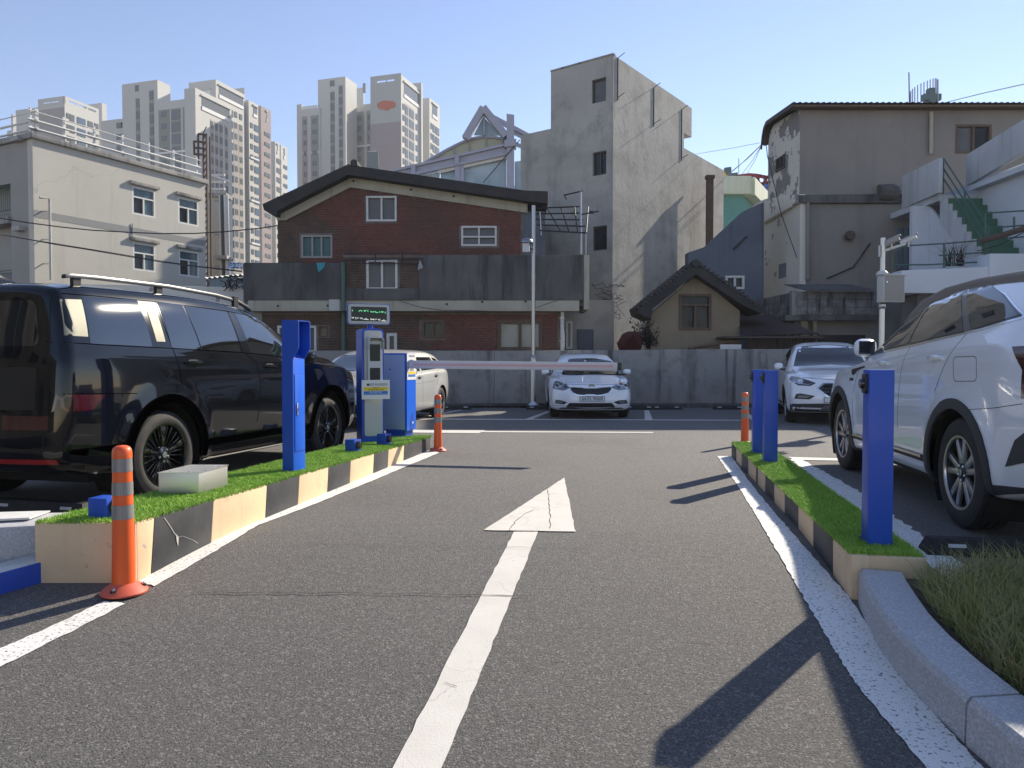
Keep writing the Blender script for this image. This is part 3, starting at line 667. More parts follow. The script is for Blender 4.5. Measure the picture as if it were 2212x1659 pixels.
# ---------------------------------------------------------------- delineator posts
def copy_tree(src, loc, rz=0.0):
    def cp(o, par):
        c = o.copy(); COL.objects.link(c); c.parent = par
        for ch in [x for x in bpy.data.objects if x.parent == o]: cp(ch, c)
        return c
    r = cp(src, None); r.location = loc; r.rotation_euler = (0, 0, rz)
    ROOTM[r.name] = Matrix.Translation(Vector(loc)) @ Matrix.Rotation(rz, 4, 'Z')
    r.scale = (1, 1, 1); return r
def delineator():
    t = thing('delineator_post', '', 'post', (0, 0, 0), group='orange delineator posts')
    R = lambda z: .054-.011*min(1, max(0, (z-.05)/.65))
    def ring(z0, z1, mat, nm, dr=0.):
        MB().lathe([(R(z0)+dr, z0), (R(z1)+dr, z1)], 32, cap=False).build(nm, mat, t, smooth=60, local=True, recalc=False)
    ring(.046, .371, 'orange', 'shaft'); ring(.441, .487, 'orange', 'shaft'); ring(.553, .601, 'orange', 'shaft')
    MB().lathe([(R(.371), .371), (R(.441)-.001, .441)], 32, cap=False).build('core', 'orange', t, smooth=60, local=True, recalc=False)
    for z0, z1 in ((.371, .439), (.488, .551), (.602, .666)): ring(z0, z1, 'reflector', 'reflective_band', .0015)
    MB().lathe([(R(.487), .487), (R(.666)-.002, .666)], 32, cap=False).build('core', 'orange', t, smooth=60, local=True, recalc=False)
    MB().lathe([(.0455, .667), (.0455, .69), (.043, .708), (.036, .72), (.024, .727), (.001, .73)], 32, cap=False).build('cap', 'orange', t, smooth=60, local=True, recalc=False)
    b = MB().lathe([(.108, .004), (.109, .012), (.098, .022), (.075, .04), (.058, .052), (.052, .056)], 36, cap=True).build('base', 'orange_base', t, smooth=40, local=True)
    for a in (math.radians(-95), math.radians(25), math.radians(145)):
        c = (math.cos(a)*.083, math.sin(a)*.083)
        MB().lathe([(.0155, .026), (.0155, .0365), (.011, .0368)], 16, c=(c[0], c[1], 0)).build('bolt_recess', 'black_plastic', b, local=True)
        MB().lathe([(.009, .036), (.009, .043), (.005, .046)], 6, c=(c[0], c[1], 0)).build('bolt', 'chrome', b, local=True)
    return t
dl = delineator(); dl['label'] = 'large orange delineator post at the near corner of the left island'
dl.location = gnd(268, 1281); ROOTM[dl.name] = Matrix.Translation(dl.location); dl.scale = (1.06, 1.06, 1.06)
d2 = copy_tree(dl, (-.952, 9.62, 0), .7); d2['label'] = 'orange delineator post below the barrier arm at the island tip'
d3 = copy_tree(dl, (3.22, 10.35, 0), 1.9); d3['label'] = 'orange delineator post behind the pair of blue posts'
# asphalt pad under the near post
o_ = MB().lathe([(.085, .0), (.08, .004)], 18, c=(dl.location.x, dl.location.y, dl.location.z-.003)).build('base_pad', 'conc_wall'); o_['kind'] = 'structure'

# ---------------------------------------------------------------- call post
def yaw_frame(x, y, nx, ny, z=0.0):
    """local frame whose front (-d) looks along (nx, ny)"""
    n = Vector((nx, ny)).normalized(); e = Vector((-n.y, n.x))   # e x inward = up
    return frame(x, y, math.atan2(e.y, e.x), z)
zc_ = zl(0, 6.22) - .02
Fc = yaw_frame(-1.775, 6.25, .96, -.28, 0)
cp = thing('call_post', 'tall blue intercom post with hooded head standing on the turf', 'intercom post', (-1.775, 6.25, zc_))
W = .172; DEP = .10; HD = .055
MB(Fc).box(-W/2, W/2, 0, DEP, zc_, 1.165).build('column', 'blue_paint_lit', cp, bevel=.003)
prof = [(DEP+.003, 1.165), (0, 1.165), (-.0, 1.166), (-HD, 1.255), (-HD, 1.47), (-HD+.012, 1.482), (DEP-.01, 1.488), (DEP+.003, 1.478)]
for sgn in (-1, 1):
    x0, x1 = (-W/2-.004, -W/2+.004) if sgn < 0 else (W/2-.004, W/2+.004)
    mb = MB(Fc); n = len(prof)
    mb.add([(x0, d, z) for d, z in prof] + [(x1, d, z) for d, z in prof], [tuple(range(n)), tuple(range(2*n-1, n-1, -1))] + [(i, i+n, (i+1) % n+n, (i+1) % n) for i in range(n)])
    mb.build('hood_side', 'blue_paint', cp)
MB(Fc).box(-W/2-.006, -W/2-.0001, .0, DEP+.004, zc_, 1.166).build('column_shade_side', 'blue_paint', cp)  # thin sheet; its darker blue puts the shade of this side into the colour
MB(Fc).box(-W/2+.004, W/2-.004, -HD+.004, DEP, 1.476, 1.483).build('hood_top', 'blue_paint', cp)
MB(Fc).box(-W/2+.004, W/2-.004, DEP-.006, DEP, 1.166, 1.476).build('hood_back', 'blue_paint', cp)
MB(Fc).hexa([(-W/2+.004, 0, 1.166), (W/2-.004, 0, 1.166), (W/2-.004, DEP-.006, 1.166), (-W/2+.004, DEP-.006, 1.166), (-W/2+.004, .0, 1.168), (W/2-.004, 0, 1.168), (W/2-.004, DEP-.006, 1.26), (-W/2+.004, DEP-.006, 1.26)]).build('hood_shelf', 'blue_paint', cp)
ic = MB(Fc).box(-.055, .055, .03, DEP-.007, 1.285, 1.44).build('intercom', 'panel_light', cp, bevel=.006)
MB(Fc).box(-.035, .035, .027, .0295, 1.37, 1.42).build('screen', 'led_dark', ic)
MB(Fc).lathe([(.012, -.0295), (.012, -.024)], 16, c=(0, 0.0, 0)).v
dr = MB(Fc).box(-W/2+.014, W/2-.014, -.006, -.0005, .40, 1.035).build('door', 'blue_paint_lit', cp, bevel=.002)
MB(Fc).box(-W/2+.010, W/2-.010, -.003, .0, .396, 1.039).build('door_gap', 'blue_paint', cp)
MB(Fc).box(-.05, -.034, -.016, -.0065, .70, .80).build('handle', 'chrome', dr, bevel=.003)

# ---------------------------------------------------------------- ticket machine with display
zk = zl(0, 8.98) - .02
kn = Vector((.44, -.90)).normalized()
Fk = yaw_frame(-1.665, 8.98, kn.x, kn.y)
km = thing('ticket_machine', 'tall blue and grey plate reading machine with a sign on top', 'parking machine', (-1.665, 8.98, zk))
wk, dk, zt = .272, .26, 1.545
body = round_poly([(-wk/2, zk+.02), (wk/2, zk+.02), (wk/2, zt), (-wk/2, zt)], [.002, .002, .055, .055], 6)
MB(Fk).prism(body, 0, dk).build('cabinet', 'blue_paint', km, smooth=40)
MB(Fk).box(-wk/2+.01, wk/2-.01, .01, dk-.01, zk-.02, zk+.02).build('plinth', 'blue_paint', km)
fp = round_poly([(-wk/2+.03, zk+.10), (wk/2-.022, zk+.10), (wk/2-.022, zt-.025), (-wk/2+.03, zt-.025)], .035, 6)
MB(Fk).prism(fp, -.012, -.001).build('front_panel', 'panel_grey', km, smooth=40)
MB(Fk).box(-wk/2-.001, -wk/2-.0002, .015, dk-.01, zt-.10, zt-.096).build('seam', 'print_black', km)
ch = MB(Fk).box(-.075, .095, -.055, -.0125, .84, 1.40).build('camera_housing', 'panel_light', km, bevel=.01)
hood = [(-.082, 1.415), (-.062, 1.437), (.078, 1.437), (.102, 1.41), (.102, 1.30), (.094, 1.30), (.094, 1.404), (.074, 1.428), (-.058, 1.428), (-.075, 1.41), (-.075, 1.30), (-.082, 1.30)]
MB(Fk).prism(hood, -.135, -.0125).build('camera_hood', 'panel_light', ch)
MB(Fk).box(-.052, .072, -.0575, -.0552, 1.155, 1.355).build('upper_lens', 'led_dark', ch)
MB(Fk).box(-.052, .072, -.0575, -.0552, .875, 1.075).build('lower_lens', 'print_black', ch)
# notice sheet
s0, z0 = hit(Fk, 781.5, 863, -.065); s1, z1 = hit(Fk, 842, 820.5, -.065)
nt_ = MB(Fk).box(s0, s1, -.064, -.061, z0, z1).build('notice', 'sheet_white', km)
Wn, Hn = s1-s0, z1-z0; cx_ = (s0+s1)/2
MB(Fk).box(s0+Wn*.07, s1-Wn*.075, -.0648, -.0641, z0+Hn*.44, z0+Hn*.63).build('yellow_band', 'print_yellow', nt_)
MB(Fk).box(s0+Wn*.07, s1-Wn*.075, -.0648, -.0641, z0+Hn*.22, z0+Hn*.42).build('blue_band', 'print_blue', nt_)
MB(Fk).box(s0+Wn*.18, s0+Wn*.27, -.0648, -.0641, z0+Hn*.70, z0+Hn*.80).build('emblem', 'print_black', nt_)
text_on(Fk, cx_+Wn*.05, z0+Hn*.75, '정밀주차신청안내', .034, 'print_black', nt_, d=-.0652)
text_on(Fk, cx_, z0+Hn*.585, '신청기간', .022, 'print_black', nt_, d=-.0652)
text_on(Fk, cx_, z0+Hn*.487, '(월-금 09:00-12:00)', .024, 'print_black', nt_, d=-.0652)
text_on(Fk, cx_, z0+Hn*.36, '055-2640-7567', .026, 'sheet_white', nt_, d=-.0652)
text_on(Fk, cx_, z0+Hn*.255, '정기권 신청 주차요금 관리사무실', .020, 'sheet_white', nt_, d=-.0652)
# display board
Fd = yaw_frame(-1.72, 9.02, .33, -.94)
ds = MB(Fd).prism(round_poly([(-.245, 1.60), (.245, 1.60), (.245, 1.835), (-.245, 1.835)], .03, 5), -.03, .05).build('display', 'panel_grey', km, smooth=40)
MB(Fd).prism(round_poly([(-.255, 1.592), (.255, 1.592), (.255, 1.843), (-.255, 1.843)], .035, 5), -.012, .03).build('display_rim', 'blue_paint', ds, smooth=40)
MB(Fd).prism(round_poly([(-.228, 1.617), (.228, 1.617), (.228, 1.818), (-.228, 1.818)], .018, 5), -.034, -.0305).build('bezel', 'panel_light', ds, smooth=40)
MB(Fd).box(-.212, .212, -.0365, -.0342, 1.632, 1.803).build('screen', 'led_dark', ds)
MB(Fd).box(-.19, .2, -.02, .03, 1.8433, 1.8455).build('top_strip', 'sheet_white', ds)
# what the scanning display shows: fragments of two rows of letters (coordinates read off the sign)
def seg(mb, pts, w=.008):
    for i in range(len(pts)-1):
        a, b = Vector(pts[i]), Vector(pts[i+1]); d = (b-a).normalized(); n = Vector((-d.y, d.x))*w/2
        mb.add([((a-n).x, -.0375, (a-n).y), ((b-n).x, -.0375, (b-n).y), ((b+n).x, -.0375, (b+n).y), ((a+n).x, -.0375, (a+n).y)], [(0, 1, 2, 3)])
def SX(x): return -.212 + (x-250)/1045*.424
def SZ(y): return 1.803 - (y-300)/345*.171
up = MB(Fd)
for st in ([(285, 385), (285, 425)], [(470, 425), (510, 400), (540, 400), (570, 425)], [(612, 385), (650, 425), (690, 385)], [(735, 385), (735, 430)], [(820, 405), (820, 430), (915, 430), (915, 405)], [(960, 405), (960, 440), (1040, 440)], [(1085, 405), (1085, 445)], [(1135, 440), (1150, 410)], [(1165, 445), (1185, 408)], [(1130, 420), (1195, 425)], [(1245, 415), (1245, 460)]):
    seg(up, [(SX(x), SZ(y-10)) for x, y in st])
up.build('upper_row', 'led_green', ds, recalc=False)
lw = MB(Fd)
for st in ([(262, 560), (300, 590), (335, 560)], [(385, 560), (385, 610)], [(432, 600), (455, 565)], [(505, 570), (535, 600)], [(565, 570), (565, 610)], [(605, 605), (760, 615)], [(683, 575), (683, 605)], [(825, 580), (825, 630)], [(825, 605), (915, 608)], [(910, 585), (910, 630)], [(955, 620), (985, 590)], [(1025, 595), (1060, 625)], [(1085, 590), (1085, 635)], [(1130, 635), (1275, 640)], [(1205, 600), (1205, 632)]):
    seg(lw, [(SX(x), SZ(y-8)) for x, y in st])
lw.build('lower_row', 'led_white', ds, recalc=False)
MB().lathe([(.034, 1.53), (.034, 1.602)], 20, c=(-1.715, 9.08, 0)).build('neck', 'blue_paint', km, smooth=40)

# ---------------------------------------------------------------- barrier
zb_ = zl(0, 9.8) - .02
Fb = yaw_frame(-1.378, 9.78, -.28, -.96)     # front door looks back at the lane entry; s grows to the right
bm_ = thing('barrier_machine', 'blue barrier cabinet with white notices and long pale boom arm', 'barrier', (-1.4, 9.9, zb_))
wb, db, zbt = .34, .30, 1.262
MB(Fb).box(-wb, 0, 0, db, zb_+.10, zbt).build('cabinet', 'blue_paint', bm_, bevel=.006)
MB(Fb).box(-wb+.03, -.03, .03, db-.03, zb_, zb_+.10).build('plinth', 'blue_paint', bm_)
dd = MB(Fb).box(-wb+.02, -.022, -.006, -.0005, zb_+.12, zbt-.02).build('door', 'door_bluegrey', bm_, bevel=.002)
MB(Fb).lathe([(.011, .0), (.011, .008)], 14, c=(-wb+.11, -.014, 1.05), axis='y').build('lock', 'blue_paint', dd)
MB(Fb).box(.0005, .004, .004, db-.004, zb_+.101, zbt-.35).build('sunlit_side', 'blue_paint_lit', bm_)  # thin sheet; lighter blue paints the sunlight on this face
Fs = Fb @ frame(0, 0, math.pi/2)        # right-hand side wall: s runs into depth, front looks right
pf = [(.10, zb_+.104)] + [(.10+.11*(1-math.cos(a)), zb_+.104+.24*math.sin(a)) for a in [i*math.pi/2/8 for i in range(1, 9)]] + [(.235, zb_+.104)]
MB(Fs).prism(pf, -.0065, -.0045).build('side_recess', 'blue_paint', bm_)
MB(Fs).box(.175, .205, -.0072, -.0066, zb_+.185, zb_+.215).build('emblem', 'sheet_white', bm_)
n1 = MB(Fs).box(.006, db-.006, -.008, -.0048, zbt-.19, zbt-.004).build('notice', 'sheet_white', bm_)
text_on(Fs, db/2, zbt-.04, '주차요금안내', .034, 'print_black', n1, d=-.0088)
text_on(Fs, db/2, zbt-.135, '01-4021-0', .048, 'panel_light', n1, d=-.0088)
n2 = MB(Fs).box(.010, db-.010, -.008, -.0048, zbt-.35, zbt-.196).build('notice', 'sheet_white', bm_)
text_on(Fs, db/2, zbt-.225, '신청안내', .034, 'print_black', n2, d=-.0088)
MB(Fs).box(.04, db-.03, -.0088, -.0082, zbt-.275, zbt-.243).build('yellow_band', 'print_yellow', n2)
MB(Fs).box(.04, db-.03, -.0088, -.0082, zbt-.312, zbt-.280).build('blue_band', 'print_blue', n2)
A = Vector((-1.295, 9.80, 1.117)); B = Vector((1.36, 9.30, 1.093)); d = (B-A).normalized(); ang = math.atan2(d.y, d.x)
Ma = Matrix.Translation(A) @ Matrix.Rotation(ang, 4, 'Z') @ Matrix.Rotation(-math.asin(d.z), 4, 'Y')
La = (B-A).length
arm = MB(Ma).prism([(-.05, -.05), (La-.05, -.048), (La-.05, .044), (-.05, .05)], -.022, .022).build('boom_arm', 'arm_white', bm_, bevel=.006)
MB(Ma).box(.02, La-.1, -.0245, -.0225, -.018, .012).build('light_strip', 'arm_pink', arm)
MB(Ma).box(.02, La-.052, -.030, .02, -.056, -.0485).build('edge_rail', 'frame_white', arm)
MB(Ma).box(La-.052, La, -.026, .026, -.052, .047).build('end_cap', 'black_plastic', arm, bevel=.006)
MB(Ma).lathe([(.06, -.06), (.06, .0)], 20, c=(-.02, .05, 0), axis='y').build('arm_clamp', 'galv', bm_, smooth=40)

# ---------------------------------------------------------------- small sensor boxes on the turf
def sensor_box(x, y, label, yaw, w=.12, h=.15):
    z = zl(x, y)-.02; Fx = yaw_frame(x, y, math.cos(yaw), math.sin(yaw))
    t = thing('sensor_box', label, 'sensor box', (x, y, z), group='small blue sensor boxes on the turf')
    MB(Fx).box(-w/2, w/2, 0, .12, z, z+h).build('housing', 'blue_paint', t, bevel=.003)
    s = MB(Fx).lathe([(.038, -.028), (.042, -.022), (.042, -.0005)], 24, c=(0, 0, z+h*.62), axis='y').build('sensor', 'black_plastic', t, smooth=40)
    MB(Fx).lathe([(.022, -.034), (.026, -.0285)], 20, c=(0, 0, z+h*.62), axis='y').build('lens', 'lens', s, smooth=40)
sensor_box(-1.62, 7.86, 'small blue sensor box on the turf between intercom post and ticket machine', math.radians(-25))
sensor_box(-1.43, 8.66, 'small blue sensor box at the foot of the ticket machine', math.radians(-25))
q_ = onz(247, 1118, zl)
sensor_box(q_.x, q_.y, 'blue box half hidden behind the near delineator post', math.radians(-12), .115, .135)
# ---------------------------------------------------------------- stainless junction box
zz = zl(0, 5.1)-.015
jb = thing('junction_box', 'brushed stainless steel box lying on the turf', 'box', (-2.1, 5, zz))
pl = [tuple(onz(*p, zl).to_2d()) for p in ((343, 1069), (429.6, 1069), (492, 1051))]; pl.append((pl[0][0]+pl[2][0]-pl[1][0], pl[0][1]+pl[2][1]-pl[1][1]))
MB().plate(pl, zz, zz+.163).build('case', 'stainless', jb, bevel=.0025)
MB().plate([(p[0]*1.0+(-.006 if i in (0, 3) else .006), p[1]+(-.006 if i < 2 else .006)) for i, p in enumerate(pl)], zz+.1635, zz+.1675).build('lid', 'stainless', jb)
for i in range(4):
    for k in range(2):
        a, b = Vector(pl[i]), Vector(pl[(i+1) % 4]); p = a.lerp(b, .25+.5*k); c = (Vector(pl[0])+Vector(pl[2]))/2; p = p.lerp(c, .06)
        MB().lathe([(.006, .0), (.005, .004)], 8, c=(p.x, p.y, zz+.1675)).build('screw', 'chrome', jb)
# ---------------------------------------------------------------- blue posts on the right island
def blue_post(x, y, label, top=1.095):
    z = zr(x, y)-.01; Fx = frame(x, y, math.radians(-10.5))
    t = thing('sensor_post', label, 'post', (x, y, z), group='blue square sensor posts')
    MB(Fx).box(-.062, .062, -.062, .062, z+.008, top-.004).build('column', 'blue_paint', t, bevel=.002)
    MB(Fx).box(-.063, .063, -.063, .063, top-.0045, top).build('cap', 'blue_paint_lit', t)
    b = MB(Fx).lathe([(.115, 0), (.115, .008)], 28, c=(0, 0, z)).build('base_plate', 'blue_paint_lit', t, smooth=40)
    for a in range(4):
        an = math.pi/4+a*math.pi/2
        MB(Fx).lathe([(.006, 0), (.006, .03)], 8, c=(math.cos(an)*.097, math.sin(an)*.097, z+.008)).build('bolt', 'chrome', b)
    c = top-.075
    s = MB(Fx).prism(round_poly([(-.03, c-.05), (.03, c-.05), (.03, c+.05), (-.03, c+.05)], .012, 3), -.0805, -.0625)
    s = MB(Fx @ frame(0, 0, -math.pi/2)).prism(round_poly([(-.032, c-.052), (.032, c-.052), (.032, c+.052), (-.032, c+.052)], .014, 3), -.078, -.0625).build('sensor_plate', 'black_plastic', t, smooth=40)
    MB(Fx @ frame(0, 0, -math.pi/2)).lathe([(.022, -.098), (.028, -.092), (.029, -.0785)], 20, c=(0, 0, c), axis='y').build('sensor', 'lens', s, smooth=40)
    return t
q_ = onz(1901, 1180, zr)
blue_post(q_.x+.01, q_.y+.06, 'blue square post nearest the camera on the narrow turf island')
blue_post(2.525, 7.32, 'middle blue square post of three in line on the narrow turf island', 1.062)
blue_post(2.64, 8.02, 'farthest blue square post on the narrow turf island', 1.06)
# ---------------------------------------------------------------- rubber wheel stops
def wheel_stop(x, y, rz, L, label):
    t = thing('wheel_stop', label, 'wheel stop', (x, y, gz(y)), rz, group='black rubber wheel stops')
    pr = [(-.075, 0), (-.075, .025), (-.045, .10), (.045, .10), (.075, .025), (.075, 0)]; n = len(pr)
    vs = [(-L/2, a, b) for a, b in pr]+[(-L/2+.05, a, b) for a, b in pr]+[(L/2-.05, a, b) for a, b in pr]+[(L/2, a, b) for a, b in pr]
    vs = [(v[0]+(.03 if (i < n and v[2] > .05) else (-.03 if i >= 3*n and v[2] > .05 else 0)), v[1], v[2]) for i, v in enumerate(vs)]
    fs = [tuple(range(n)), tuple(range(4*n-1, 3*n-1, -1))]+[(k*n+i, (k+1)*n+i, (k+1)*n+(i+1) % n, k*n+(i+1) % n) for k in range(3) for i in range(n)]
    MB().add(vs, fs).build('bar', 'rubber', t, bevel=.006, local=True)
    for s in (-1, 1): MB().hexa([(s*L*.32-.05, -.0655, .052), (s*L*.32+.05, -.0655, .052), (s*L*.32+.05, -.0635, .052), (s*L*.32-.05, -.0635, .052), (s*L*.32-.05, -.0575, .072), (s*L*.32+.05, -.0575, .072), (s*L*.32+.05, -.0555, .072), (s*L*.32-.05, -.0555, .072)]).build('reflector', 'frame_white', t, local=True)
wheel_stop(2.98, 4.48, math.radians(-9), .95, 'black rubber wheel stop behind the rear tyre of the white crossover')
wheel_stop(-3.55, 5.62, math.radians(-14), .9, 'black rubber wheel stop in the shade under the black car')
for u, lab in ((985, 'black rubber wheel stop at the wall just left of the lamp pole'), (1170, 'black rubber wheel stop at the foot of the lamp pole'), (1380, 'black rubber wheel stop at the wall right beside the white sedan'), (1440, 'black rubber wheel stop at the wall behind the empty bay'), (1575, 'black rubber wheel stop at the wall beside the farthest blue post')):
    wheel_stop(xat(u, 18.3), 18.3, 0, .75, lab)
# ---------------------------------------------------------------- poles
lp = thing('lamp_pole', 'slim steel pole with a dome camera standing against the concrete wall', 'pole', (xat(1152, 18.95), 18.95, 0))
X = xat(1152, 18.95); ztop = zat(444, 18.95)
MB().tube([(X, 18.95, .0), (X, 18.95, zat(770, 18.95))], .068, 16).build('lower_tube', 'stainless', lp, smooth=40)
MB().tube([(X, 18.95, zat(772, 18.95)), (X, 18.95, ztop)], .05, 16).build('upper_tube', 'steel', lp, smooth=40)
MB().lathe([(.085, 0), (.085, .05), (.055, .09)], 16, c=(X, 18.95, zat(775, 18.95))).build('collar', 'steel', lp, smooth=40)
MB().lathe([(.16, .0), (.17, .05), (.13, .12), (.085, .16)], 16, c=(X, 18.95, .0)).build('base_cover', 'chrome', lp, smooth=40)
zc2 = zat(527, 18.95)
MB().tube([(X, 18.93, zc2-.15), (X-.08, 18.86, zc2-.1), (X-.15, 18.8, zc2+.02)], .025, 8).build('bracket', 'steel', lp)
cm = MB().lathe([(.16, 0), (.155, .05), (.12, .09), (.06, .115), (.01, .12)], 20, c=(X-.17, 18.78, zc2)).build('dome_hood', 'steel', lp, smooth=60)
MB().box(X-.28, X-.10, 18.70, 18.86, zc2-.24, zc2-.002).build('camera_body', 'frame_white', lp, bevel=.03)
for z in (3.0, 3.3): MB().lathe([(.058, 0), (.058, .03)], 14, c=(X, 18.95, z)).build('clamp', 'steel', lp)
cpole = thing('camera_pole', 'steel pole with two cameras and a grey control box', 'pole', (xat(1903, 13.5), 13.5, 0))
Y = 13.5; X = xat(1903, Y)
MB().tube([(X, Y, 0), (X, Y, zat(664, Y))], .047, 16).build('lower_tube', 'stainless', cpole, smooth=40)
MB().tube([(X, Y, zat(598, Y)), (X, Y, zat(514, Y))], .042, 16).build('upper_tube', 'stainless', cpole, smooth=40)
MB().lathe([(.06, 0), (.07, .02), (.06, .05), (.065, .08), (.05, .1)], 16, c=(X, Y, zat(667, Y))).build('clamp_rings', 'steel', cpole, smooth=40)
MB().lathe([(.10, 0), (.10, .06), (.06, .1)], 16, c=(X, Y, zat(597, Y))).build('top_collar', 'frame_white', cpole, smooth=40)
Fp = frame(X, Y-.05, math.radians(8))
bx = MB(Fp).box(-.10, .30, -.16, .045, zat(654, Y), zat(597, Y)).build('control_box', 'panel_grey', cpole, bevel=.006)
MB(Fp).box(-.115, .32, -.18, .06, zat(597, Y)+.001, zat(595, Y)).build('box_lid', 'galv', bx)
MB(Fp).box(-.085, .285, -.168, -.161, zat(652.5, Y), zat(598.5, Y)).build('box_door', 'stucco_shade', bx, bevel=.003)
MB(Fp).lathe([(.012, 0), (.012, .015)], 10, c=(-.055, -.183, zat(612, Y)), axis='y').build('lock', 'chrome', bx)
z0 = zat(543, Y)
MB().tube([(X, Y, z0), (X+.36, Y-.1, z0+.12)], .022, 8).build('arm', 'frame_white', cpole)
for k, (dx, dz, a) in enumerate(((.12, .16, .35), (.42, .19, -.3))):
    c = Vector((X+dx, Y-.08, z0+dz)); dv = Vector((math.cos(a)*.1, -.08, .05))
    cc = MB().tube([c-dv, c+dv], .042, 12).build('camera', 'frame_grey' if k == 0 else 'frame_white', cpole, smooth=40)
    MB().tube([c, c-Vector((0, 0, .12))], .014, 8).build('camera_mount', 'galv', cc)
    MB().tube([c-dv*1.0+Vector((0, 0, .048)), c+dv*1.15+Vector((0, 0, .048))], .022, 8).build('sun_shield', 'frame_grey', cc)
MB().tube([(X-.07, Y-.02, z0-.1), (X-.07, Y-.02, z0+.1)], .02, 6).build('insulator', 'galv', cpole)
# ---------------------------------------------------------------- concrete boundary wall
Z3 = lambda x, y: (1071.5+x/3.368, 86.4+y/3.368)
Z2 = lambda x, y: (518.4+x/3.368, 129.6+y/3.368)
Z1 = lambda x, y: (x/3.368, 129.6+y/3.368)
Z4 = lambda x, y: (1555.3+x/3.368, 129.6+y/3.368)
Z6 = lambda x, y: (518.4+x/3.368, 553+y/3.368)
Z7 = lambda x, y: (1071.5+x/3.368, 518.5+y/3.368)
Z8 = lambda x, y: (1555.3+x/3.368, 553+y/3.368)
bw = thing('boundary_wall', 'long stained grey concrete wall behind the parked cars', 'wall', (0, 19.4, 0))
zt1 = zat(757.5, 19.35); 
MB().hexa([(-8.5, 19.35, 0), (-.46, 19.35, 0), (-.46, 19.55, 0), (-8.5, 19.55, 0), (-8.5, 19.35, zt1), (-.46, 19.35, zt1), (-.46, 19.55, zt1), (-8.5, 19.55, zt1)]).build('wall_section', 'conc_wall', bw, bevel=.012)
MB().hexa([(-.455, 19.35, 0), (3.8, 19.35, 0), (3.8, 19.55, 0), (-.455, 19.55, 0), (-.455, 19.35, zt1), (3.8, 19.35, zt1+.02), (3.8, 19.55, zt1+.02), (-.455, 19.55, zt1)]).build('wall_section', 'conc_wall', bw, bevel=.012)
MB().hexa([(3.805, 19.35, 0), (13, 19.35, 0), (13, 19.55, 0), (3.805, 19.55, 0), (3.805, 19.35, zt1+.03), (13, 19.35, zt1+.07), (13, 19.55, zt1+.07), (3.805, 19.55, zt1+.03)]).build('wall_section', 'conc_wall', bw, bevel=.012)
MB().box(-8, 12.5, 19.1, 19.348, 0, .10).build('footing', 'conc_dark', bw, bevel=.01)
db_ = blades('leaf_litter', np.c_[np.random.uniform(-2.2, 3.5, 1500), 19.1-np.abs(np.random.randn(1500))*.12, np.zeros(1500)+.004], .05, .02, .9, 'vine', None); tag(db_, 'dead leaves and weeds along the foot of the concrete wall', 'litter')

# ---------------------------------------------------------------- brick house
YB = 21.4; Fh = frame(0, YB, 0)
hb = lambda p: hit(Fh, *p)
bh = thing('brick_house', 'red brick house with dark gable roof and concrete balcony', 'house', (-1.5, YB, 0))
x0 = hb(Z2(275, 1200))[0]; x1 = hb(Z2(2062, 1200))[0]
apx = hb(Z2(800, 925)); lft = hb(Z2(275, 1160)); rgt = hb(Z2(2062, 1105)); zb0 = hb(Z2(0, 1480))[1]-1.6
wins = {k: [hb(Z2(*a)), hb(Z2(*b))] for k, (a, b) in dict(W1=((920, 1175), (1140, 990)), W2=((447, 1440), (672, 1275)), W3=((1610, 1355), (1868, 1208))).items()}
outer = [(x0, zb0), (x1, zb0), (x1, rgt[1]), apx, (x0, lft[1])]
outer = [(x0, zb0), (x1, zb0), (x1, rgt[1]), (apx[0], apx[1]), (x0, lft[1])]
BRL, BRH, JT = .195, .059, .011
brick_me = {}
def brick_mesh(key, L, mat):
    m = MB().box(0, L, 0, .03, 0, BRH).mesh('brick'); m.materials.append(MATS[mat]); brick_me[key] = m; return m
brick_mesh('f', BRL, 'brick_red'); brick_mesh('fb', BRL, 'brick_brown')
def lay_bricks(parent, Fm, outer, holes, nobj, matsel, show):
    """running bond; the pieces that show largest are objects, the rest one joined part"""
    s0 = min(p[0] for p in outer); s1 = max(p[0] for p in outer); z0 = min(p[1] for p in outer); z1 = max(p[1] for p in outer)
    cells = []; r = 0; z = z0+JT
    def ok(a, b, z):
        for s in (a+.004, b-.004):
            for q in (z+.004, z+BRH-.004):
                if not inpoly((s, q), outer) or any(inpoly((s, q), h) for h in holes): return False
        return True
    while z+BRH < z1:
        s = s0 + (0 if r % 2 == 0 else -(BRL+JT)/2)
        while s < s1:
            if ok(s, s+BRL, z): cells.append((s, z, BRL))
            else:
                for a, L in ((s, BRL*.47), (s+BRL*.53, BRL*.47)):
                    if ok(a, a+L, z): cells.append((a, z, L))
            s += BRL+JT
        z += BRH+JT; r += 1
    full = [c for c in cells if c[2] == BRL and show(c)]
    random.shuffle(full) if len(full) > 4*nobj else None
    full.sort(key=lambda c: show(c), reverse=True)
    single = set(full[:nobj])
    mbs = {}
    for c in cells:
        j = -.012+random.uniform(-.002, .002); mt = matsel(c)
        if c in single:
            inst(brick_me['f' if mt == 'brick_red' else 'fb'], 'brick', parent, Fm @ Matrix.Translation((c[0], j, c[1])))
        else:
            mbs.setdefault(mt, MB(Fm)).box(c[0], c[0]+c[2], j, .01, c[1], c[1]+BRH)
    for mt, mb in mbs.items():
        o = mb.build('brick_courses', mt, parent, recalc=False); o['kind'] = 'stuff'
holesU = [rect(*wins[k]) for k in wins]
wl = wall('upper_wall', Fh, outer, holesU, .3, 'mortar', bh)
lay_bricks(wl, Fh, outer, holesU, 150, lambda c: 'brick_red' if c[0] > x0+1.0+.6*math.sin(c[1]*3) else 'brick_brown', lambda c: c[1] if c[1] > zb0+1.65 else 0)
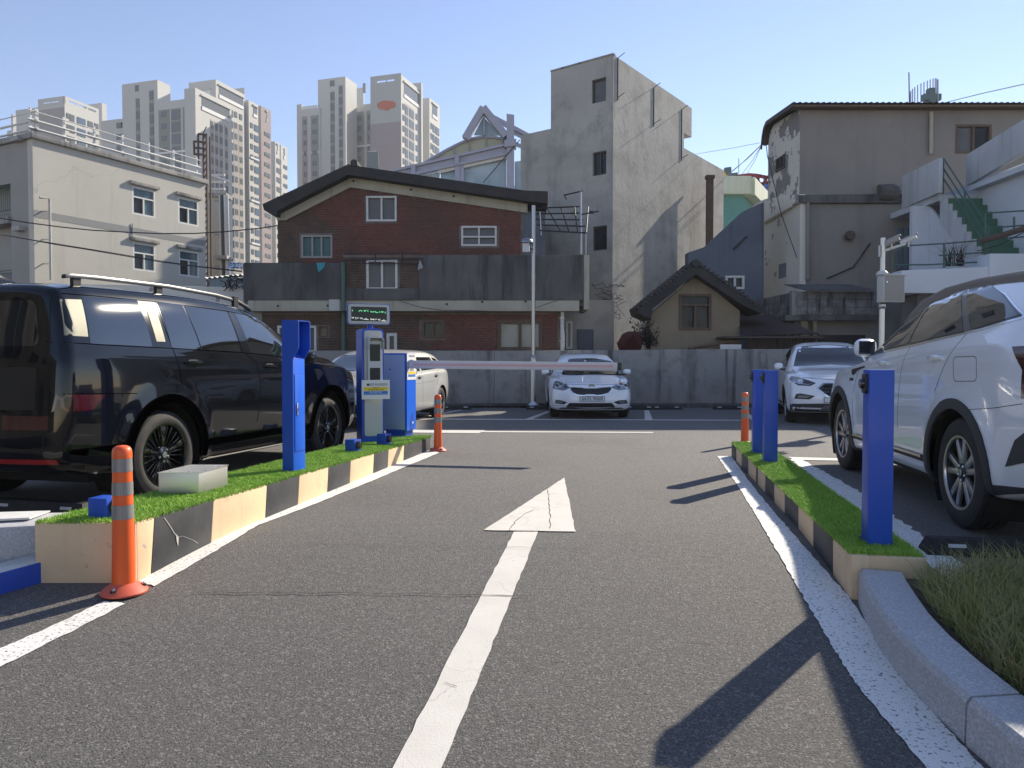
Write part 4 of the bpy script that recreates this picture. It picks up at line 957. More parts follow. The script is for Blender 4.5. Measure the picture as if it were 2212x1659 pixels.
window(Fh, *wins['W1'], bh, 'frame_white', 'glass_grey', 2, fw=.055, d0=-.03)
window(Fh, *wins['W2'], bh, 'frame_grey', 'glass_teal', (3,), fw=.05, d0=-.01)
window(Fh, *wins['W3'], bh, 'frame_white', 'glass_grey', 2, (1, 1.2), fw=.055, d0=-.03)
# soldier course over the gable window, cream verge band, dark roof
Fv = frame(0, YB-.10, 0); hv_ = lambda p: hit(Fv, *p)
bl = [hv_(Z2(*p)) for p in ((270, 1098), (795, 828), (2092, 1020), (2092, 1112), (800, 925), (330, 1166), (270, 1166))]
MB(Fv).prism(bl, 0, .095).build('verge_band', 'cream', bh)
for p in ((826, 880), (1243, 943), (1554, 991)):
    c = hv_(Z2(*p)); MB(Fv).lathe([(.035, -.004), (.035, .02)], 14, c=(c[0], 0, c[1]), axis='y').build('vent_hole', 'print_black', bh)
Fr_ = frame(0, YB-.45, 0); hr = lambda p: hit(Fr_, *p)
rl = [hr(Z2(*p)) for p in ((163, 1048), (788, 757), (830, 768), (2068, 948), (2240, 955), (2240, 1045), (2100, 1028), (820, 838), (780, 838), (270, 1098), (262, 1130), (175, 1092))]
MB(Fr_).prism(rl, 0, 8.5).build('roof', 'roof_dark', bh)
a_, b_ = hr(Z2(760, 762)), hr(Z2(790, 745))
MB(Fr_).tube([(hr(Z2(832, 752))[0], -.06, hr(Z2(832, 752))[1]), (hr(Z2(832, 752))[0], 8.5, hr(Z2(832, 752))[1])], .10, 10).build('ridge_tile', 'roof_tile', bh)
# side wall of the house and recessed dark corner column
MB(Fh).box(x1+.002, x1+.62, .0, .5, zb0, rgt[1]+.02).build('corner_column', 'slate_blue', bh)
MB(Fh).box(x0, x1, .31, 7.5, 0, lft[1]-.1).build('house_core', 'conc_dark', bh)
# balcony
YP = 20.3; Fp_ = frame(0, YP, 0); hp = lambda p: hit(Fp_, *p)
pl0, pl1 = hp((525, 570))[0], hp(Z6(745, 0))[0]; pr0, pr1 = hp(Z6(1300, 0))[0], hp(Z7(640, 105))[0]
zpt, zpb = hp((0, 567.5))[1], hp((0, 648))[1]; zptR = hp(Z7(640, 108))[1]; zpbm = hp(Z6(0, 400))[1]; zpbt = hp(Z6(0, 322))[1]
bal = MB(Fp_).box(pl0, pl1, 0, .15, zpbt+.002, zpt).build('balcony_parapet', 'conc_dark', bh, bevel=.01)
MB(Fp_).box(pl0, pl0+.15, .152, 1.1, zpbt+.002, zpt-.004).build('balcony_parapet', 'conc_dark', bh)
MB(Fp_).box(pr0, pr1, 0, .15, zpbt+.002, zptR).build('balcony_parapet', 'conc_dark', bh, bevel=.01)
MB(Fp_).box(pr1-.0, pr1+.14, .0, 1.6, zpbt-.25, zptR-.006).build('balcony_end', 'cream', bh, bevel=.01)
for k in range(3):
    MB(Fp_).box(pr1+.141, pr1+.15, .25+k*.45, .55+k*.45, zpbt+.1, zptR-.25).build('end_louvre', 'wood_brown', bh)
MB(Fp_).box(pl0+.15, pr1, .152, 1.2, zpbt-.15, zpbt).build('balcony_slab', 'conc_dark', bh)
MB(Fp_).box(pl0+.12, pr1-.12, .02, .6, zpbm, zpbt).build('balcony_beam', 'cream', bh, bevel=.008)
for p in ((275, 363), (637, 361), (1505, 350), (1762, 333), (2077, 330)):
    c = hp(Z6(*p)); MB(Fp_).lathe([(.032, .012), (.032, .03)], 12, c=(c[0], 0, c[1]), axis='y').build('weep_hole', 'print_black', bh)
c = hp(Z6(680, 360)); MB(Fp_).box(c[0]-.12, c[0]+.17, -.01, .02, c[1]-.14, c[1]+.16).build('patch_plate', 'panel_grey', bh)
# projecting centre bay with its own window
bo = [(pl1+.002, zpbt+.002), (pr0-.002, zpbt+.002), (pr0-.002, hp(Z6(0, -10))[1]), (pl1+.002, hp(Z6(0, -10))[1])]
bwn = [hp(Z6(920, 245)), hp(Z6(1145, 25))]
FpB = frame(0, YP+.03, 0)
bay = wall('bay_wall', FpB, bo, [rect(*bwn)], .9, 'mortar', bh)
zs_ = hp(Z6(0, 236))[1]
lay_bricks(bay, FpB, [(bo[0][0], zs_), (bo[1][0], zs_), bo[2], bo[3]], [rect((bwn[0][0]-.02, bwn[0][1]-.02), (bwn[1][0]+.02, bwn[1][1]))], 60, lambda c: 'brick_brown' if c[0] < -2.4 else 'brick_red', lambda c: 1+c[1])
MB(FpB).box(bo[0][0], bo[1][0], -.06, -.014, zpbt+.004, zs_).build('bay_sill_band', 'conc_dark', bh, bevel=.008)
window(FpB, *bwn, bh, 'frame_white', 'glass_grey', 2, fw=.06, d0=-.03)
# drying rack, cloths
rk = MB(FpB); y_ = -.12
for (a, b) in (((760, 30), (1330, 20)), ((890, 55), (1300, 55)), ((760, 30), (760, 70)), ((890, 15), (890, 58)), ((985, -22), (985, 55)), ((1180, -25), (1180, 55)), ((1330, 15), (1330, 80)), ((760, -15), (1330, -18))):
    A, B = hit(FpB, *Z6(*a), y_), hit(FpB, *Z6(*b), y_); rk.tube([(A[0], y_, A[1]), (B[0], y_, B[1])], .014, 6)
rk.build('drying_rack', 'wire', bh)
def cloth(name, label, pts, Y, mat):
    V = [at(u, v, Y) for u, v in pts]; n = len(V); t = MB()
    t.add([tuple(p) for p in V]+[(p.x+.01, p.y+.03, p.z) for p in V], [tuple(range(n)), tuple(range(2*n-1, n-1, -1))]+[(i, i+n, (i+1) % n+n, (i+1) % n) for i in range(n)])
    tag(t.build(name, mat), label, 'cloth')
cloth('hanging_cloth', 'teal cloth hanging over the left balcony parapet', [Z6(555, 50), Z6(620, 48), Z6(612, 80), Z6(590, 105), Z6(570, 118), Z6(562, 85)], 20.26, 'cloth_teal')
cloth('hanging_cloth', 'grey rag tied to the drying rack rail', [Z6(1305, 30), Z6(1322, 60), Z6(1330, 85), Z6(1310, 95), Z6(1292, 102), Z6(1298, 70)], 20.12, 'cloth_grey')
# lower storey
Fl = frame(0, 20.72, 0); hl = lambda p: hit(Fl, *p)
lw0, lw1 = hl(Z6(160, 0))[0], hl(Z7(472, 0))[0]
lwin = dict(A=((1325, 600), (1490, 468)), B=((1875, 686), (2200, 468)), C=((1068, 700), (1143, 562)), D=((275, 700), (556, 507)), E=((572, 590), (640, 510)))
lwin = {k: [hl(Z6(*a)), hl(Z6(*b))] for k, (a, b) in lwin.items()}
lo = [(lw0, 0), (lw1, 0), (lw1, zpbm-.001), (lw0, zpbm-.001)]
lh = [rect(*lwin[k]) for k in lwin]
lwl = wall('lower_wall', Fl, lo, lh, .5, 'mortar', bh)
lay_bricks(lwl, Fl, [(lw0, 1.2), (lw1, 1.2), (lw1, zpbm-.03), (lw0, zpbm-.03)], lh, 90, lambda c: 'brick_brown' if c[0] < hl(Z6(1250, 0))[0]+.5*math.sin(9*c[1]) else 'brick_red', lambda c: c[0]+10)
window(Fl, *lwin['A'], bh, 'wood_brown', 'glass_dark', 2, fw=.07, d0=-.02)
window(Fl, *lwin['B'], bh, 'wood_brown', 'glass_frost', 2, fw=.09, d0=-.03)
window(Fl, *lwin['C'], bh, 'frame_white', 'glass_grey', 1, fw=.08, d0=-.03)
window(Fl, *lwin['D'], bh, 'frame_white', 'glass_grey', 2, fw=.06, d0=-.03)
window(Fl, *lwin['E'], bh, 'wood_brown', 'tan_wall', 1, fw=.03, d0=-.01)
MB(Fl).box(lw0-.25, lw0-.002, -.05, .4, 0, zpbm).build('end_column', 'conc_wall', bh)
dp = hl(Z6(755, 0))[0]; MB(Fl).tube([(dp, -.10, 0), (dp, -.10, zpbm-.01)], .06, 10).build('downpipe', 'rail_green', bh, smooth=40)
dp = hp(Z6(755, 0))[0]; MB(Fp_).tube([(dp, -.07, zpbm), (dp, -.07, zpt)], .06, 10).build('downpipe', 'rail_green', bh, smooth=40)
dp = hl(Z7(482, 0))[0]; MB(Fl).tube([(dp, -.10, 0), (dp, -.10, zpbm)], .055, 12).build('downpipe', 'frame_white', bh, smooth=40)
for v in (740, 575): MB(Fl).box(dp-.08, dp+.06, -.17, -.0, hl(Z7(0, v))[1], hl(Z7(0, v))[1]+.03).build('pipe_clamp', 'galv', bh)
# passage at the right end of the house
Fq = frame(0, 22.3, 0); hq = lambda p: hit(Fq, *p)
ps = thing('passage_wall', 'grey passage wall with a dark blue door right of the brick house', 'wall', (2.7, 22.3, 0))
MB(Fq).box(hq(Z7(500, 0))[0], hq(Z7(860, 0))[0], 0, .3, 0, 3.0).build('wall', 'conc_tower', ps)
dr_ = MB(Fq).box(hq(Z7(592, 0))[0], hq(Z7(710, 0))[0], -.05, -.002, .0, hq(Z7(0, 650))[1]).build('door', 'slate_blue', ps)
MB(Fq).box(hq(Z7(592, 0))[0]+.06, hq(Z7(592, 0))[0]+.10, -.075, -.052, 1.0, 1.12).build('handle', 'galv', dr_)
gw = [hq(Z7(505, 790)), hq(Z7(560, 590))]; 
window(frame(0, 21.6, 0), hit(frame(0, 21.6, 0), *Z7(510, 790)), hit(frame(0, 21.6, 0), *Z7(556, 590)), ps, 'frame_white', 'glass_grey', 1, fw=.05)
# steel frame and aerials on the right balcony
sf = thing('canopy_frame', 'rusty steel canopy frame over the right end of the balcony', 'steel frame', (2, 20.8, 4))
mb = MB(); Yf0, Yf1 = 20.35, 21.9
P = lambda x, y, Y: at(*Z3(x, y), Y)
A0, A1, B0, B1 = P(270, 1240, Yf0+.6), P(605, 1212, Yf1), P(395, 1345, Yf0), P(655, 1385, Yf0)
for k in range(5):
    t = k/4; mb.tube([P(255+k*15, 1225+k*40, 21.0-k*.17), P(605+k*14, 1212+k*48, 21.6-k*.3)], .022, 6)
for k in range(4):
    t = k/3; mb.tube([P(370+k*100, 1220-k*2, 21.4), P(470+k*62, 1395+k*2, 20.35)], .018, 6)
mb.build('grid_bars', 'wire', sf)
mb = MB(); mb.tube([P(615, 1100, 20.9), P(618, 1560, 20.6)], .03, 8); mb.build('mast', 'galv', sf)
mb = MB(); mb.tube([P(492, 1130, 20.9), P(630, 1098, 20.9)], .02, 6); mb.tube([P(495, 1125, 20.9), P(512, 1160, 20.9)], .016, 6)
for k in range(7): mb.tube([P(500+k*18, 1124-k*4, 20.75), P(500+k*18, 1124-k*4, 21.05)], .007, 4)
mb.build('aerial', 'wire', sf)
mb = MB(); mb.tube([P(620, 1270, 20.8), P(748, 1245, 20.8)], .02, 6); mb.lathe([(.07, -.03), (.07, .03)], 10, c=P(695, 1252, 20.8)); mb.build('aerial', 'wire', sf)
mb = MB(); 
for a, b in (((655, 1390), (655, 1560)), ((320, 1250), (330, 1420))): mb.tube([P(*a, 20.4), P(*b, 20.4)], .015, 6)
mb.build('struts', 'galv', sf)

# ---------------------------------------------------------------- concrete tower block
tw = thing('concrete_tower', 'tall bare concrete block with three small windows in line', 'building', (3.2, 24, 0))
C0 = at(1325, 118, 24.0); Lp = at(1190, 155, 25.41)
angL = math.atan2(C0.y-Lp.y, C0.x-Lp.x); FtL = frame(Lp.x, Lp.y, angL); wL = (Vector((C0.x, C0.y))-Vector((Lp.x, Lp.y))).length
hL = lambda p: hit(FtL, *p)
angR = angL + math.pi/2; FtR = frame(C0.x, C0.y, angR); hR = lambda p: hit(FtR, *p)
ztop = C0.z; sR = hR((1478, 243))[0]
tws = [[hL(Z3(*a)), hL(Z3(*b))] for a, b in (((697, 465), (800, 268)), ((703, 992), (803, 802)), ((703, 1535), (807, 1347)))]
wall('front_wall', FtL, [(0, 0), (wL, 0), (wL, ztop), (0, ztop)], [rect(*w) for w in tws], .3, 'conc_tower', tw, reveal=.14)
for i, w in enumerate(tws): window(FtL, *w, tw, 'dark_grey', 'glass_dark' if i else 'glass_grey', (1, 2, 1)[i], fw=.04, d0=.06, d1=.14)
MB(FtR).box(.302, sR, .001, 2.2, 0, ztop-.002).build('side_wall', 'conc_tower', tw)
s2 = hR(Z3(1660, 960))[0]; z2_ = hR(Z3(1345, 770))[1]
MB(FtR).box(sR+.002, s2, .02, 4.0, 0, z2_).build('rear_wing', 'conc_tower', tw)
a, b = hR(Z3(1345, 510)), hR(Z3(1405, 600))
MB(FtR).box(sR+.002, sR+.75, .02, .4, ztop-1.1, ztop-.0).build('roof_beam', 'conc_tower', tw)
sl = hL((1123.5, 291))[0]; zl_ = hL((1155, 285))[1]
MB(FtL).box(sl, -.002, .03, 3.0, 0, zl_).build('low_wing', 'conc_tower', tw)
MB(FtL).box(-.01, wL+.01, -.02, .12, ztop+.0005, ztop+.05).build('parapet_edge', 'conc_wall', tw)
for (x, ya, yb) in ((885, 130, 440), (1147, 345, 630), (1350, 505, 880)):
    A, B = hR(Z3(x, ya)), hR(Z3(x, yb))
    rb = MB(FtR).tube([(A[0], -.006, A[1]), (A[0], -.006, B[1])], .022, 6).build('steel_bar', 'wire', tw)
    mb = MB(FtR)
    for q in (A[1]+.03, B[1]+.12): mb.tube([(A[0]-.06, -.28, q+.05), (A[0]+.02, -.02, q-.02)], .012, 5)
    mb.build('bracket', 'wire', rb)
# chimney in front of the rear wing
cy_ = thing('flue_pipe', 'rusty brown square flue rising beside the teal building', 'flue', (xat(1534, 29.3), 29.3, 0))
fa, fb = at(*Z3(1537, 1005), 29.3), at(*Z3(1580, 1500), 29.3)
MB().box(fa.x, fb.x, 29.3, 29.5, 0, fa.z).build('shaft', 'rust_pipe', cy_); MB().box(fa.x-.04, fb.x+.04, 29.26, 29.54, fa.z+.001, fa.z+.12).build('cap', 'rust_pipe', cy_)
# vines on the tower foot
vn = thing('wall_vine', 'bare dark creeper on the foot of the concrete tower', 'creeper', (3, 24, 1))
mb = MB()
for k in range(26):
    x0_, y0_ = random.uniform(690, 860), random.uniform(320, 560); pts = []
    for j in range(6): pts.append(FtL @ Vector((*hL(Z7(x0_+j*random.uniform(8, 22), y0_+j*random.uniform(-3, 9)+random.uniform(-8, 8))), 0)).xzy + Vector((-.03, -.03, 0)))
    mb.tube(pts, .007, 4, cap=False)
mb.build('stems', 'vine', vn)
# shadow-casting neighbour details: bush and umbrella by the small house
bsh = thing('bare_bush', 'dark bare bush at the corner of the small gabled house', 'bush', (4.9, 20.6, .9))
pts = []
mb = MB(); lv = []
for k in range(50):
    b = at(*Z7(1130+random.uniform(-30, 30), 790), 20.7); t = at(*Z7(random.uniform(985, 1190), random.uniform(570, 740)), 20.7+random.uniform(-.4, .4)); m_ = b.lerp(t, .5)+Vector((random.uniform(-.1, .1), 0, .1))
    mb.tube([b, m_, t], [.012, .008, .003], 4); 
    for j in range(10): lv.append(tuple(b.lerp(t, random.uniform(.4, 1))+Vector((random.uniform(-.12, .12), random.uniform(-.12, .12), random.uniform(-.1, .1)))))
mb.build('stems', 'vine', bsh); blades('leaves', lv, .07, .05, .9, 'vine', bsh)
um = thing('parasol', 'dark red closed garden parasol behind the wall', 'parasol', (xat(1369, 20.4), 20.4, 1.0))
pu = [at(*Z7(x, y), 20.4) for x, y in ((890, 750), (930, 680), (965, 664), (1020, 664), (1062, 690), (1070, 745), (1055, 800), (905, 800))]
cu = sum(pu, Vector())/len(pu); n = len(pu)
MB().add([tuple(p) for p in pu]+[tuple(cu+Vector((0, -.35, .12)))]+[(p.x, p.y+.3, p.z) for p in pu], [(i, (i+1) % n, n) for i in range(n)]+[(i, i+n+1, (i+1) % n+n+1, (i+1) % n) for i in range(n)]+[tuple(range(n+1, 2*n+1))]).build('canopy', 'umbrella_red', um)
MB().tube([(cu.x, 20.55, 0), (cu.x, 20.55, 1.5)], .03, 8).build('pole', 'galv', um)

# ---------------------------------------------------------------- small gabled house
YG = 20.6; Fg = frame(0, YG, 0); hg = lambda p: hit(Fg, *p)
gh = thing('gabled_house', 'small tan house with steep dark tiled gable roof', 'house', (6, YG, 0))
gx0, gx1 = hg(Z7(1130, 0))[0], hg(Z7(1778, 0))[0]
gwn = [hg(Z7(1330, 655)), hg(Z7(1566, 393))]
gout = [(gx0, 0), (gx1, 0), (gx1, hg(Z7(0, 515))[1]), hg(Z7(1452, 255)), (gx0, hg(Z7(0, 535))[1])]
wall('gable_wall', Fg, gout, [rect(*gwn)], .25, 'tan_wall', gh, reveal=.15)
window(Fg, *gwn, gh, 'wood_brown', 'glass_dark', (2, 1), (2.6, 1), fw=.07, d0=-.03)
MB(Fg).box(gx0+.05, gx1, .26, .9, 0, hg(Z7(0, 540))[1]).build('house_core', 'tan_wall', gh)
Fgr = frame(0, YG-.4, 0); hgr = lambda p: hit(Fgr, *p)
gl = [hgr(Z7(*p)) for p in ((1030, 505), (1440, 172), (1465, 172), (1962, 520), (1930, 535), (1790, 470), (1455, 250), (1140, 500), (1128, 575), (1040, 535))]
MB(Fgr).prism(gl, 0, 1.3).build('roof', 'roof_dark', gh)
ax = hgr(Z7(1452, 170)); MB(Fgr).tube([(ax[0], -.08, ax[1]), (ax[0], 1.3, ax[1])], .11, 10).build('ridge_tile', 'roof_tile', gh)
for sgn, (pa, pb) in ((-1, (gl[0], gl[1])), (1, (gl[2], gl[3]))):
    A, B = Vector(pa), Vector(pb); n = 16
    for k in range(n):
        p = A.lerp(B, (k+.5)/n); q = (B-A).normalized(); nn = Vector((-q.y, q.x)); nn = nn if nn.y > 0 else -nn
        MB(Fgr).tube([(p.x+nn.x*.03, -.03, p.y+nn.y*.03), (p.x+nn.x*.03, 1.3, p.y+nn.y*.03)], .055, 6).build('tile_row', 'roof_tile', gh)
MB(Fg).box(hg(Z7(1605, 0))[0], hg(Z7(2300, 0))[0], -.9, -.0, hg(Z7(0, 722))[1], hg(Z7(0, 708))[1]).build('lean_to_edge', 'tin_brown', gh)
# lean-to with corrugated roof
lt = thing('lean_to', 'low lean-to with rusty corrugated sheets beside the gabled house', 'shed', (8, 20.5, 0))
lx0, lx1 = hg(Z8(140, 0))[0], hg(Z8(640, 0))[0]
def corrugated(name, mat, parent, p00, p10, p11, p01, n, amp, thick=.01):
    """sheet between four corners with n waves along p00-p10"""
    V = []; F_ = []; m = n*4
    a, b, c, d = (Vector(p) for p in (p00, p10, p11, p01)); nr = (b-a).cross(d-a).normalized()
    for i in range(m+1):
        t = i/m; o = nr*amp*math.sin(2*math.pi*n*t)
        V += [a.lerp(b, t)+o, d.lerp(c, t)+o, a.lerp(b, t)+o-nr*thick, d.lerp(c, t)+o-nr*thick]
    for i in range(m):
        k = i*4; F_ += [(k, k+4, k+5, k+1), (k+2, k+3, k+7, k+6), (k, k+2, k+6, k+4), (k+1, k+5, k+7, k+3)]
    return MB().add(V, F_).build(name, mat, parent, smooth=50, recalc=False)
zz0, zz1 = hg(Z8(0, 580))[1], hg(Z8(0, 500))[1]
corrugated('roof_sheet', 'tin_brown', lt, (lx0, 19.75, zz0), (lx1, 19.75, zz0+.02), (lx1-.3, 22.3, zz1+.35), (lx0, 22.3, zz1+.4), 26, .02)
corrugated('wall_sheet', 'tin_brown', lt, (lx0, 20.0, 0.6), (lx1, 20.0, .6), (lx1, 20.0, zz0-.03), (lx0, 20.0, zz0-.03), 26, .02)
MB().box(hg(Z7(1575, 0))[0], hg(Z7(1722, 0))[0], 19.75, 19.8, hg(Z7(0, 785))[1]-.05, hg(Z7(0, 765))[1]).build('sign_board', 'frame_white', lt)
A, B = at(*Z7(1400, 790), 19.9), at(*Z7(1765, 735), 19.9); MB().tube([A, B], .05, 6).build('pole_rail', 'wood_brown', lt)

# ---------------------------------------------------------------- slate-blue house behind
sh = thing('slate_house', 'blue grey rendered house squeezed behind the tiled gable', 'house', (xat(1550, 25), 25, 0))
Fsl = frame(0, 24.6, 0); hs = lambda p: hit(Fsl, *p)
so = [hs(Z3(1400, 2000)), hs(Z3(1950, 2000)), hs(Z3(1950, 1180)), hs(Z3(1810, 1240)), hs(Z3(1540, 1490)), hs(Z3(1520, 1505)), hs(Z3(1400, 1545))]
so[0] = (so[0][0], 0); so[1] = (so[1][0], 0)
sw = [hs(Z7(1667, 357)), hs(Z7(1806, 260))]
wall('front_wall', Fsl, so, [rect(*sw)], .5, 'slate_blue', sh, reveal=.12)
window(Fsl, *sw, sh, 'frame_white', 'glass_dark', 2, fw=.07, d0=-.04)
A, B = hs(Z3(1725, 1525)), hs(Z3(1820, 1430)); MB(Fsl).tube([(A[0], -.05, A[1]), (B[0], -.05, B[1])], .03, 6).build('slanting_pipe', 'wire', sh)
# ---------------------------------------------------------------- teal building and things beyond
tl = thing('teal_building', 'teal rendered building with pale cream roof edge', 'building', (xat(1580, 42), 42, 0))
Ft = frame(xat(1595, 42), 42, 0); a = hit(Ft, *Z3(1600, 1130)); b = hit(Ft, *Z3(1800, 1130))
MB(Ft).box(a[0], b[0]+.02, 0, 5, 0, a[1]).build('wall', 'teal', tl)
e = at(*Z3(1905, 1170), 45.5); p0_ = Ft @ Vector((b[0]+.02, 0, 0)); a2 = math.atan2(e.y-p0_.y, e.x-p0_.x)
MB(frame(p0_.x, p0_.y, a2)).box(.02, (Vector((e.x, e.y))-Vector((p0_.x, p0_.y))).length, 0, 3, 0, a[1]-.02).build('side_wall', 'teal', tl)
MB(Ft).box(a[0]-.3, b[0]+.35, -.35, 5, a[1]+.002, a[1]+1.0).build('roof_edge', 'pale_cream', tl, bevel=.05)
MB(frame(p0_.x+.35, p0_.y-.35, a2)).box(.3, 4.6, -.1, 1, a[1]+.004, a[1]+.96).build('roof_edge', 'pale_cream', tl)
yw = thing('yellow_building', 'sliver of yellow wall beyond the concrete tower', 'building', (xat(1570, 44), 44, 0))
a, b = at(*Z3(1658, 975), 44), at(*Z3(1700, 1085), 44); MB().hexa([(a.x, 44, 0), (b.x, 44, 0), (b.x, 47, 0), (a.x, 47, 0), (a.x, 44, a.z+.2), (b.x, 44, a.z-.4), (b.x, 47, a.z-.4), (a.x, 47, a.z+.2)]).build('wall', 'yellow_wall', yw)
ar = thing('market_arch_sign', 'dark red lattice arch with a blue box below and grey plates', 'arch', (xat(1620, 60), 60, 0))
P = lambda x, y: at(*Z3(x, y), 60.0)
def flatpart(name, mat, pts, th=.4, parent=ar, Y=60.0):
    V = [at(*Z3(*p), Y) for p in pts]; Fy = frame(0, Y, 0)
    MB(Fy).prism([(p.x, p.z) for p in V], 0, th).build(name, mat, parent)
flatpart('arch_top', 'red_steel', [(1690, 1010), (1760, 978), (1840, 968), (1900, 972), (1990, 990), (1990, 1006), (1900, 990), (1840, 986), (1765, 996), (1690, 1030)])
flatpart('arch_bottom', 'red_steel', [(1715, 1046), (1990, 1030), (1990, 1046), (1715, 1064)])
for k in range(5):
    x = 1715+k*55; flatpart('lattice_bar', 'red_steel', [(x, 1052), (x+14, 1052), (x+52, 985), (x+38, 985)]); flatpart('lattice_bar', 'red_steel', [(x+40, 1050), (x+54, 1050), (x+22, 985), (x+8, 985)], th=.3)
flatpart('sign_box', 'blue_sign', [(1842, 1048), (1990, 1044), (1990, 1150), (1880, 1150)], 1.2)
flatpart('sign_plate', 'sign_slate', [(1665, 928), (1712, 922), (1714, 968), (1760, 962), (1758, 1012), (1700, 1020), (1665, 985)], .3)
for k in range(2): flatpart('seam', 'wire', [(1850, 1075+k*35), (1990, 1072+k*35), (1990, 1076+k*35), (1850, 1079+k*35)], .02, Y=59.95)
flatpart('aerial', 'wire', [(1765, 860), (1768, 860), (1768, 972), (1765, 972)], .05)
# ---------------------------------------------------------------- peeling two-storey house on the right
ph = thing('peeling_house', 'old two storey house with peeling white gable and brown rendered front', 'house', (9, 24, 0))
Cn = Vector((9.12, 24.0)); Cf = Vector((8.98, 26.5))
Fpl = frame(Cf.x, Cf.y, math.atan2(Cn.y-Cf.y, Cn.x-Cf.x)); LPL = (Cn-Cf).length
hpl = lambda p: hit(Fpl, *p)
F24 = frame(0, 24.0, 0); h24 = lambda p: hit(F24, *p)
zr0 = h24(Z4(570, 352))[1]; zfl = h24(Z4(0, 985))[1]
po = [(0, hpl(Z4(338, 1062))[1]), (LPL, zfl), (LPL, zr0-.02), (LPL*.66, zr0+.06), (LPL*.18, zr0+.13), (.06*LPL, zr0-.05), (0, zr0-.4)]
pw = [hpl(Z4(412, 842)), hpl(Z4(476, 690))]; pwr = rect((pw[0][0], hpl(Z4(444, 800))[1]), (pw[1][0], hpl(Z4(444, 705))[1]))
wall('gable_wall', Fpl, po, [pwr], .2, 'peel_white', ph, reveal=.1)
window(Fpl, pwr[0], pwr[2], ph, 'dark_grey', 'glass_dark', 2, fw=.06, d0=-.05, d1=.08)
xe = 17.5
pw2 = [h24(Z4(1712, 680)), h24(Z4(1975, 470))]
wall('front_wall', F24, [(Cn.x+.01, zfl), (xe, zfl), (xe, zr0), (Cn.x+.01, zr0)], [rect(*pw2)], .2, 'brown_grey', ph, reveal=.12)
window(F24, *pw2, ph, 'wood_brown', 'glass_dark', 2, fw=.07, d0=-.02, panemats=['glass_grey', 'glass_dark'])
MB(F24).box(Cn.x+.3, xe, .25, 3.1, 0, zr0-.1).build('house_core', 'brown_grey', ph)
# corrugated roof with curved fall at the gable
Vp = []
pr = [(23.62, zr0+.06), (24.9, zr0+.17), (26.1, zr0+.27), (26.35, zr0+.15), (26.5, zr0-.1), (26.6, zr0-.42)]
nx = 150
for i in range(nx+1):
    x = 8.75+(xe+.5-8.75)*i/nx; w = .022*math.sin(i*math.pi/1.5)
    for (y, z) in pr: Vp.append((x, y, z+w))
m = len(pr)
MB().add(Vp, [(i*m+j, (i+1)*m+j, (i+1)*m+j+1, i*m+j+1) for i in range(nx) for j in range(m-1)]).build('roof_sheet', 'tin_brown', ph, recalc=False)
mb = MB()
for j in range(m-1):
    (y0, z0), (y1, z1) = pr[j], pr[j+1]
    mb.hexa([(8.74, y0, z0-.14), (8.80, y0, z0-.14), (8.80, y1, z1-.14), (8.74, y1, z1-.14), (8.74, y0, z0-.03), (8.80, y0, z0-.03), (8.80, y1, z1-.03), (8.74, y1, z1-.03)])
mb.build('verge_board', 'tin_brown', ph)
MB().box(8.8, xe, 23.66, 23.98, zr0-.06, zr0+.005).build('eave_board', 'wood_brown', ph)
# floor band and lower storey
zb1 = h24(Z4(0, 1045))[1]
MB(F24).hexa([(Cn.x-.05, -.12, zb1), (h24(Z4(1330, 0))[0], -.12, zb1), (h24(Z4(1330, 0))[0], .15, zb1), (Cn.x-.05, .15, zb1), (Cn.x-.05, -.12, zfl-.02), (h24(Z4(1330, 0))[0], -.12, zfl+.02), (h24(Z4(1330, 0))[0], .15, zfl+.1), (Cn.x-.05, .15, zfl+.05)]).build('floor_band', 'conc_dark', ph, bevel=.02)
c = h24(Z4(1255, 970)); MB(F24).lathe([(.25, -.5), (.28, -.1), (.2, .1)], 12, c=(c[0], -.1, c[1]), axis='x').build('band_box', 'conc_dark', ph)
Fb2 = frame(Cf.x-.25, Cf.y+1.3, math.atan2(Cn.y-.1-Cf.y-1.3, Cn.x-.08-Cf.x+.25)); Lb2 = (Vector((Cn.x-.08, Cn.y-.1))-Vector((Cf.x-.25, Cf.y+1.3))).length
hb2 = lambda p: hit(Fb2, *p)
MB(Fb2).prism([(0, hb2(Z4(185, 1250))[1]), (Lb2, zb1), (Lb2, zfl+.02), (hb2(Z4(330, 1010))[0], hb2(Z4(330, 1010))[1]), (hb2(Z4(270, 1035))[0], hb2(Z4(270, 1035))[1]), (0, hb2(Z4(178, 1100))[1])], 0, .28).build('gable_ledge', 'peel_white', ph, bevel=.02)
Flw = frame(Cf.x-.02, Cf.y+1.1, math.atan2(Cn.y-Cf.y-1.1, Cn.x+.05-Cf.x+.02)); hlw = lambda p: hit(Flw, *p); Llw = (Vector((Cn.x+.05, Cn.y))-Vector((Cf.x-.02, Cf.y+1.1))).length
wsh = rect(hlw(Z4(424, 1595)), hlw(Z4(482, 1472)))
wall('lower_gable_wall', Flw, [(0, 0), (Llw, 0), (Llw, zb1-.002), (0, hlw(Z4(212, 1262))[1])], [wsh], .2, 'peel_low', ph, reveal=.03)
MB(Flw).box(wsh[0][0], wsh[1][0], .012, .03, wsh[0][1], wsh[2][1]).build('shutter', 'door_slate', ph)
Fl2 = frame(0, 24.02, 0)
MB(Fl2).box(Cn.x+.06, 17, 0, .2, 0, zb1-.002).build('lower_front_wall', 'brown_grey', ph)
c0, c1 = h24(Z4(1280, 1525)), h24(Z4(1490, 1225))
dd_ = MB(F24).box(c0[0], c1[0], -.06, -.0, c0[1], c1[1]).build('door', 'door_slate', ph)
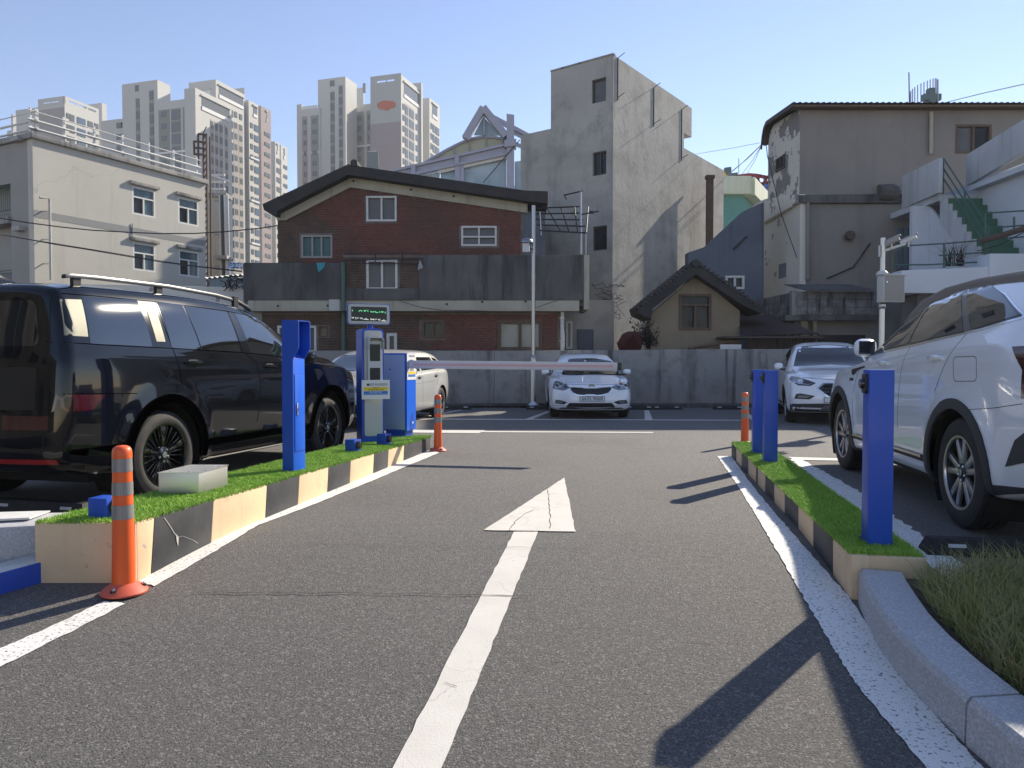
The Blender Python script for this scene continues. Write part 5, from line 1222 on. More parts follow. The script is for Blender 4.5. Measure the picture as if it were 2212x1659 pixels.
for k in range(1, 5): MB(F24).box(c0[0]+(c1[0]-c0[0])*k/5-.008, c0[0]+(c1[0]-c0[0])*k/5+.008, -.066, -.0605, c0[1]+.02, c1[1]-.02).build('plank_joint', 'print_black', dd_)
for (x, ya, yb, mt) in ((632, 1045, 1600, 'brown_grey'), (1525, 385, 690, 'cream')):
    a, b = h24(Z4(x, ya)), h24(Z4(x, yb)); MB(F24).tube([(a[0], -.09, a[1]), (b[0], -.09, b[1])], .06, 10).build('downpipe', mt, ph, smooth=40)
c = h24(Z4(925, 1285)); MB(F24).lathe([(.14, -.3), (.16, -.2), (.1, 0)], 14, c=(c[0], 0, c[1]), axis='y').build('vent', 'rust_pipe', ph, smooth=40)
a, b = h24(Z4(1088, 1335)), h24(Z4(775, 1590)); m_ = ((a[0]+b[0])/2+.15, (a[1]+b[1])/2-.2)
MB(F24).tube([(a[0], -.04, a[1]), (m_[0], -.05, m_[1]), (b[0], -.04, b[1])], .025, 6).build('loose_cable', 'wire', ph)
# crown of rods with a green cross rising behind the roof
cr_ = thing('pharmacy_sign', 'green cross sign with a crown of thin rods above the roof', 'sign', (xat(2000, 40), 40, 0))
Ypc = 40; P = lambda x, y, Y=Ypc: at(*Z4(x, y), Y)
rods = [(1380, 240), (1388, 225), (1401, 210), (1417, 197), (1438, 183), (1462, 170), (1484, 160), (1508, 150), (1529, 142), (1550, 136), (1566, 132), (1577, 135), (1586, 142)]
for i, (x, y) in enumerate(rods):
    yy = Ypc+1.2*math.sin(i/12*math.pi)-(i > 9)*1.0
    MB().tube([P(x, y, yy), P(x, 350, yy)], .028, 6).build('rod', 'steel_lilac', cr_)
MB().tube([P(1374, 90), P(1378, 350)], .03, 5).build('aerial', 'wire', cr_)
Fc_ = frame(0, Ypc-1, 0); hc = lambda p: hit(Fc_, *p)
crs = [hc(Z4(*p)) for p in ((1524, 202), (1570, 200), (1571, 244), (1613, 244), (1612, 289), (1571, 289), (1571, 332), (1526, 332), (1526, 288), (1487, 288), (1486, 243), (1524, 243))]
MB(Fc_).prism(crs, 0, .35).build('cross', 'sign_slate', cr_)
a, b = hc(Z4(1420, 330)), hc(Z4(1462, 282)); MB(Fc_).box(a[0], b[0], .5, .9, a[1], b[1]).build('unit_box', 'steel_lilac', cr_)
a, b = hc(Z4(1375, 342)), hc(Z4(1590, 322)); MB(Fc_).box(a[0], b[0], .2, 3, 0, b[1]).build('plinth', 'steel_lilac', cr_)
# ---------------------------------------------------------------- outside stair
st = thing('concrete_stair', 'weathered white concrete stair with green treads and rails', 'stair', (12.2, 20.5, 0))
zt_ = zat(Z4(0, 965)[1], 21.0)
MB().hexa([(11.86, 21.0, zt_), (11.98, 21.0, zt_), (12.1, 23.2, zt_), (11.98, 23.2, zt_), (11.86, 21.0, zat(Z4(0, 712)[1], 21)), (11.98, 21.0, zat(Z4(0, 712)[1], 21)), (12.1, 23.2, zat(Z4(0, 845)[1], 23.2)), (11.98, 23.2, zat(Z4(0, 845)[1], 23.2))]).build('landing_parapet', 'stair_white', st, bevel=.015)
MB().box(11.99, 13.15, 21.25, 23.9, zt_-.18, zt_).build('landing_slab', 'stair_white', st)
ns = 10; X0, X1 = 12.08, 13.15; ya, yb = 21.3, 19.1; za, zb = zt_-.02, 3.55
for k in range(ns):
    y1_ = ya+(yb-ya)*k/ns; y0_ = ya+(yb-ya)*(k+1)/ns; z1_ = za+(zb-za)*(k+.5)/ns
    MB().box(X0+.101, X1, y0_, y1_, max(0, z1_-.5), z1_).build('tread', 'stair_green', st, bevel=.01)
pr = [(ya+.05, 0.0)]
prf = []
for k in range(ns):
    y1_ = ya+(yb-ya)*k/ns; y0_ = ya+(yb-ya)*(k+1)/ns; z1_ = za+(zb-za)*(k+.5)/ns+.03
    prf += [(y1_, z1_), (y0_-.005, z1_)]
prf += [(yb-.005, zb-.55), (ya, za-.75)]
n = len(prf); mb = MB(); mb.add([(X0, y, z) for y, z in prf]+[(X0+.10, y, z) for y, z in prf], [tuple(range(n)), tuple(range(2*n-1, n-1, -1))]+[(i, i+n, (i+1) % n+n, (i+1) % n) for i in range(n)]); mb.build('stringer', 'stair_white', st)
MB().hexa([(X0+.02, yb, 0), (X0+.09, yb, 0), (X0+.09, 21.9, 0), (X0+.02, 21.9, 0), (X0+.02, yb, zb-.3), (X0+.09, yb, zb-.3), (X0+.09, 21.9, zt_-.19), (X0+.02, 21.9, zt_-.19)]).build('stair_side_wall', 'stair_wall', st)
MB().box(11.6, X0+.015, 21.85, 22.0, 0, zt_-.19).build('support_wall', 'stair_wall', st)
MB().box(X1+.003, X1+.25, 16.5, 23.5, 0, zt_+.4).build('back_wall', 'stair_wall', st)
MB().hexa([(12.86, 21.4, 6.15), (13.0, 21.4, 6.15), (12.85, 17.6, 6.5), (12.7, 17.6, 6.5), (12.86, 21.4, 7.03), (13.0, 21.4, 7.03), (12.85, 17.6, 7.3), (12.7, 17.6, 7.3)]).build('upper_parapet', 'stair_white', st, bevel=.015)
MB().box(12.9, 14.5, 17.6, 21.3, 6.0, 6.14).build('upper_slab', 'stair_wall', st)
rl_ = thing('stair_rail', 'thin green handrail bars along the outside stair', 'railing', (12.1, 20.2, 4))
ta, tb_ = Vector((12.13, 21.25, zt_+.02)), Vector((12.13, 19.2, 3.6))
for k, h in enumerate((1.0, .72, .45)):
    MB().tube([ta+Vector((0, 0, h)), tb_+Vector((0, 0, h))], .022, 6).build('rail_bar', 'rail_green', rl_)
for t in (0, .5, 1): p = ta.lerp(tb_, t); MB().tube([p, p+Vector((0, 0, 1.0))], .025, 6).build('rail_post', 'rail_green', rl_)
# low white parapet with railing in front of the stair
lpw = thing('terrace_wall', 'pale terrace wall under the green railing by the stair foot', 'wall', (10.5, 18, 0))
xa = xat(1944, 18.0); ztw = zat(584, 18); zbw = zat(633, 18)
MB().hexa([(xa, 18, zbw), (12.2, 18, zbw), (12.2, 18.9, zbw), (xa, 18.9, zbw), (xa, 18, ztw), (12.2, 18, ztw+.12), (12.2, 18.9, ztw+.12), (xa, 18.9, ztw)]).build('parapet', 'stair_wall', lpw, bevel=.02)
MB().box(xat(2131, 18), 13.5, 17.95, 18.85, zbw, zat(548, 18)).build('parapet', 'stair_wall', lpw, bevel=.03)
MB().box(xa+.5, 13.2, 18.2, 19.0, 0, zbw-.002).build('under_wall', 'conc_dark', lpw)
rr = thing('terrace_rail', 'green pipe railing on top of the pale terrace wall', 'railing', (11, 18.3, ztw))
Yr = 18.45; P = lambda x, y: at(*Z4(x, y), Yr)
for pts in ([(1255, 1405), (1345, 1352), (1640, 1335), (2230, 1285)], [(1255, 1490), (1500, 1490), (1935, 1468)], [(1595, 1422), (1930, 1400)], [(1930, 1115), (2240, 1095)], [(1935, 1225), (2240, 1200)]):
    MB().tube([P(*p) for p in pts], .02, 6).build('rail_bar', 'rail_green', rr)
for (x, y0, y1) in ((1255, 1405, 1560), (1630, 1335, 1512), (1930, 1115, 1500), (2140, 1140, 1230)):
    MB().tube([P(x, y0), P(x, y1)], .024, 6).build('rail_post', 'rail_green', rr)
A, B = at(*Z4(1900, 1320), 18.3), at(*Z4(2250, 1215), 17.2); o_ = MB().tube([A, B], .07, 8).build('drain_pipe', 'rust_pipe'); tag(o_, 'sloping brown drain pipe crossing the stair foot', 'pipe')
wd = blades('terrace_weeds', np.array([tuple(at(*Z4(random.uniform(1640, 1780), 1500), 18.5)) for _ in range(70)]), .55, .02, .8, 'vine', None); tag(wd, 'dry weeds growing behind the terrace railing', 'weeds')
mr = thing('wall_mirror', 'small dark oval mirror on the white stair wall', 'mirror', at(*Z4(1657, 1280), 21.8))
c = at(*Z4(1657, 1275), 21.8); MB().lathe([(.13, 0), (.15, .03), (.12, .05)], 16, c=(c.x, c.y, c.z), axis='x').build('disc', 'black_plastic', mr, smooth=40); MB().tube([c, c+Vector((0, .1, -.6))], .012, 5).build('stem', 'wire', mr)
# ---------------------------------------------------------------- old block shed below the peeling house
Fs_ = frame(0, 21.2, 0); hs_ = lambda p: hit(Fs_, *p)
sd = thing('block_shed', 'sooty concrete block shed with a tin strip roof', 'shed', (9, 21.2, 0))
bx0, bx1 = hs_(Z8(552, 0))[0], hs_(Z8(1160, 0))[0]; bt, bb = hs_(Z8(0, 258))[1], hs_(Z8(0, 428))[1]
MB(Fs_).box(bx0, bx1, .02, .2, bb, bt).build('wall_core', 'conc_dark', sd)
nb = 7
bme = MB().box(0, (bx1-bx0)/nb-.012, 0, .03, 0, (bt-bb)/3-.012).mesh('block'); bme.materials.append(MATS['block_grey'])
for r in range(3):
    for k in range(nb):
        inst(bme, 'block', sd, Fs_ @ Matrix.Translation((bx0+(bx1-bx0)*k/nb+.006, -.008+random.uniform(-.006, .004), bb+(bt-bb)*r/3+.006)))
corrugated('tin_strip', 'tin', sd, (bx0+.1, 20.9, bt+.02), (hs_(Z8(1090, 0))[0], 20.9, bt+.02), (hs_(Z8(1090, 0))[0], 22.4, bt+.32), (bx0+.1, 22.4, bt+.32), 34, .015)
# left return of the shed, receding
e = at(*Z8(240, 330), 24.3); Fr2 = frame(e.x, e.y, math.atan2(21.2-e.y, bx0-e.x)); Lr = (Vector((bx0, 21.2))-Vector((e.x, e.y))).length
zf0, zf1 = at(*Z8(240, 330), 24.3).z, at(*Z8(340, 460), 24.3).z
MB(Fr2).box(0, Lr-.13, .02, .2, 0, bt).build('return_core', 'conc_dark', sd)
bme2 = MB().box(0, Lr/4-.02, 0, .03, 0, (bt-bb)/3-.012).mesh('block'); bme2.materials.append(MATS['block_grey'])
for r in range(3):
    for k in range(4): inst(bme2, 'block', sd, Fr2 @ Matrix.Translation((Lr*k/4, -.008, bb+(bt-bb)*r/3+.006)))
MB().box(bx0-.12, bx0-.002, 21.15, 21.35, bb-.02, bt+.02).build('corner_pier', 'conc_wall', sd)
MB(Fs_).box(bx0-.3, bx1, -.05, .3, bb-.16, bb-.004).build('lintel', 'conc_dark', sd)
for x in (600, 625, 690): 
    a = hs_(Z8(x, 0))[0]; MB(Fs_).box(a, a+.10, .05, .2, 0, bb-.162).build('door_post', 'tan_wall', sd)
MB(Fs_).box(bx0-.1, bx1+.6, .32, .4, 0, bb-.17).build('back_panel', 'brown_grey', sd)
MB(Fs_).box(hs_(Z8(740, 0))[0], hs_(Z8(1095, 0))[0], .25, .31, .8, hs_(Z8(0, 572))[1]).build('dark_opening', 'print_black', sd)

# ---------------------------------------------------------------- beige building at the left
be = thing('beige_building', 'beige rendered three storey block with white roof railings', 'building', (-17, 27, 0))
Cb = at(69.8, 291.4, 27.0); Eb = at(442.4, 388, 33.8)
aB = math.atan2(Eb.y-Cb.y, Eb.x-Cb.x); FB = frame(Cb.x, Cb.y, aB); LBd = (Vector((Eb.x, Eb.y))-Vector((Cb.x, Cb.y))).length
hB = lambda p: hit(FB, *p); zBt = Cb.z+.12
bw_ = [[hB(Z1(*a)), hB(Z1(*b))] for a, b in (((960, 1140), (1128, 930)), ((1295, 1205), (1443, 1005)), ((966, 1540), (1130, 1342)), ((1300, 1575), (1447, 1390)))]
def lvl(w, vmid): return w
bw2 = []
for (x0_, x1_, yb_, yt_) in ((960, 1128, 1140, 940), (1295, 1443, 1195, 1008), (966, 1130, 1538, 1350), (1300, 1447, 1575, 1395)):
    xm = (x0_+x1_)/2; s0_, s1_ = hB(Z1(x0_, yt_))[0], hB(Z1(x1_, yt_))[0]; bw2.append(((s0_, hB(Z1(xm, yb_))[1]), (s1_, hB(Z1(xm, yt_))[1])))
z3f = (bw2[0][0][1]+bw2[1][0][1])/2; h3f = bw2[0][1][1]-bw2[0][0][1]; z2f = (bw2[2][0][1]+bw2[3][0][1])/2
bw2 = [((bw2[i][0][0], z3f if i < 2 else z2f), (bw2[i][1][0], (z3f if i < 2 else z2f)+h3f)) for i in range(4)]
wall('side_wall', FB, [(0, 0), (LBd, 0), (LBd, zBt-.25), (0, zBt-.25)], [rect(*w) for w in bw2], .3, 'stucco_beige', be, reveal=.12)
for w in bw2:
    window(FB, *w, be, 'frame_white', 'glass_blue', (2, 1), (1.9, 1), fw=.07, d0=.0, d1=.1, panemats=['glass_dark', 'glass_blue', 'glass_blue'])
    MB(FB).box(w[0][0]-.14, w[1][0]+.14, -.13, -.002, w[1][1]+.06, w[1][1]+.2).build('window_hood', 'conc_wall', be, bevel=.02)
MB(FB).box(-.1, LBd+.12, -.13, 6, zBt-.248, zBt-.06).build('roof_edge', 'conc_wall', be, bevel=.02)
zbd = hB(Z1(800, 1212))[1]
for zb_ in (zbd, zbd-3.0): MB(FB).box(.0, LBd, -.008, -.001, zb_-.13, zb_+.13).build('painted_band', 'band_grey', be)
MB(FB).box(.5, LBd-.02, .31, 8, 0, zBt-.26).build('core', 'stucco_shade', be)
# left face with recessed balconies
FBl = frame(Cb.x, Cb.y, aB-math.pi/2); 
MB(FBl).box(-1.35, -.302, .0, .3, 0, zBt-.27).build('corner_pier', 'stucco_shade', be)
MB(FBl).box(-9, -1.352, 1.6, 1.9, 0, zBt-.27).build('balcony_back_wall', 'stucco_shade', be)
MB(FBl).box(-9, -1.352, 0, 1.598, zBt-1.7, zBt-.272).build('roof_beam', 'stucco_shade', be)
MB(FBl).box(-9.1, .1, -.12, 4, zBt-.246, zBt-.06).build('roof_edge', 'conc_wall', be)
for zf in (zbd+.1, zbd-3.0):
    MB(FBl).box(-9, -1.352, -.1, 1.598, zf-.35, zf-.1).build('balcony_slab', 'conc_wall', be)
    window(FBl, (-3.2, zf+.05), (-2.3, zf+2.2), be, 'frame_white', 'glass_dark', 2, (2, 1), fw=.08, d0=1.42, d1=1.59)
    br = thing('balcony_rail', 'thin metal balcony railing on the %s floor of the beige block' % ('upper' if zf > zbd else 'lower'), 'railing', FBl @ Vector((-4, .1, zf)))
    for zz in (zf+.15, zf+.95, zf+1.05): MB(FBl).tube([(-9, .05, zz), (-1.36, .05, zz)], .02, 5).build('rail_bar', 'rail_green', br)
    mb = MB(FBl)
    for k in range(60): mb.tube([(-9+k*.127, .05, zf+.15), (-9+k*.127, .05, zf+.95)], .01, 4)
    o = mb.build('balusters', 'rail_green', br); o['kind'] = 'stuff'
text_on(FBl, -2.62, zbd-3.0+1.75, '임', .62, 'print_blue', be, d=1.38)
MB(FBl).box(-3.1, -2.4, 1.405, 1.41, zbd-3+1.4, zbd-3+2.1).build('rent_sign', 'sheet_white', be)
MB(FBl).tube([(-2.05, 1.2, 0), (-2.05, 1.2, zBt-1.7)], .05, 8).build('downpipe', 'frame_grey', be)
# roof railing
rg = thing('roof_railing', 'double white pipe railing round the flat roof of the beige block', 'railing', (Cb.x, Cb.y, zBt))
for zz, r in ((zBt+.2, .042), (zBt+.5, .042), (zBt+.82, .02)):
    MB(FB).tube([(0, .25, zz), (LBd, .25, zz)], r, 8).build('rail_bar', 'frame_white', rg, smooth=40)
    MB(FBl).tube([(-9, .25, zz), (-.1, .25, zz)], r, 8).build('rail_bar', 'frame_white', rg, smooth=40)
for k in range(7): 
    s = .15+k*(LBd-.3)/6; MB(FB).box(s-.03, s+.03, .3, .38, zBt-.06, zBt+.95).build('rail_post', 'frame_white', rg)
    MB(FBl).box(-8.5+k*1.35, -8.4+k*1.35, .3, .42, zBt-.06, zBt+.95).build('rail_post', 'frame_white', rg)
for (x, yt, yb) in ((325, 1015, 1600),):
    a, b = hB(Z1(x, yt)), hB(Z1(x, yb)); pp = MB(FB).tube([(a[0], -.28, b[1]), (a[0], -.28, a[1]), (a[0]-.35, -.28, a[1]-.02)], .045, 8).build('drain_pipe', 'stucco_beige', be, smooth=40)
    for f in (.15, .5, .8): z = a[1]+(b[1]-a[1])*f; MB(FB).tube([(a[0], -.28, z), (a[0]-.1, 0, z)], .025, 5).build('bracket', 'galv', pp)
a = hB(Z1(961, 1190)); b = hB(Z1(961, 1290)); MB(FB).tube([(a[0], -.03, a[1]), (a[0], -.03, b[1])], .02, 5).build('wall_pin', 'frame_grey', be)
lm = MB(FBl).box(-.9, -.45, -.25, -.002, zbd+2.6, zbd+2.75).build('wall_lamp', 'frame_grey', be)
MB(FBl).box(-.9, -.45, -.25, -.002, zbd-.6, zbd-.45).build('wall_lamp', 'frame_grey', be)
# lattice mast at its far corner
ms = thing('lattice_mast', 'rusty lattice steel mast at the corner of the beige block', 'mast', (Eb.x, 35, 0))
a = at(*Z1(1478, 540), 34.8); b = at(*Z1(1502, 540), 34.8); mb = MB()
for x in (a.x, b.x):
    for y in (34.8, 35.2): mb.tube([(x, y, 0), (x, y, a.z)], .05, 5)
for k in range(40): z = k*.3; mb.tube([(a.x, 34.8, z), (b.x, 34.8, z+.3)], .025, 4)
mb.build('lattice', 'rust_pipe', ms)
mb = MB(); P = lambda x, y: at(*Z1(x, y), 34.8)
for p, q in (((1443, 538), (1443, 760)), ((1443, 538), (1500, 545)), ((1410, 592), (1490, 600)), ((1415, 640), (1490, 645)), ((1412, 590), (1415, 690)), ((1415, 685), (1490, 690))): mb.tube([P(*p), P(*q)], .05, 5)
mb.build('platform_frame', 'rust_pipe', ms)
# annex behind
an = thing('beige_annex', 'narrow cream annex with white pipes behind the lattice mast', 'building', (-13.5, 38, 0))
a, b = at(*Z1(1512, 1000), 38), at(*Z1(1632, 1000), 38)
MB().box(a.x, b.x, 38, 38.6, 0, a.z).build('wall', 'stucco_beige', an); MB().box(a.x-.1, b.x+.15, 37.85, 38.7, a.z+.001, a.z+.2).build('roof_edge', 'conc_wall', an)
for k, dz in enumerate((.45, .8, 1.15)): MB().tube([(a.x, 38.1, a.z+dz), (b.x, 38.1, a.z+dz)], .06, 6).build('rail_bar', 'frame_white', an)
for x, t in ((1598, .05), (1617, .09), (1640, .1), (1655, .05)):
    p = at(*Z1(x, 985), 37.6); q = at(*Z1(x+14, 1575), 37.6); MB().tube([p, q], t, 8).build('pipe', 'frame_white' if x != 1617 else 'dark_grey', an, smooth=40)
for y in (1025, 1270, 1430, 1500): MB().tube([at(*Z1(1560, y), 37.8), at(*Z1(1650, y-8), 37.6)], .04, 5).build('pipe_bracket', 'frame_grey', an)
MB().box(at(*Z1(1560, 1440), 37).x, at(*Z1(1650, 1440), 37).x, 37, 38, at(0, Z1(0, 1445)[1], 37).z, at(0, Z1(0, 1420)[1], 37).z).build('canopy', 'frame_grey', an)
# small grey-green roofed store and number sign
sr = thing('low_store', 'low grey green building with a pale scalloped gutter and house number 818', 'building', (-9, 30, 0))
a, b = at(*Z1(1600, 1600), 29), at(*Z1(1780, 1600), 29)
MB().box(a.x-.4, b.x+1.2, 29, 34, 0, zat(Z1(0, 1585)[1], 29)).build('wall', 'door_slate', sr)
corrugated('gutter_sheet', 'frame_white', sr, (a.x-.6, 28.9, zat(Z1(0, 1590)[1], 29)), (b.x+1.2, 28.9, zat(Z1(0, 1540)[1], 29)), (b.x+1.2, 30, zat(Z1(0, 1540)[1], 29)+.1), (a.x-.6, 30, zat(Z1(0, 1590)[1], 29)+.1), 14, .04)
sg = MB(); q0, q1 = at(*Z1(1675, 1480), 28.95), at(*Z1(1765, 1478), 28.95); sg.tube([q0, q1], .02, 5); q0, q1 = at(*Z1(1675, 1512), 28.95), at(*Z1(1765, 1510), 28.95); sg.tube([q0, q1], .02, 5)
sg.build('sign_wires', 'wire', sr)
F29 = frame(0, 28.9, 0); c = hit(F29, *Z1(1713, 1497)); text_on(F29, c[0], c[1], '818', .34, 'print_blue', sr, name='number', ext=.02)
# low whitewashed wall behind the black car
wl_ = thing('whitewashed_wall', 'low wall with flaking whitewash and tangled vine behind the black car', 'wall', (-10, 22.5, 0))
a, b = at(120, 612, 22.5), at(526, 612, 22.5)
MB().hexa([(a.x, 22.5, 0), (b.x, 22.5, 0), (b.x, 22.8, 0), (a.x, 22.8, 0), (a.x, 22.5, a.z), (b.x, 22.5, a.z-.12), (b.x, 22.8, a.z-.12), (a.x, 22.8, a.z)]).build('wall', 'peel_low', wl_, bevel=.02)
mb = MB()
for k in range(40):
    x = random.uniform(480, 526); y = 600+random.uniform(-2, 18); mb.tube([at(x, y, 22.4), at(x+random.uniform(-9, 9), y+random.uniform(-8, 12), 22.4), at(x+random.uniform(-14, 14), y+random.uniform(-6, 16), 22.4)], .012, 4)
mb.build('vine', 'vine', wl_)
# ---------------------------------------------------------------- steel and glass arcade behind the brick house
ak = thing('glass_arcade', 'lilac painted steel and glass market arcade with an A-shaped gable', 'building', (0, 45, 0))
YA = 45.0; FA = frame(0, YA, 0); hA = lambda x, y, d=0: hit(FA, *Z2(x, y), d)
def apoly(name, mat, pts, d0, d1): return MB(FA).prism([hA(*p) for p in pts], d0, d1).build(name, mat, ak)
def abeam(name, a, b, w, d0=-.15, d1=.15, mat='steel_lilac'):
    A, B = Vector(hA(*a)), Vector(hA(*b)); d = (B-A).normalized(); n = Vector((-d.y, d.x))*w/2
    return MB(FA).prism([tuple(A-n), tuple(B-n), tuple(B+n), tuple(A+n)], d0, d1).build(name, mat, ak)
apoly('column', 'steel_lilac', [(1940, 1000), (1995, 1000), (1995, 412), (1940, 405)], -.35, .35)
apoly('beam', 'steel_lilac', [(1080, 835), (1290, 835), (1940, 694), (1940, 618), (1200, 790)], -.1, .1)
for (a, b) in (((1100, 815), (1940, 622)), ((1280, 832), (1940, 690))): abeam('beam_flange', a, b, .14, -.28, .28)
for x in (1265, 1580): 
    y = 815-(x-1110)*.228; apoly('splice_plate', 'steel_lilac', [(x-16, y-8), (x+16, y-14), (x+16, y+58), (x-16, y+62)], -.32, -.2)
apoly('post', 'steel_lilac', [(1566, 920), (1600, 925), (1600, 700), (1566, 708)], -.2, .2)
abeam('inner_rail', (1440, 812), (1940, 702), .28, -.12, .1, 'frame_white'); abeam('inner_rail', (1612, 765), (1612, 915), .3, -.14, .12, 'steel_lilac')
for pg in ([(1628, 772), (1938, 708), (1938, 945), (1628, 905)], [(1458, 818), (1564, 795), (1564, 880), (1458, 855)], [(1300, 842), (1452, 812), (1452, 852), (1380, 850)], [(1998, 735), (2045, 728), (2045, 960), (1998, 950)]):
    apoly('glass_pane', 'arcade_glass', pg, .12, .16)
apoly('collar_plate', 'steel_lilac', [(1925, 600), (2010, 590), (2010, 640), (1925, 650)], -.5, .4)
arc = [(1325, 752), (1380, 715), (1430, 688), (1490, 652), (1540, 626), (1600, 596), (1660, 572), (1720, 556), (1770, 550), (1850, 553), (1940, 570)]
apoly('vault_panel', 'poly_cream', arc+[(1940, 622), (1330, 758)], .3, .5)
mb = MB(FA)
mb.tube([(hA(*p)[0], .25, hA(*p)[1]) for p in arc], .09, 6); mb.build('vault_rim', 'steel_lilac', ak)
for (a, b) in (((1440, 690), (1440, 726)), ((1555, 622), (1555, 702)), ((1665, 572), (1665, 678)), ((1785, 550), (1790, 652)), ((1905, 562), (1910, 630))): abeam('vault_rib', a, b, .07, .2, .35, 'frame_grey')
abeam('gable_leg', (1770, 354), (1640, 575), .40, -.3, .3); abeam('gable_leg', (1770, 354), (1935, 560), .40, -.32, .28)
apoly('gable_glass', 'arcade_glass', [(1770, 410), (1700, 545), (1900, 548)], .05, .1); abeam('king_post', (1776, 412), (1778, 550), .08)
abeam('back_rail', (1820, 382), (2105, 532), .3, .6, .8); abeam('back_rail', (1990, 500), (2110, 560), .22, .6, .8); abeam('back_rail', (1990, 580), (2060, 610), .2, .6, .8)
apoly('roof_unit', 'frame_white', [(1562, 543), (1640, 537), (1640, 580), (1562, 585)], 2.0, 3.0)
abeam('brace', (2035, 595), (1770, 905), .05, -.4, -.36, 'wire')
MB(FA).box(hA(1100, 0)[0], hA(2060, 0)[0], .6, 8, 0, hA(0, 900)[1]).build('hall_core', 'door_bluegrey', ak)
wp = thing('white_post', 'short white sheet metal duct poking above the brick house roof', 'duct', at(*Z2(957, 720), 40))
a, b = at(*Z2(932, 800), 40), at(*Z2(984, 662), 40); MB().box(a.x, b.x, 40, 40.8, 0, b.z).build('duct', 'tower_white', wp)
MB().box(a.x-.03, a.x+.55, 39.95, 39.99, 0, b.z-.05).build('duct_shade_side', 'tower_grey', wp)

# ---------------------------------------------------------------- apartment towers
TA = math.radians(-17.5)
E1 = Vector((math.cos(TA), math.sin(TA))); E2 = Vector((-math.sin(TA), math.cos(TA)))
WM = {}
def wmesh(w, h, mat, th=.12, nm='window'):
    k = (round(w, 2), round(h, 2), mat)
    if k not in WM:
        m = MB().box(0, w, -th, .05, 0, h).mesh(nm); m.materials.append(MATS[mat]); WM[k] = m
    return WM[k]
def colx(u, P, E):           # distance along E from P to the vertical plane of image column u
    k = (u-CXP)/FPX
    return (k*P.y-P.x)/(E.x-k*E.y)
class Block:
    def __init__(s, par, uc, vt, Y, ul, ur=None, mat='tower_cream', depth=None, name='tower_wall'):
        s.par = par; c = at(uc, vt, Y); s.c = Vector((c.x, c.y)); s.zt = c.z
        s.w = abs(colx(ul, s.c, E1)); s.d = depth if depth else abs(colx(ur, s.c, E2))
        o = s.c-E1*s.w
        s.Ff = frame(o.x, o.y, TA); s.Fs = frame(s.c.x, s.c.y, TA+math.pi/2)
        s.o = MB(s.Ff).box(0, s.w, 0, s.d, 0, s.zt).build(name, mat, par)
    def strip(s, F, s0, s1, z0, z1, mat, th=.06, nm='facade_strip'): MB(F).box(s0, s1, -th, .02, z0, z1).build(nm, mat, s.par)
    def wins(s, F, cols, ztop, zmin, fl=2.95, mat='glass_far', h=1.4, th=.12):
        z = ztop
        while z > zmin:
            for c in cols:
                c0, w = c[0], c[1]; hh = c[2] if len(c) > 2 else h
                inst(wmesh(w, hh, mat if len(c) < 4 else c[3], th), 'window', s.par, F @ Matrix.Translation((c0, 0, z-hh)))
            z -= fl
    def cornice(s, F, s0, s1, z, mat='tower_white', th=.25, hh=.5): MB(F).box(s0, s1, -th, .02, z, z+hh).build('floor_line', mat, s.par)
def penthouse(b, side, s0, s1, z0, z1, mat='glass_far'):
    """dark open gallery under the roof edge with a rail"""
    F = b.Fs if side else b.Ff
    MB(F).box(s0, s1, -.05, .02, z0, z1).build('gallery', mat, b.par)
    MB(F).box(s0, s1, -.18, -.06, z0, z0+.9).build('gallery_rail', 'tower_white', b.par)
    MB(F).box(s0-.3, s1+.3, -.3, -.02, z1, z1+.4).build('gallery_lintel', 'tower_cream', b.par)
# -- left cluster
t2 = thing('apartment_tower', 'tallest cream apartment tower cluster behind the beige block', 'apartment tower', (-85, 190, 0), group='far apartment towers')
A = Block(t2, 340, 172, 190, 272.3, 375.6)
fx = lambda b, x: (x-917)/(1145-917)*b.w
for x0_, x1_, yt in ((1005, 1031, 275), (1092, 1121, 220)):
    z1 = hit(A.Ff, *Z1((x0_+x1_)/2, yt))[1]; A.strip(A.Ff, fx(A, x0_), fx(A, x1_), 20, z1, 'tower_grey'); A.wins(A.Ff, [(fx(A, x0_)+.1, fx(A, x1_)-fx(A, x0_)-.2, 2.0)], z1-.3, 26, 2.95, 'glass_far', th=.14)
zq = hit(A.Ff, *Z1(1017, 182))[1]; A.wins(A.Ff, [(fx(A, 1003), 1.1, 1.5)], zq, zq-1)
B = Block(t2, 405, 213, 184, 340.5, depth=12)
sx = lambda b, x: hit(b.Ff, *Z1(x, 400))[0]
for x0_, x1_, m in ((1155, 1235, 'tower_green'), (1245, 1315, 'tower_grey'), (1330, 1392, 'tower_green')):
    z1 = B.zt-2.0; B.strip(B.Ff, sx(B, x0_), sx(B, x1_), 20, z1, m); w = sx(B, x1_)-sx(B, x0_)
    B.wins(B.Ff, [(sx(B, x0_)+w*.25, w*.45, 1.3)] if m == 'tower_green' else [(sx(B, x0_)+.15, w-.3, 2.3)], z1-.4, 26, 2.95, 'glass_far', th=.14)
B.cornice(B.Ff, 0, B.w, hit(B.Ff, *Z1(1300, 675))[1])
C = Block(t2, 421.6, 189, 183, 405.4, 506)
penthouse(C, True, 2.2, C.d-.8, C.zt-4.6, C.zt-1.3)
for (f0, w, m) in ((.40, .9, 'glass_far'), (.52, 1.0, 'glass_far'), (.645, 1.0, 'glass_far'), (.80, .9, 'glass_far')):
    C.strip(C.Fs, C.d*f0-.15, C.d*f0+w+.15, 18, C.zt-6, 'tower_taupe', .05); C.wins(C.Fs, [(C.d*f0, w, 1.7)], C.zt-6.4, 20)
for k in range(4): C.cornice(C.Fs, C.d*.38, C.d*.9, C.zt-20-k*13)
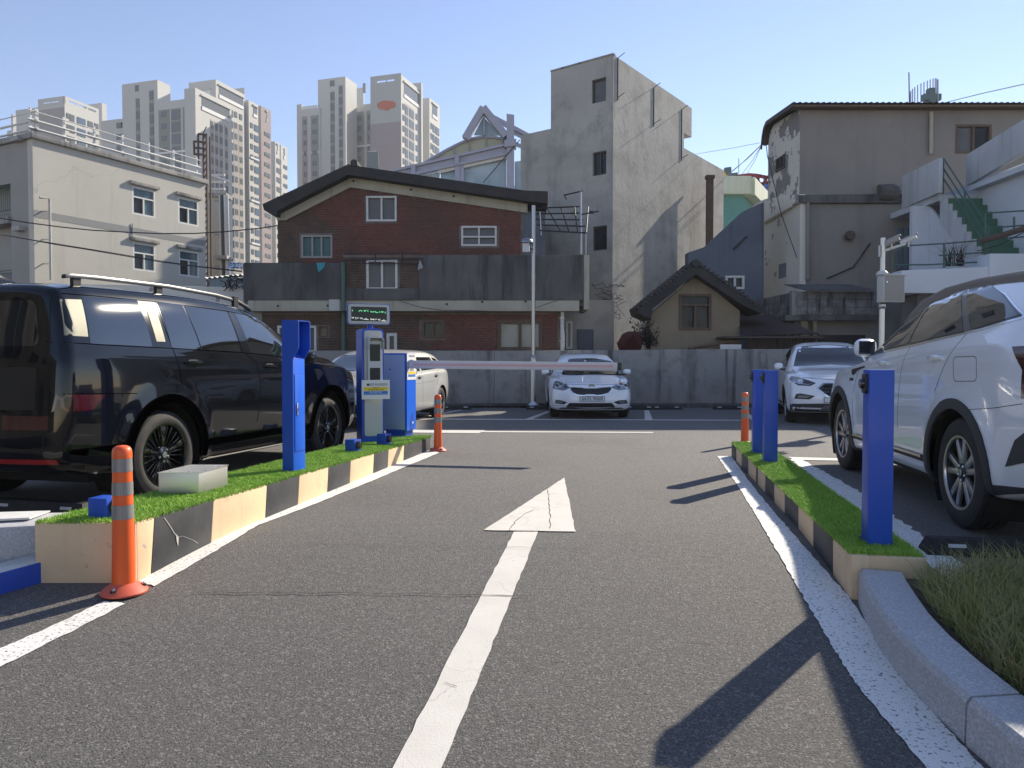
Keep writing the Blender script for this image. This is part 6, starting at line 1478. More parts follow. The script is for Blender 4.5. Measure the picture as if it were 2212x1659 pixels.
D = Block(t2, 466, 171.3, 200, 415, 534)
penthouse(D, True, 1.2, D.d-.6, D.zt-4.4, D.zt-1.2); penthouse(D, False, D.w*.22, D.w*.8, D.zt-5.2, D.zt-2.6, 'tower_white')
for f0, w in ((.06, .9), (.16, 1.2), (.35, 2.6), (.62, 1.2), (.80, 1.2)): D.wins(D.Fs, [(D.d*f0, w, 1.5 if w < 2 else 1.9, 'glass_far' if w < 2 else 'glass_far_b')], D.zt-6.0, 22)
for f0, w in ((.60, 1.6), (.78, 1.6)): D.strip(D.Fs, D.d*f0-.2, D.d*f0+w, 20, D.zt-9, 'tower_taupe', .05)
RB_ = Block(t2, 528, 189, 214, 505, 534.5, name='lift_tower')
E_ = Block(t2, 537, 216, 212, 531.5, 563)
penthouse(E_, True, 2, E_.d-.5, E_.zt-4, E_.zt-1)
E_.wins(E_.Fs, [(E_.d*.15, 1.1, 1.4), (E_.d*.55, 2.0, 1.8, 'glass_far_b')], E_.zt-6, 22)
G_ = Block(t2, 563.5, 228, 219, 558.5, 590, mat='tower_mauve')
penthouse(G_, True, 2.5, G_.d-2, G_.zt-4, G_.zt-1); G_.wins(G_.Fs, [(G_.d*.32, 2.0, 1.0), (G_.d*.66, 1.0, 1.2)], G_.zt-7, 22)
for k in range(5): G_.cornice(E_.Fs, .5, E_.d, E_.zt-16-k*12)
H_ = Block(t2, 594, 305, 235, 588, 608); H2 = Block(t2, 607, 313, 240, 604, 624.5)
penthouse(H_, True, 1, H_.d-1, H_.zt-3.6, H_.zt-.8); penthouse(H2, True, 2, H2.d-2, H2.zt-4, H2.zt-1)
H_.wins(H_.Fs, [(H_.d*.3, 1.3, 1.4), (H_.d*.75, 1.3, 1.6)], H_.zt-5, 20); H2.wins(H2.Fs, [(H2.d*.35, 1.8, 1.0), (H2.d*.65, 1.0, 1.2)], H2.zt-6, 20)
# -- far-left tower
t1 = thing('apartment_tower', 'leftmost apartment tower with taupe gable and open roof frame', 'apartment tower', (-118, 200, 0), group='far apartment towers')
a = Block(t1, 139.5, 224, 200, 92, 222)
zt = at(139.5, 207, 200).z
wall('roof_screen', a.Ff, [(0, a.zt+.01), (a.w, a.zt+.01), (a.w, zt), (0, zt)], [rect((a.w*.22, a.zt+.7), (a.w*.5, zt-1.1)), rect((a.w*.55, a.zt+.7), (a.w*.78, zt-1.1))], .4, 'tower_cream', t1)
wall('roof_screen', a.Fs, [(0, a.zt+.01), (a.d, a.zt+.01), (a.d, zt), (0, zt)], [rect((a.d*.12+i*a.d*.28, a.zt-.0+.8), (a.d*.36+i*a.d*.28, zt-.7)) for i in range(3)], .4, 'tower_cream', t1)
a.strip(a.Ff, .0, a.w, 30, hit(a.Ff, *Z1(390, 352))[1], 'tower_taupe', .05)
for f0, w, h in ((.05, .9, 1.3), (.14, 1.4, 1.9), (.35, 2.6, 2.0), (.66, 1.6, 1.5), (.86, 1.3, 1.3)):
    a.wins(a.Fs, [(a.d*f0, w, h, 'glass_far_b' if w > 2 else 'glass_far')], a.zt-2.2, 34)
Block(t1, 89, 231, 203, 44, depth=10); b = Block(t1, 220, 222, 214, 190, 239, name='lift_tower')
bl = Block(t1, 44, 279, 206, 25, depth=8); bb_ = Block(t1, 272.2, 255, 196, 227, depth=8)
z1 = hit(bb_.Ff, *Z1(880, 455))[1]; bb_.wins(bb_.Ff, [(hit(bb_.Ff, *Z1(848, 470))[0], 2.2, 1.4), (hit(bb_.Ff, *Z1(882, 470))[0], 2.4, 1.4)], z1, 34, 2.95*1.0)
# -- centre cluster
t3 = thing('apartment_tower', 'apartment tower in the centre with an orange cloud emblem on its gable', 'apartment tower', (-35, 205, 0), group='far apartment towers')
c2 = Block(t3, 866.4, 176, 205, 803.4, 914.8)
zt = at(866.4, 157.5, 205).z
wall('roof_screen', c2.Ff, [(0, c2.zt+.01), (c2.w, c2.zt+.01), (c2.w, zt), (0, zt)], [rect((c2.w*.22, c2.zt+.4), (c2.w*.52, zt-1.4)), rect((c2.w*.56, c2.zt+.4), (c2.w*.78, zt-1.4))], .4, 'tower_shade', t3)
MB(c2.Fs).box(.41, c2.d, .02, .4, c2.zt+.01, zt-.4).build('roof_parapet', 'tower_cream', t3)
penthouse(c2, True, c2.d*.12, c2.d*.88, c2.zt-3.6, c2.zt+.4)
zm = hit(c2.Ff, *Z2(1070, 458))[1]
c2.strip(c2.Ff, 0, c2.w, 40, zm, 'tower_mauve', .05); c2.strip(c2.Ff, 0, c2.w, zm+.01, c2.zt, 'tower_shade', .05)
lg = [(1003, 330), (1010, 312), (1030, 305), (1045, 298), (1070, 296), (1085, 303), (1105, 300), (1125, 306), (1134, 322), (1130, 342), (1112, 352), (1095, 350), (1085, 362), (1062, 368), (1045, 358), (1020, 358), (1005, 346)]
MB(c2.Ff).prism([hit(c2.Ff, *Z2(*p)) for p in lg], -.3, -.06).build('emblem', 'logo_orange', t3)
for f0, w, h in ((.06, 1.0, 1.5), (.17, 1.8, 2.2), (.36, 3.0, 2.1), (.66, 1.3, 1.6), (.86, 1.3, 1.6)): c2.wins(c2.Fs, [(c2.d*f0, w, h)], c2.zt-5.6, 44)
for f0, w in ((.155, 2.2), (.345, 3.4)): c2.strip(c2.Fs, c2.d*f0, c2.d*f0+w, 40, c2.zt-5, 'tower_taupe', .05)
c2b = Block(t3, 927.5, 211, 222, 914.6, 951.5); penthouse(c2b, True, 2, c2b.d-2, c2b.zt-5, c2b.zt-1)
c2b.wins(c2b.Fs, [(c2b.d*.1, 1.1, 1.7), (c2b.d*.3, 1.6, 2.2), (c2b.d*.58, 2.6, 2.2)], c2b.zt-7, 44)
Block(t3, 910, 178, 216, 891, 915, name='lift_tower')
t4 = thing('apartment_tower', 'grey apartment tower with two dark window strips left of the cloud emblem', 'apartment tower', (-50, 212, 0), group='far apartment towers')
s1_ = Block(t4, 746, 165, 212, 691, 774, mat='tower_cream')
fx = lambda x: hit(s1_.Ff, *Z2(x, 300))[0]
for x0_, x1_, yt in ((657, 689, 230), (718, 748, 185)):
    z1 = hit(s1_.Ff, *Z2((x0_+x1_)/2, yt))[1]; s1_.strip(s1_.Ff, fx(x0_), fx(x1_), 40, z1, 'tower_grey'); s1_.wins(s1_.Ff, [(fx(x0_)+.1, fx(x1_)-fx(x0_)-.2, 2.1)], z1-.3, 44, th=.14)
s1_.wins(s1_.Ff, [(fx(656), 1.4, 1.6)], hit(s1_.Ff, *Z2(670, 150))[1], hit(s1_.Ff, *Z2(670, 155))[1])
l1_ = Block(t4, 691, 232.5, 214, 645.5, depth=9)
gx = lambda x: hit(l1_.Ff, *Z2(x, 500))[0]
for x0_, x1_, m in ((452, 490, 'tower_mauve'), (516, 573, 'tower_grey')):
    for za, zb in ((l1_.zt-2, hit(l1_.Ff, *Z2(500, 665))[1]), (hit(l1_.Ff, *Z2(500, 685))[1], 40)):
        l1_.strip(l1_.Ff, gx(x0_), gx(x1_), min(za, zb), max(za, zb), m)
    l1_.wins(l1_.Ff, [(gx(x0_)+.5, (gx(x1_)-gx(x0_))*.55, 1.3)], l1_.zt-3, 44, th=.14)
MB(l1_.Ff).box(0, 1.6, 0, .5, l1_.zt+.01, at(645, 220, 214).z).build('roof_pier', 'tower_cream', t4); MB(l1_.Ff).box(1.7, l1_.w-1, .1, .3, l1_.zt+.01, l1_.zt+.9).build('roof_rail', 'tower_white', t4)
m1_ = Block(t4, 803, 223.5, 219, 766, depth=8)
gx = lambda x: hit(m1_.Ff, *Z2(x, 500))[0]
for x0_, x1_ in ((842, 903), (922, 962)):
    m1_.strip(m1_.Ff, gx(x0_), gx(x1_), 40, m1_.zt-2, 'tower_grey'); m1_.wins(m1_.Ff, [(gx(x0_)+.4, gx(x1_)-gx(x0_)-1.2, 1.6)], m1_.zt-3, 44, th=.14)
m1_.cornice(m1_.Ff, 0, m1_.w, hit(m1_.Ff, *Z2(900, 632))[1])
rr_ = Block(t4, 785, 189, 226, 772, 790, name='roof_house'); MB().tube([at(*Z2(905, 235), 226), at(*Z2(905, 172), 226)], .5, 8).build('roof_vent', 'tower_grey', t4)

# ---------------------------------------------------------------- overhead cables
def cable(label, pts, Y0, Y1, r, mat='wire'):
    P = []
    for i, (u, v) in enumerate(pts): P.append(at(u, v, Y0+(Y1-Y0)*i/(len(pts)-1)))
    tag(MB().tube(P, r, 6).build('power_cable', mat, smooth=60), label, 'cable')
cable('upper black cable crossing in front of the beige block to the brick house', [Z1(-60, 1143), Z1(0, 1150), Z1(220, 1186), Z1(450, 1216), Z1(675, 1239), Z1(1010, 1257), Z1(1160, 1263), Z1(1410, 1262), Z1(1640, 1249), Z1(1910, 1222), Z1(2015, 1205)], 19, 21, .016)
cable('lower black cable sagging across the beige block windows', [Z1(-60, 1255), Z1(0, 1268), Z1(180, 1300), Z1(420, 1345), Z1(620, 1376), Z1(850, 1415), Z1(1150, 1466), Z1(1420, 1502), Z1(1760, 1541)], 19.5, 22, .014)
cable('second lower cable running beside the first across the beige block', [Z1(-60, 1250), Z1(0, 1262), Z1(180, 1300), Z1(420, 1338), Z1(850, 1408), Z1(1150, 1459), Z1(1420, 1498), Z1(1760, 1535)], 19.6, 22.1, .010)
cable('thin wire from the peeling house roof to the upper right sky', [Z4(1590, 322), Z4(1900, 245), Z4(2260, 165)], 39, 30, .02, 'wire_pale')
cable('thin pale wire crossing the sky between concrete tower and peeling house', [Z3(1440, 832), Z3(1700, 790), Z3(1920, 748)], 30, 27, .008, 'wire_pale')
for i, (x, y) in enumerate(((1590, 1060), (1720, 950), (1790, 975), (1830, 965))):
    cable(['first', 'second', 'third', 'fourth'][i]+' thin wire from the left in the fan below the peeling house eave', [Z3(1935, 757), Z3((1935+x)/2+5, (757+y)/2+8), Z3(x, y)], 27.2, 36, .012, 'wire_pale')
cable('black wire hanging down the peeling gable wall', [Z4(335, 600), Z4(345, 700), Z4(400, 930), Z4(445, 1120), Z4(560, 1440)], 26.6, 23.7, .014)
cable('slack wire under the balcony beam of the brick house', [Z6(1160, 325), Z6(1300, 370), Z6(1450, 393), Z6(1800, 400)], 20.2, 20.1, .008)
cable('slack wire at the right end of the balcony beam', [Z6(2130, 385), Z6(2212, 355), Z7(490, 425)], 20.2, 20.1, .008)
cable('thin wire crossing the stair foot at the right edge', [Z4(1870, 1390), Z4(2050, 1340), Z4(2250, 1230)], 18.4, 17.5, .012)
# ---------------------------------------------------------------- vehicles: lofted body shell, parts laid on its surface
def smooth01(t): t = max(0., min(1., t)); return t*t*(3-2*t)
def scaleP(P, k):
    out = {}
    for a, v in P.items():
        if a in ('bowf', 'bowr'): out[a] = (v[0]*k, v[1])
        elif isinstance(v, list): out[a] = [tuple(q*k for q in p) for p in v]
        else: out[a] = v*k
    return out
class Car:
    def __init__(s, name, label, P, loc_pt, world_pt, theta, paint, nx=110):
        s.P = P; s.paint = paint; s.L = P['L']; s.W = P['W']
        rz = math.pi/2-theta; R3 = Matrix.Rotation(rz, 4, 'Z')
        base = Vector(world_pt) - (R3 @ Vector(loc_pt)); base.z = 0
        s.root = thing(name, label, 'car', base, rz); s.M = ROOTM[s.root.name]; s.Mi = s.M.inverted()
        s.shell(nx)
    def shell(s, nx):
        P = s.P; f = {k: pchip(P[k]) for k in ('wm', 'zb0', 'zbelt', 'ze', 'we', 'zc')}
        L, rf, rr = P['L'], P['rf'], P['rr']
        xs = np.linspace(rr, L-rf, nx)
        def section(x):
            b, W, zb, ze, we, zc = (f[k](x) for k in ('zb0', 'wm', 'zbelt', 'ze', 'we', 'zc'))
            wb = W-P.get('shoulder', .045); zm = b+.48*(zb-b)
            pts = [(0, b), (W-.3, b), (W-.09, b), (W-.035, b+.05), (W-.014, b+.15), (W, zm), (W-.004, zb-.17), (W-.014, zb-.07), (W-.022, zb-.03), (wb, zb)]
            for t in (.05, .35, .68, .93): pts.append((wb+(we-wb)*t+.018*math.sin(math.pi*t)*min(1, (ze-zb)*3), zb+(ze-zb)*t))
            pts += [(we-.012, ze+.012), (we-.06, ze+.45*(zc-ze)), (we*.72, ze+.80*(zc-ze)), (we*.4, zc-.006), (0, zc)]
            for _ in range(2):
                q = [pts[0]]
                for a, c in zip(pts[:-1], pts[1:]): q += [(.75*a[0]+.25*c[0], .75*a[1]+.25*c[1]), (.25*a[0]+.75*c[0], .25*a[1]+.75*c[1])]
                pts = q+[pts[-1]]
            return pts
        S = [section(x) for x in xs]; n = len(S[0]); V = []; m = 2*n-2
        rings = []
        def ring(x, sec):
            i0 = len(V)
            for y, z in sec: V.append([x, -y, z])
            for y, z in sec[-2:0:-1]: V.append([x, y, z])
            rings.append(i0)
        K = 6
        def cap(sec, x0, r, sgn):
            ym = max(p[0] for p in sec); z0, z1 = sec[0][1], sec[-1][1]; zc = (z0+z1)/2; hh = (z1-z0)/2; out = []
            for k in range(1, K+1):
                a = k/K*math.pi/2; ins = r*(1-math.cos(a)); out.append((x0+sgn*r*math.sin(a), (ym-ins)/ym, (hh-ins)/hh))
            sy, sz = out[-1][1:]
            for k in range(1, 13): t = 1-k/12.6; out.append((x0+sgn*r, sy*t, sz*t))
            return [(x, [(y*a, zc+(z-zc)*b) for y, z in sec]) for x, a, b in out]
        rear = cap(S[0], rr, rr, -1)[::-1]; front = cap(S[-1], L-rf, rf, 1)
        for x, sec in rear: ring(x, sec)
        for x, sec in zip(xs, S): ring(x, sec)
        for x, sec in front: ring(x, sec)
        F = []
        for a, b in zip(rings[:-1], rings[1:]):
            for j in range(m): F.append((a+j, a+(j+1) % m, b+(j+1) % m, b+j))
        F.append(tuple(rings[0]+j for j in range(m-1, -1, -1))); F.append(tuple(rings[-1]+j for j in range(m)))
        pf, pr = pchip(P['proff']), pchip(P['profr']); af, ar_ = P.get('af', .9), P.get('ar', .7); W = P['W']
        ra = P['ra']
        for v in V:
            x, y, z = v
            t = smooth01((x-(L-af))/af)
            if t > 0: v[0] -= t*(P['bowf'][0]*min(1.2, abs(y)/W)**P['bowf'][1] + pf(z))
            t = smooth01((ar_-x)/ar_)
            if t > 0: v[0] += t*(P['bowr'][0]*min(1.2, abs(y)/W)**P['bowr'][1] + pr(z))
            if abs(y) > .5:
                for xa in (P['xr'], P['xf']):
                    r = math.hypot(v[0]-xa, z-P['R']); q = 1-abs(r-(ra+.02))/P.get('flw', .17)
                    if q > 0: v[1] += math.copysign(P['flare']*smooth01(q)*smooth01((abs(y)-.5)/.3), y)
        s.V = V; s.F = F
        me = bpy.data.meshes.new('shell'); me.from_pydata(V, [], F)
        bm = bmesh.new(); bm.from_mesh(me); bmesh.ops.recalc_face_normals(bm, faces=bm.faces); bm.normal_update()
        s.vn = [v.normal.copy() for v in bm.verts]; s.vc = [v.co.copy() for v in bm.verts]
        s.polys = [tuple(v.index for v in f.verts) for f in bm.faces]
        s.bvh = BVHTree.FromPolygons(s.vc, s.polys)
        # wheel arches cut out
        for xa in (P['xr'], P['xf']):
            N = 40; cen = (xa, P['R']); pl = [(cen[0]+ra*math.cos(2*math.pi*k/N), cen[1]+ra*math.sin(2*math.pi*k/N)) for k in range(N)]
            fs = [f for f in bm.faces if abs(f.calc_center_median().y) > .42 and abs(f.calc_center_median().x-xa) < ra+.2 and f.calc_center_median().z < P['R']+ra+.2]
            for k in range(N):
                a, b = pl[k], pl[(k+1) % N]
                if max(a[1], b[1]) < P['zb0'][1][1]-.05: continue
                d = Vector((b[0]-a[0], 0, b[1]-a[1])); nrm = Vector((d.z, 0, -d.x)).normalized()
                near = [f for f in fs if f.is_valid]
                mx, mz = (a[0]+b[0])/2, (a[1]+b[1])/2
                loc = [f for f in near if math.hypot(f.calc_center_median().x-mx, f.calc_center_median().z-mz) < .16]
                rest = [f for f in near if f not in set(loc)] if False else None
                if not loc: continue
                geom = set(loc)
                for f in loc: geom.update(f.edges); geom.update(f.verts)
                ret = bmesh.ops.bisect_plane(bm, geom=list(geom), plane_co=Vector((a[0], 0, a[1])), plane_no=nrm, dist=1e-6)
                fs = [f for f in fs if f.is_valid] + [g for g in ret['geom'] if isinstance(g, bmesh.types.BMFace)]
                fs = list(set(fs))
            dele = [f for f in bm.faces if abs(f.calc_center_median().y) > .42 and inpoly((f.calc_center_median().x, f.calc_center_median().z), pl)]
            bmesh.ops.delete(bm, geom=dele, context='FACES')
        bm.to_mesh(me); bm.free()
        nor = [s.normal_at(v.co) for v in me.vertices]
        me.polygons.foreach_set('use_smooth', [True]*len(me.polygons))
        me.normals_split_custom_set_from_vertices(nor)
        s.body = link('body', me, s.root, s.paint)
        for xa in (P['xr'], P['xf']):
            for sg in (-1, 1):
                mb = MB(); n_ = 28; y0, y1 = sg*(W-.03), sg*(W-.36); vs = []; fs = []
                for k in range(n_+1):
                    a = math.radians(-35+250*k/n_); vs += [(xa+(ra+.004)*math.cos(a), y0, P['R']+(ra+.004)*math.sin(a)), (xa+(ra+.004)*math.cos(a), y1, P['R']+(ra+.004)*math.sin(a))]
                for k in range(n_): fs.append((2*k, 2*k+1, 2*k+3, 2*k+2))
                fs.append(tuple(2*k+1 for k in range(n_+1)))
                mb.add(vs, fs).build('wheel_well', 'car_gap', s.root, local=True, recalc=False)
        MB().box(.5, L-.6, -W+.25, W-.25, P['zb0'][1][1]-.06, P['zb0'][1][1]+.02).build('underbody', 'car_gap', s.root, local=True)
    def normal_at(s, co):
        loc, nr, i, d = s.bvh.find_nearest(co)
        if i is None: return Vector((0, 0, 1))
        p = s.polys[i]
        if len(p) > 4: return nr
        w = poly_3d_calc([s.vc[k] for k in p], loc); o = Vector((0, 0, 0))
        for k, ww in zip(p, w): o += s.vn[k]*ww
        return o.normalized() if o.length > 1e-6 else nr
    def px(s, u, v):                     # a sight line meets the body
        o = s.Mi @ Vector((0, 0, CAMH)); d = (s.Mi.to_3x3() @ ray(u, v)).normalized()
        loc, nr, i, dist = s.bvh.ray_cast(o, d)
        if loc is None:
            best = None
            for t in np.linspace(2, 25, 400):
                q = s.bvh.find_nearest(o+d*t)
                if q[0] is not None and (best is None or q[3] < best[1]): best = (q[0], q[3])
            loc = best[0]
        return loc
    def cast(s, p2, axis, sg):
        if axis == 'y': o, d = Vector((p2[0], sg*4, p2[1])), Vector((0, -sg, 0))
        elif axis == 'x': o, d = Vector((sg*9+2.4, p2[0], p2[1])), Vector((-sg, 0, 0))
        else: o, d = Vector((p2[0], p2[1], 5)), Vector((0, 0, -1))
        loc, nr, i, dist = s.bvh.ray_cast(o, d)
        if loc is None:
            q = s.bvh.find_nearest(Vector((p2[0], sg*s.W, p2[1])) if axis == 'y' else (Vector((s.L if sg > 0 else 0, p2[0], p2[1])) if axis == 'x' else Vector((p2[0], p2[1], 1.5))))
            loc = q[0]
        return loc
    def patch(s, name, mat, poly, axis, sg, off=.003, parent=None, rnd=0., skirt=.012, step=.06):
        k_ = getattr(s, 'k', 1.0); poly = [(p[0]*k_, p[1]*k_) for p in poly]
        if rnd: poly = round_poly(poly, rnd, 4)
        bd = []
        for i in range(len(poly)):
            a, b = Vector(poly[i]), Vector(poly[(i+1) % len(poly)]); n = max(1, int((b-a).length/(step*.7)))
            bd += [tuple(a.lerp(b, k/n)) for k in range(n)]
        xs = [p[0] for p in poly]; ys = [p[1] for p in poly]; inner = []
        x = min(xs)+step*.5
        while x < max(xs):
            y = min(ys)+step*.5
            while y < max(ys):
                if inpoly((x, y), poly) and min(math.hypot(x-b[0], y-b[1]) for b in bd) > step*.4: inner.append((x, y))
                y += step
            x += step
        nb = len(bd); pts = [Vector(p) for p in bd+inner]
        vo, eo, fo, orig, *_ = delaunay_2d_cdt(pts, [(i, (i+1) % nb) for i in range(nb)], [], 0, 1e-6)
        fs = [tuple(f) for f in fo if inpoly((sum(vo[i].x for i in f)/3, sum(vo[i].y for i in f)/3), poly)]
        C = [s.cast((p.x, p.y), axis, sg) for p in vo]; N = [s.normal_at(c) for c in C]
        V = [c+n*off for c, n in zip(C, N)]; nv = len(V)
        me = bpy.data.meshes.new(name)
        m_ = {tuple(map(lambda q: round(q, 5), (p.x, p.y))): i for i, p in enumerate(vo)}
        ring = [m_.get((round(p[0], 5), round(p[1], 5))) for p in bd]
        ring = [r for r in ring if r is not None]
        SV = [V[r]-N[r]*(off+skirt) for r in ring]; k = len(ring)
        SVt = [V[r] for r in ring]
        sf = [(nv+i, nv+(i+1) % k, nv+k+(i+1) % k, nv+k+i) for i in range(k)] if skirt else []
        me.from_pydata([tuple(v) for v in V+(SVt+SV if skirt else [])], [], fs+sf)
        # front faces outwards
        if sum(me.polygons[i].normal.dot(N[f[0]])*me.polygons[i].area for i, f in enumerate(fs)) < 0: me.flip_normals()
        me.polygons.foreach_set('use_smooth', [True]*len(me.polygons))
        nn = [tuple(n) for n in N] + ([tuple(N[r]) for r in ring]*2 if skirt else [])
        me.normals_split_custom_set_from_vertices(nn)
        return link(name, me, parent or s.root, mat)
    def ribbon(s, name, mat, line, axis, sg, w=.005, off=.0012, parent=None, step=.03):
        k_ = getattr(s, 'k', 1.0); pts = [Vector(p)*k_ for p in line]; P = []
        for a, b in zip(pts[:-1], pts[1:]):
            n = max(1, int((b-a).length/step)); P += [a.lerp(b, k/n) for k in range(n)]
        P.append(pts[-1]); V = []; F = []; N = []
        for i, p in enumerate(P):
            d = (P[min(i+1, len(P)-1)]-P[max(i-1, 0)]).normalized(); q = Vector((-d.y, d.x))*w/2
            for sgn in (-1, 1):
                c = s.cast(tuple(p+q*sgn), axis, sg); n = s.normal_at(c); V.append(c+n*off); N.append(n)
            for sgn in (-1, 1): V.append(V[-2]-N[-2]*.02); N.append(N[-2])
        for i in range(len(P)-1):
            k = i*4; F += [(k, k+1, k+5, k+4), (k, k+4, k+6, k+2), (k+1, k+3, k+7, k+5)]
        me = bpy.data.meshes.new(name); me.from_pydata([tuple(v) for v in V], [], F)
        me.polygons.foreach_set('use_smooth', [True]*len(me.polygons)); me.normals_split_custom_set_from_vertices([tuple(n) for n in N])
        return link(name, me, parent or s.root, mat)
    def P2(s, pts, axis, conv):           # pixels -> surface coordinates of the chosen projection
        out = []
        for p in pts:
            q = s.px(*conv(*p)); out.append((q.x, q.z) if axis == 'y' else ((q.y, q.z) if axis == 'x' else (q.x, q.y)))
        return out
    def arch(s, mat, w=.07, off=.012, a0=-28, a1=208, squarish=0.):
        P = s.P
        for xa in (P['xr'], P['xf']):
            for sg in (-1, 1):
                ln = []
                for k in range(33):
                    a = math.radians(a0+(a1-a0)*k/32); r = P['ra']+w/2-.004
                    ln.append((xa+r*math.cos(a), P['R']+r*math.sin(a)))
                s.ribbon('arch_trim', mat, ln, 'y', sg, w, off, step=.05)
    def wheels(s, style, tyre_w=.118, inset=.02):
        P = s.P
        for xa in (P['xf'], P['xr']):
            for sg in (-1, 1):
                wheel(s.root, (xa, sg*(s.W-tyre_w-inset), P['R']), sg, P['R'], tyre_w, P['rim'], style)
    def mirror(s, x, z, sg, mat, size=(.10, .20, .13), out=.10, stalk='black_plastic'):
        k_ = getattr(s, 'k', 1.0); c = s.cast((x*k_, z*k_), 'y', sg); c = c+Vector((0, sg*(out+size[1]/2-.02), .03))
        mb = MB(); a, b, h = size[0]/2, size[1]/2, size[2]/2
        prof = [(-1, .75), (-.4, 1.0), (.3, .9), (.85, .55), (1.1, .2)]
        vs = []; n = 14
        for px_, r in prof:
            for k in range(n):
                an = 2*math.pi*k/n; cy, cz = math.cos(an), math.sin(an); e = .7
                vs.append((c.x+a*px_, c.y+b*r*math.copysign(abs(cy)**e, cy), c.z+h*r*math.copysign(abs(cz)**e, cz)))
        fs = [(i*n+j, i*n+(j+1) % n, (i+1)*n+(j+1) % n, (i+1)*n+j) for i in range(len(prof)-1) for j in range(n)]+[tuple(range(n-1, -1, -1)), tuple(range((len(prof)-1)*n, len(prof)*n))]
        mo = mb.add(vs, fs).build('door_mirror', mat, s.root, local=True, smooth=50)
        MB().hexa([(c.x-.03, c.y-sg*(b+out*.9), c.z-h-.03), (c.x+.05, c.y-sg*(b+out*.9), c.z-h-.03), (c.x+.05, c.y-sg*b*.2, c.z-h*.9), (c.x-.03, c.y-sg*b*.2, c.z-h*.9), (c.x-.03, c.y-sg*(b+out*.9), c.z-h+.04), (c.x+.05, c.y-sg*(b+out*.9), c.z-h+.04), (c.x+.05, c.y-sg*b*.2, c.z-h*.6), (c.x-.03, c.y-sg*b*.2, c.z-h*.6)]).build('mirror_stalk', stalk, mo, local=True, bevel=.008)
        MB().box(c.x-a-.004, c.x-a+.003, c.y-b*.7, c.y+b*.7, c.z-h*.7, c.z+h*.7).build('mirror_glass', 'lens', mo, local=True)
        return mo
    def handle(s, x, z, sg, mat, L=.22, hh=.034):
        a = s.cast((x, z), 'y', sg); n = s.normal_at(a); o = MB()
        cup = s.patch('handle_cup', 'car_gap' if mat != 'car_white' else 'car_white', [(x-.07, z-.035), (x+.07, z-.035), (x+.07, z+.035), (x-.07, z+.035)], 'y', sg, .001, rnd=.03, skirt=0)
        pts = []
        for k in range(9):
            t = k/8; p = s.cast((x-L/2+L*t, z+.004), 'y', sg); q = s.normal_at(p); lift = .006+.028*math.sin(math.pi*min(1, max(0, t)))**.5
            pts.append(p+q*lift)
        V = []; 
        for i, p in enumerate(pts):
            h = hh/2*(.75+.25*math.sin(math.pi*i/8)); nn = s.normal_at(p)
            V += [p+Vector((0, 0, h))-nn*.006, p+Vector((0, 0, h*.6))+nn*.006, p-Vector((0, 0, h*.6))+nn*.006, p-Vector((0, 0, h))-nn*.006]
        F = []
        for i in range(8):
            for j in range(4): F.append((i*4+j, i*4+(j+1) % 4, (i+1)*4+(j+1) % 4, (i+1)*4+j))
        F += [(0, 1, 2, 3), (35, 34, 33, 32)]
        o.add(V, F); return o.build('door_handle', mat, s.root, local=True, smooth=60)
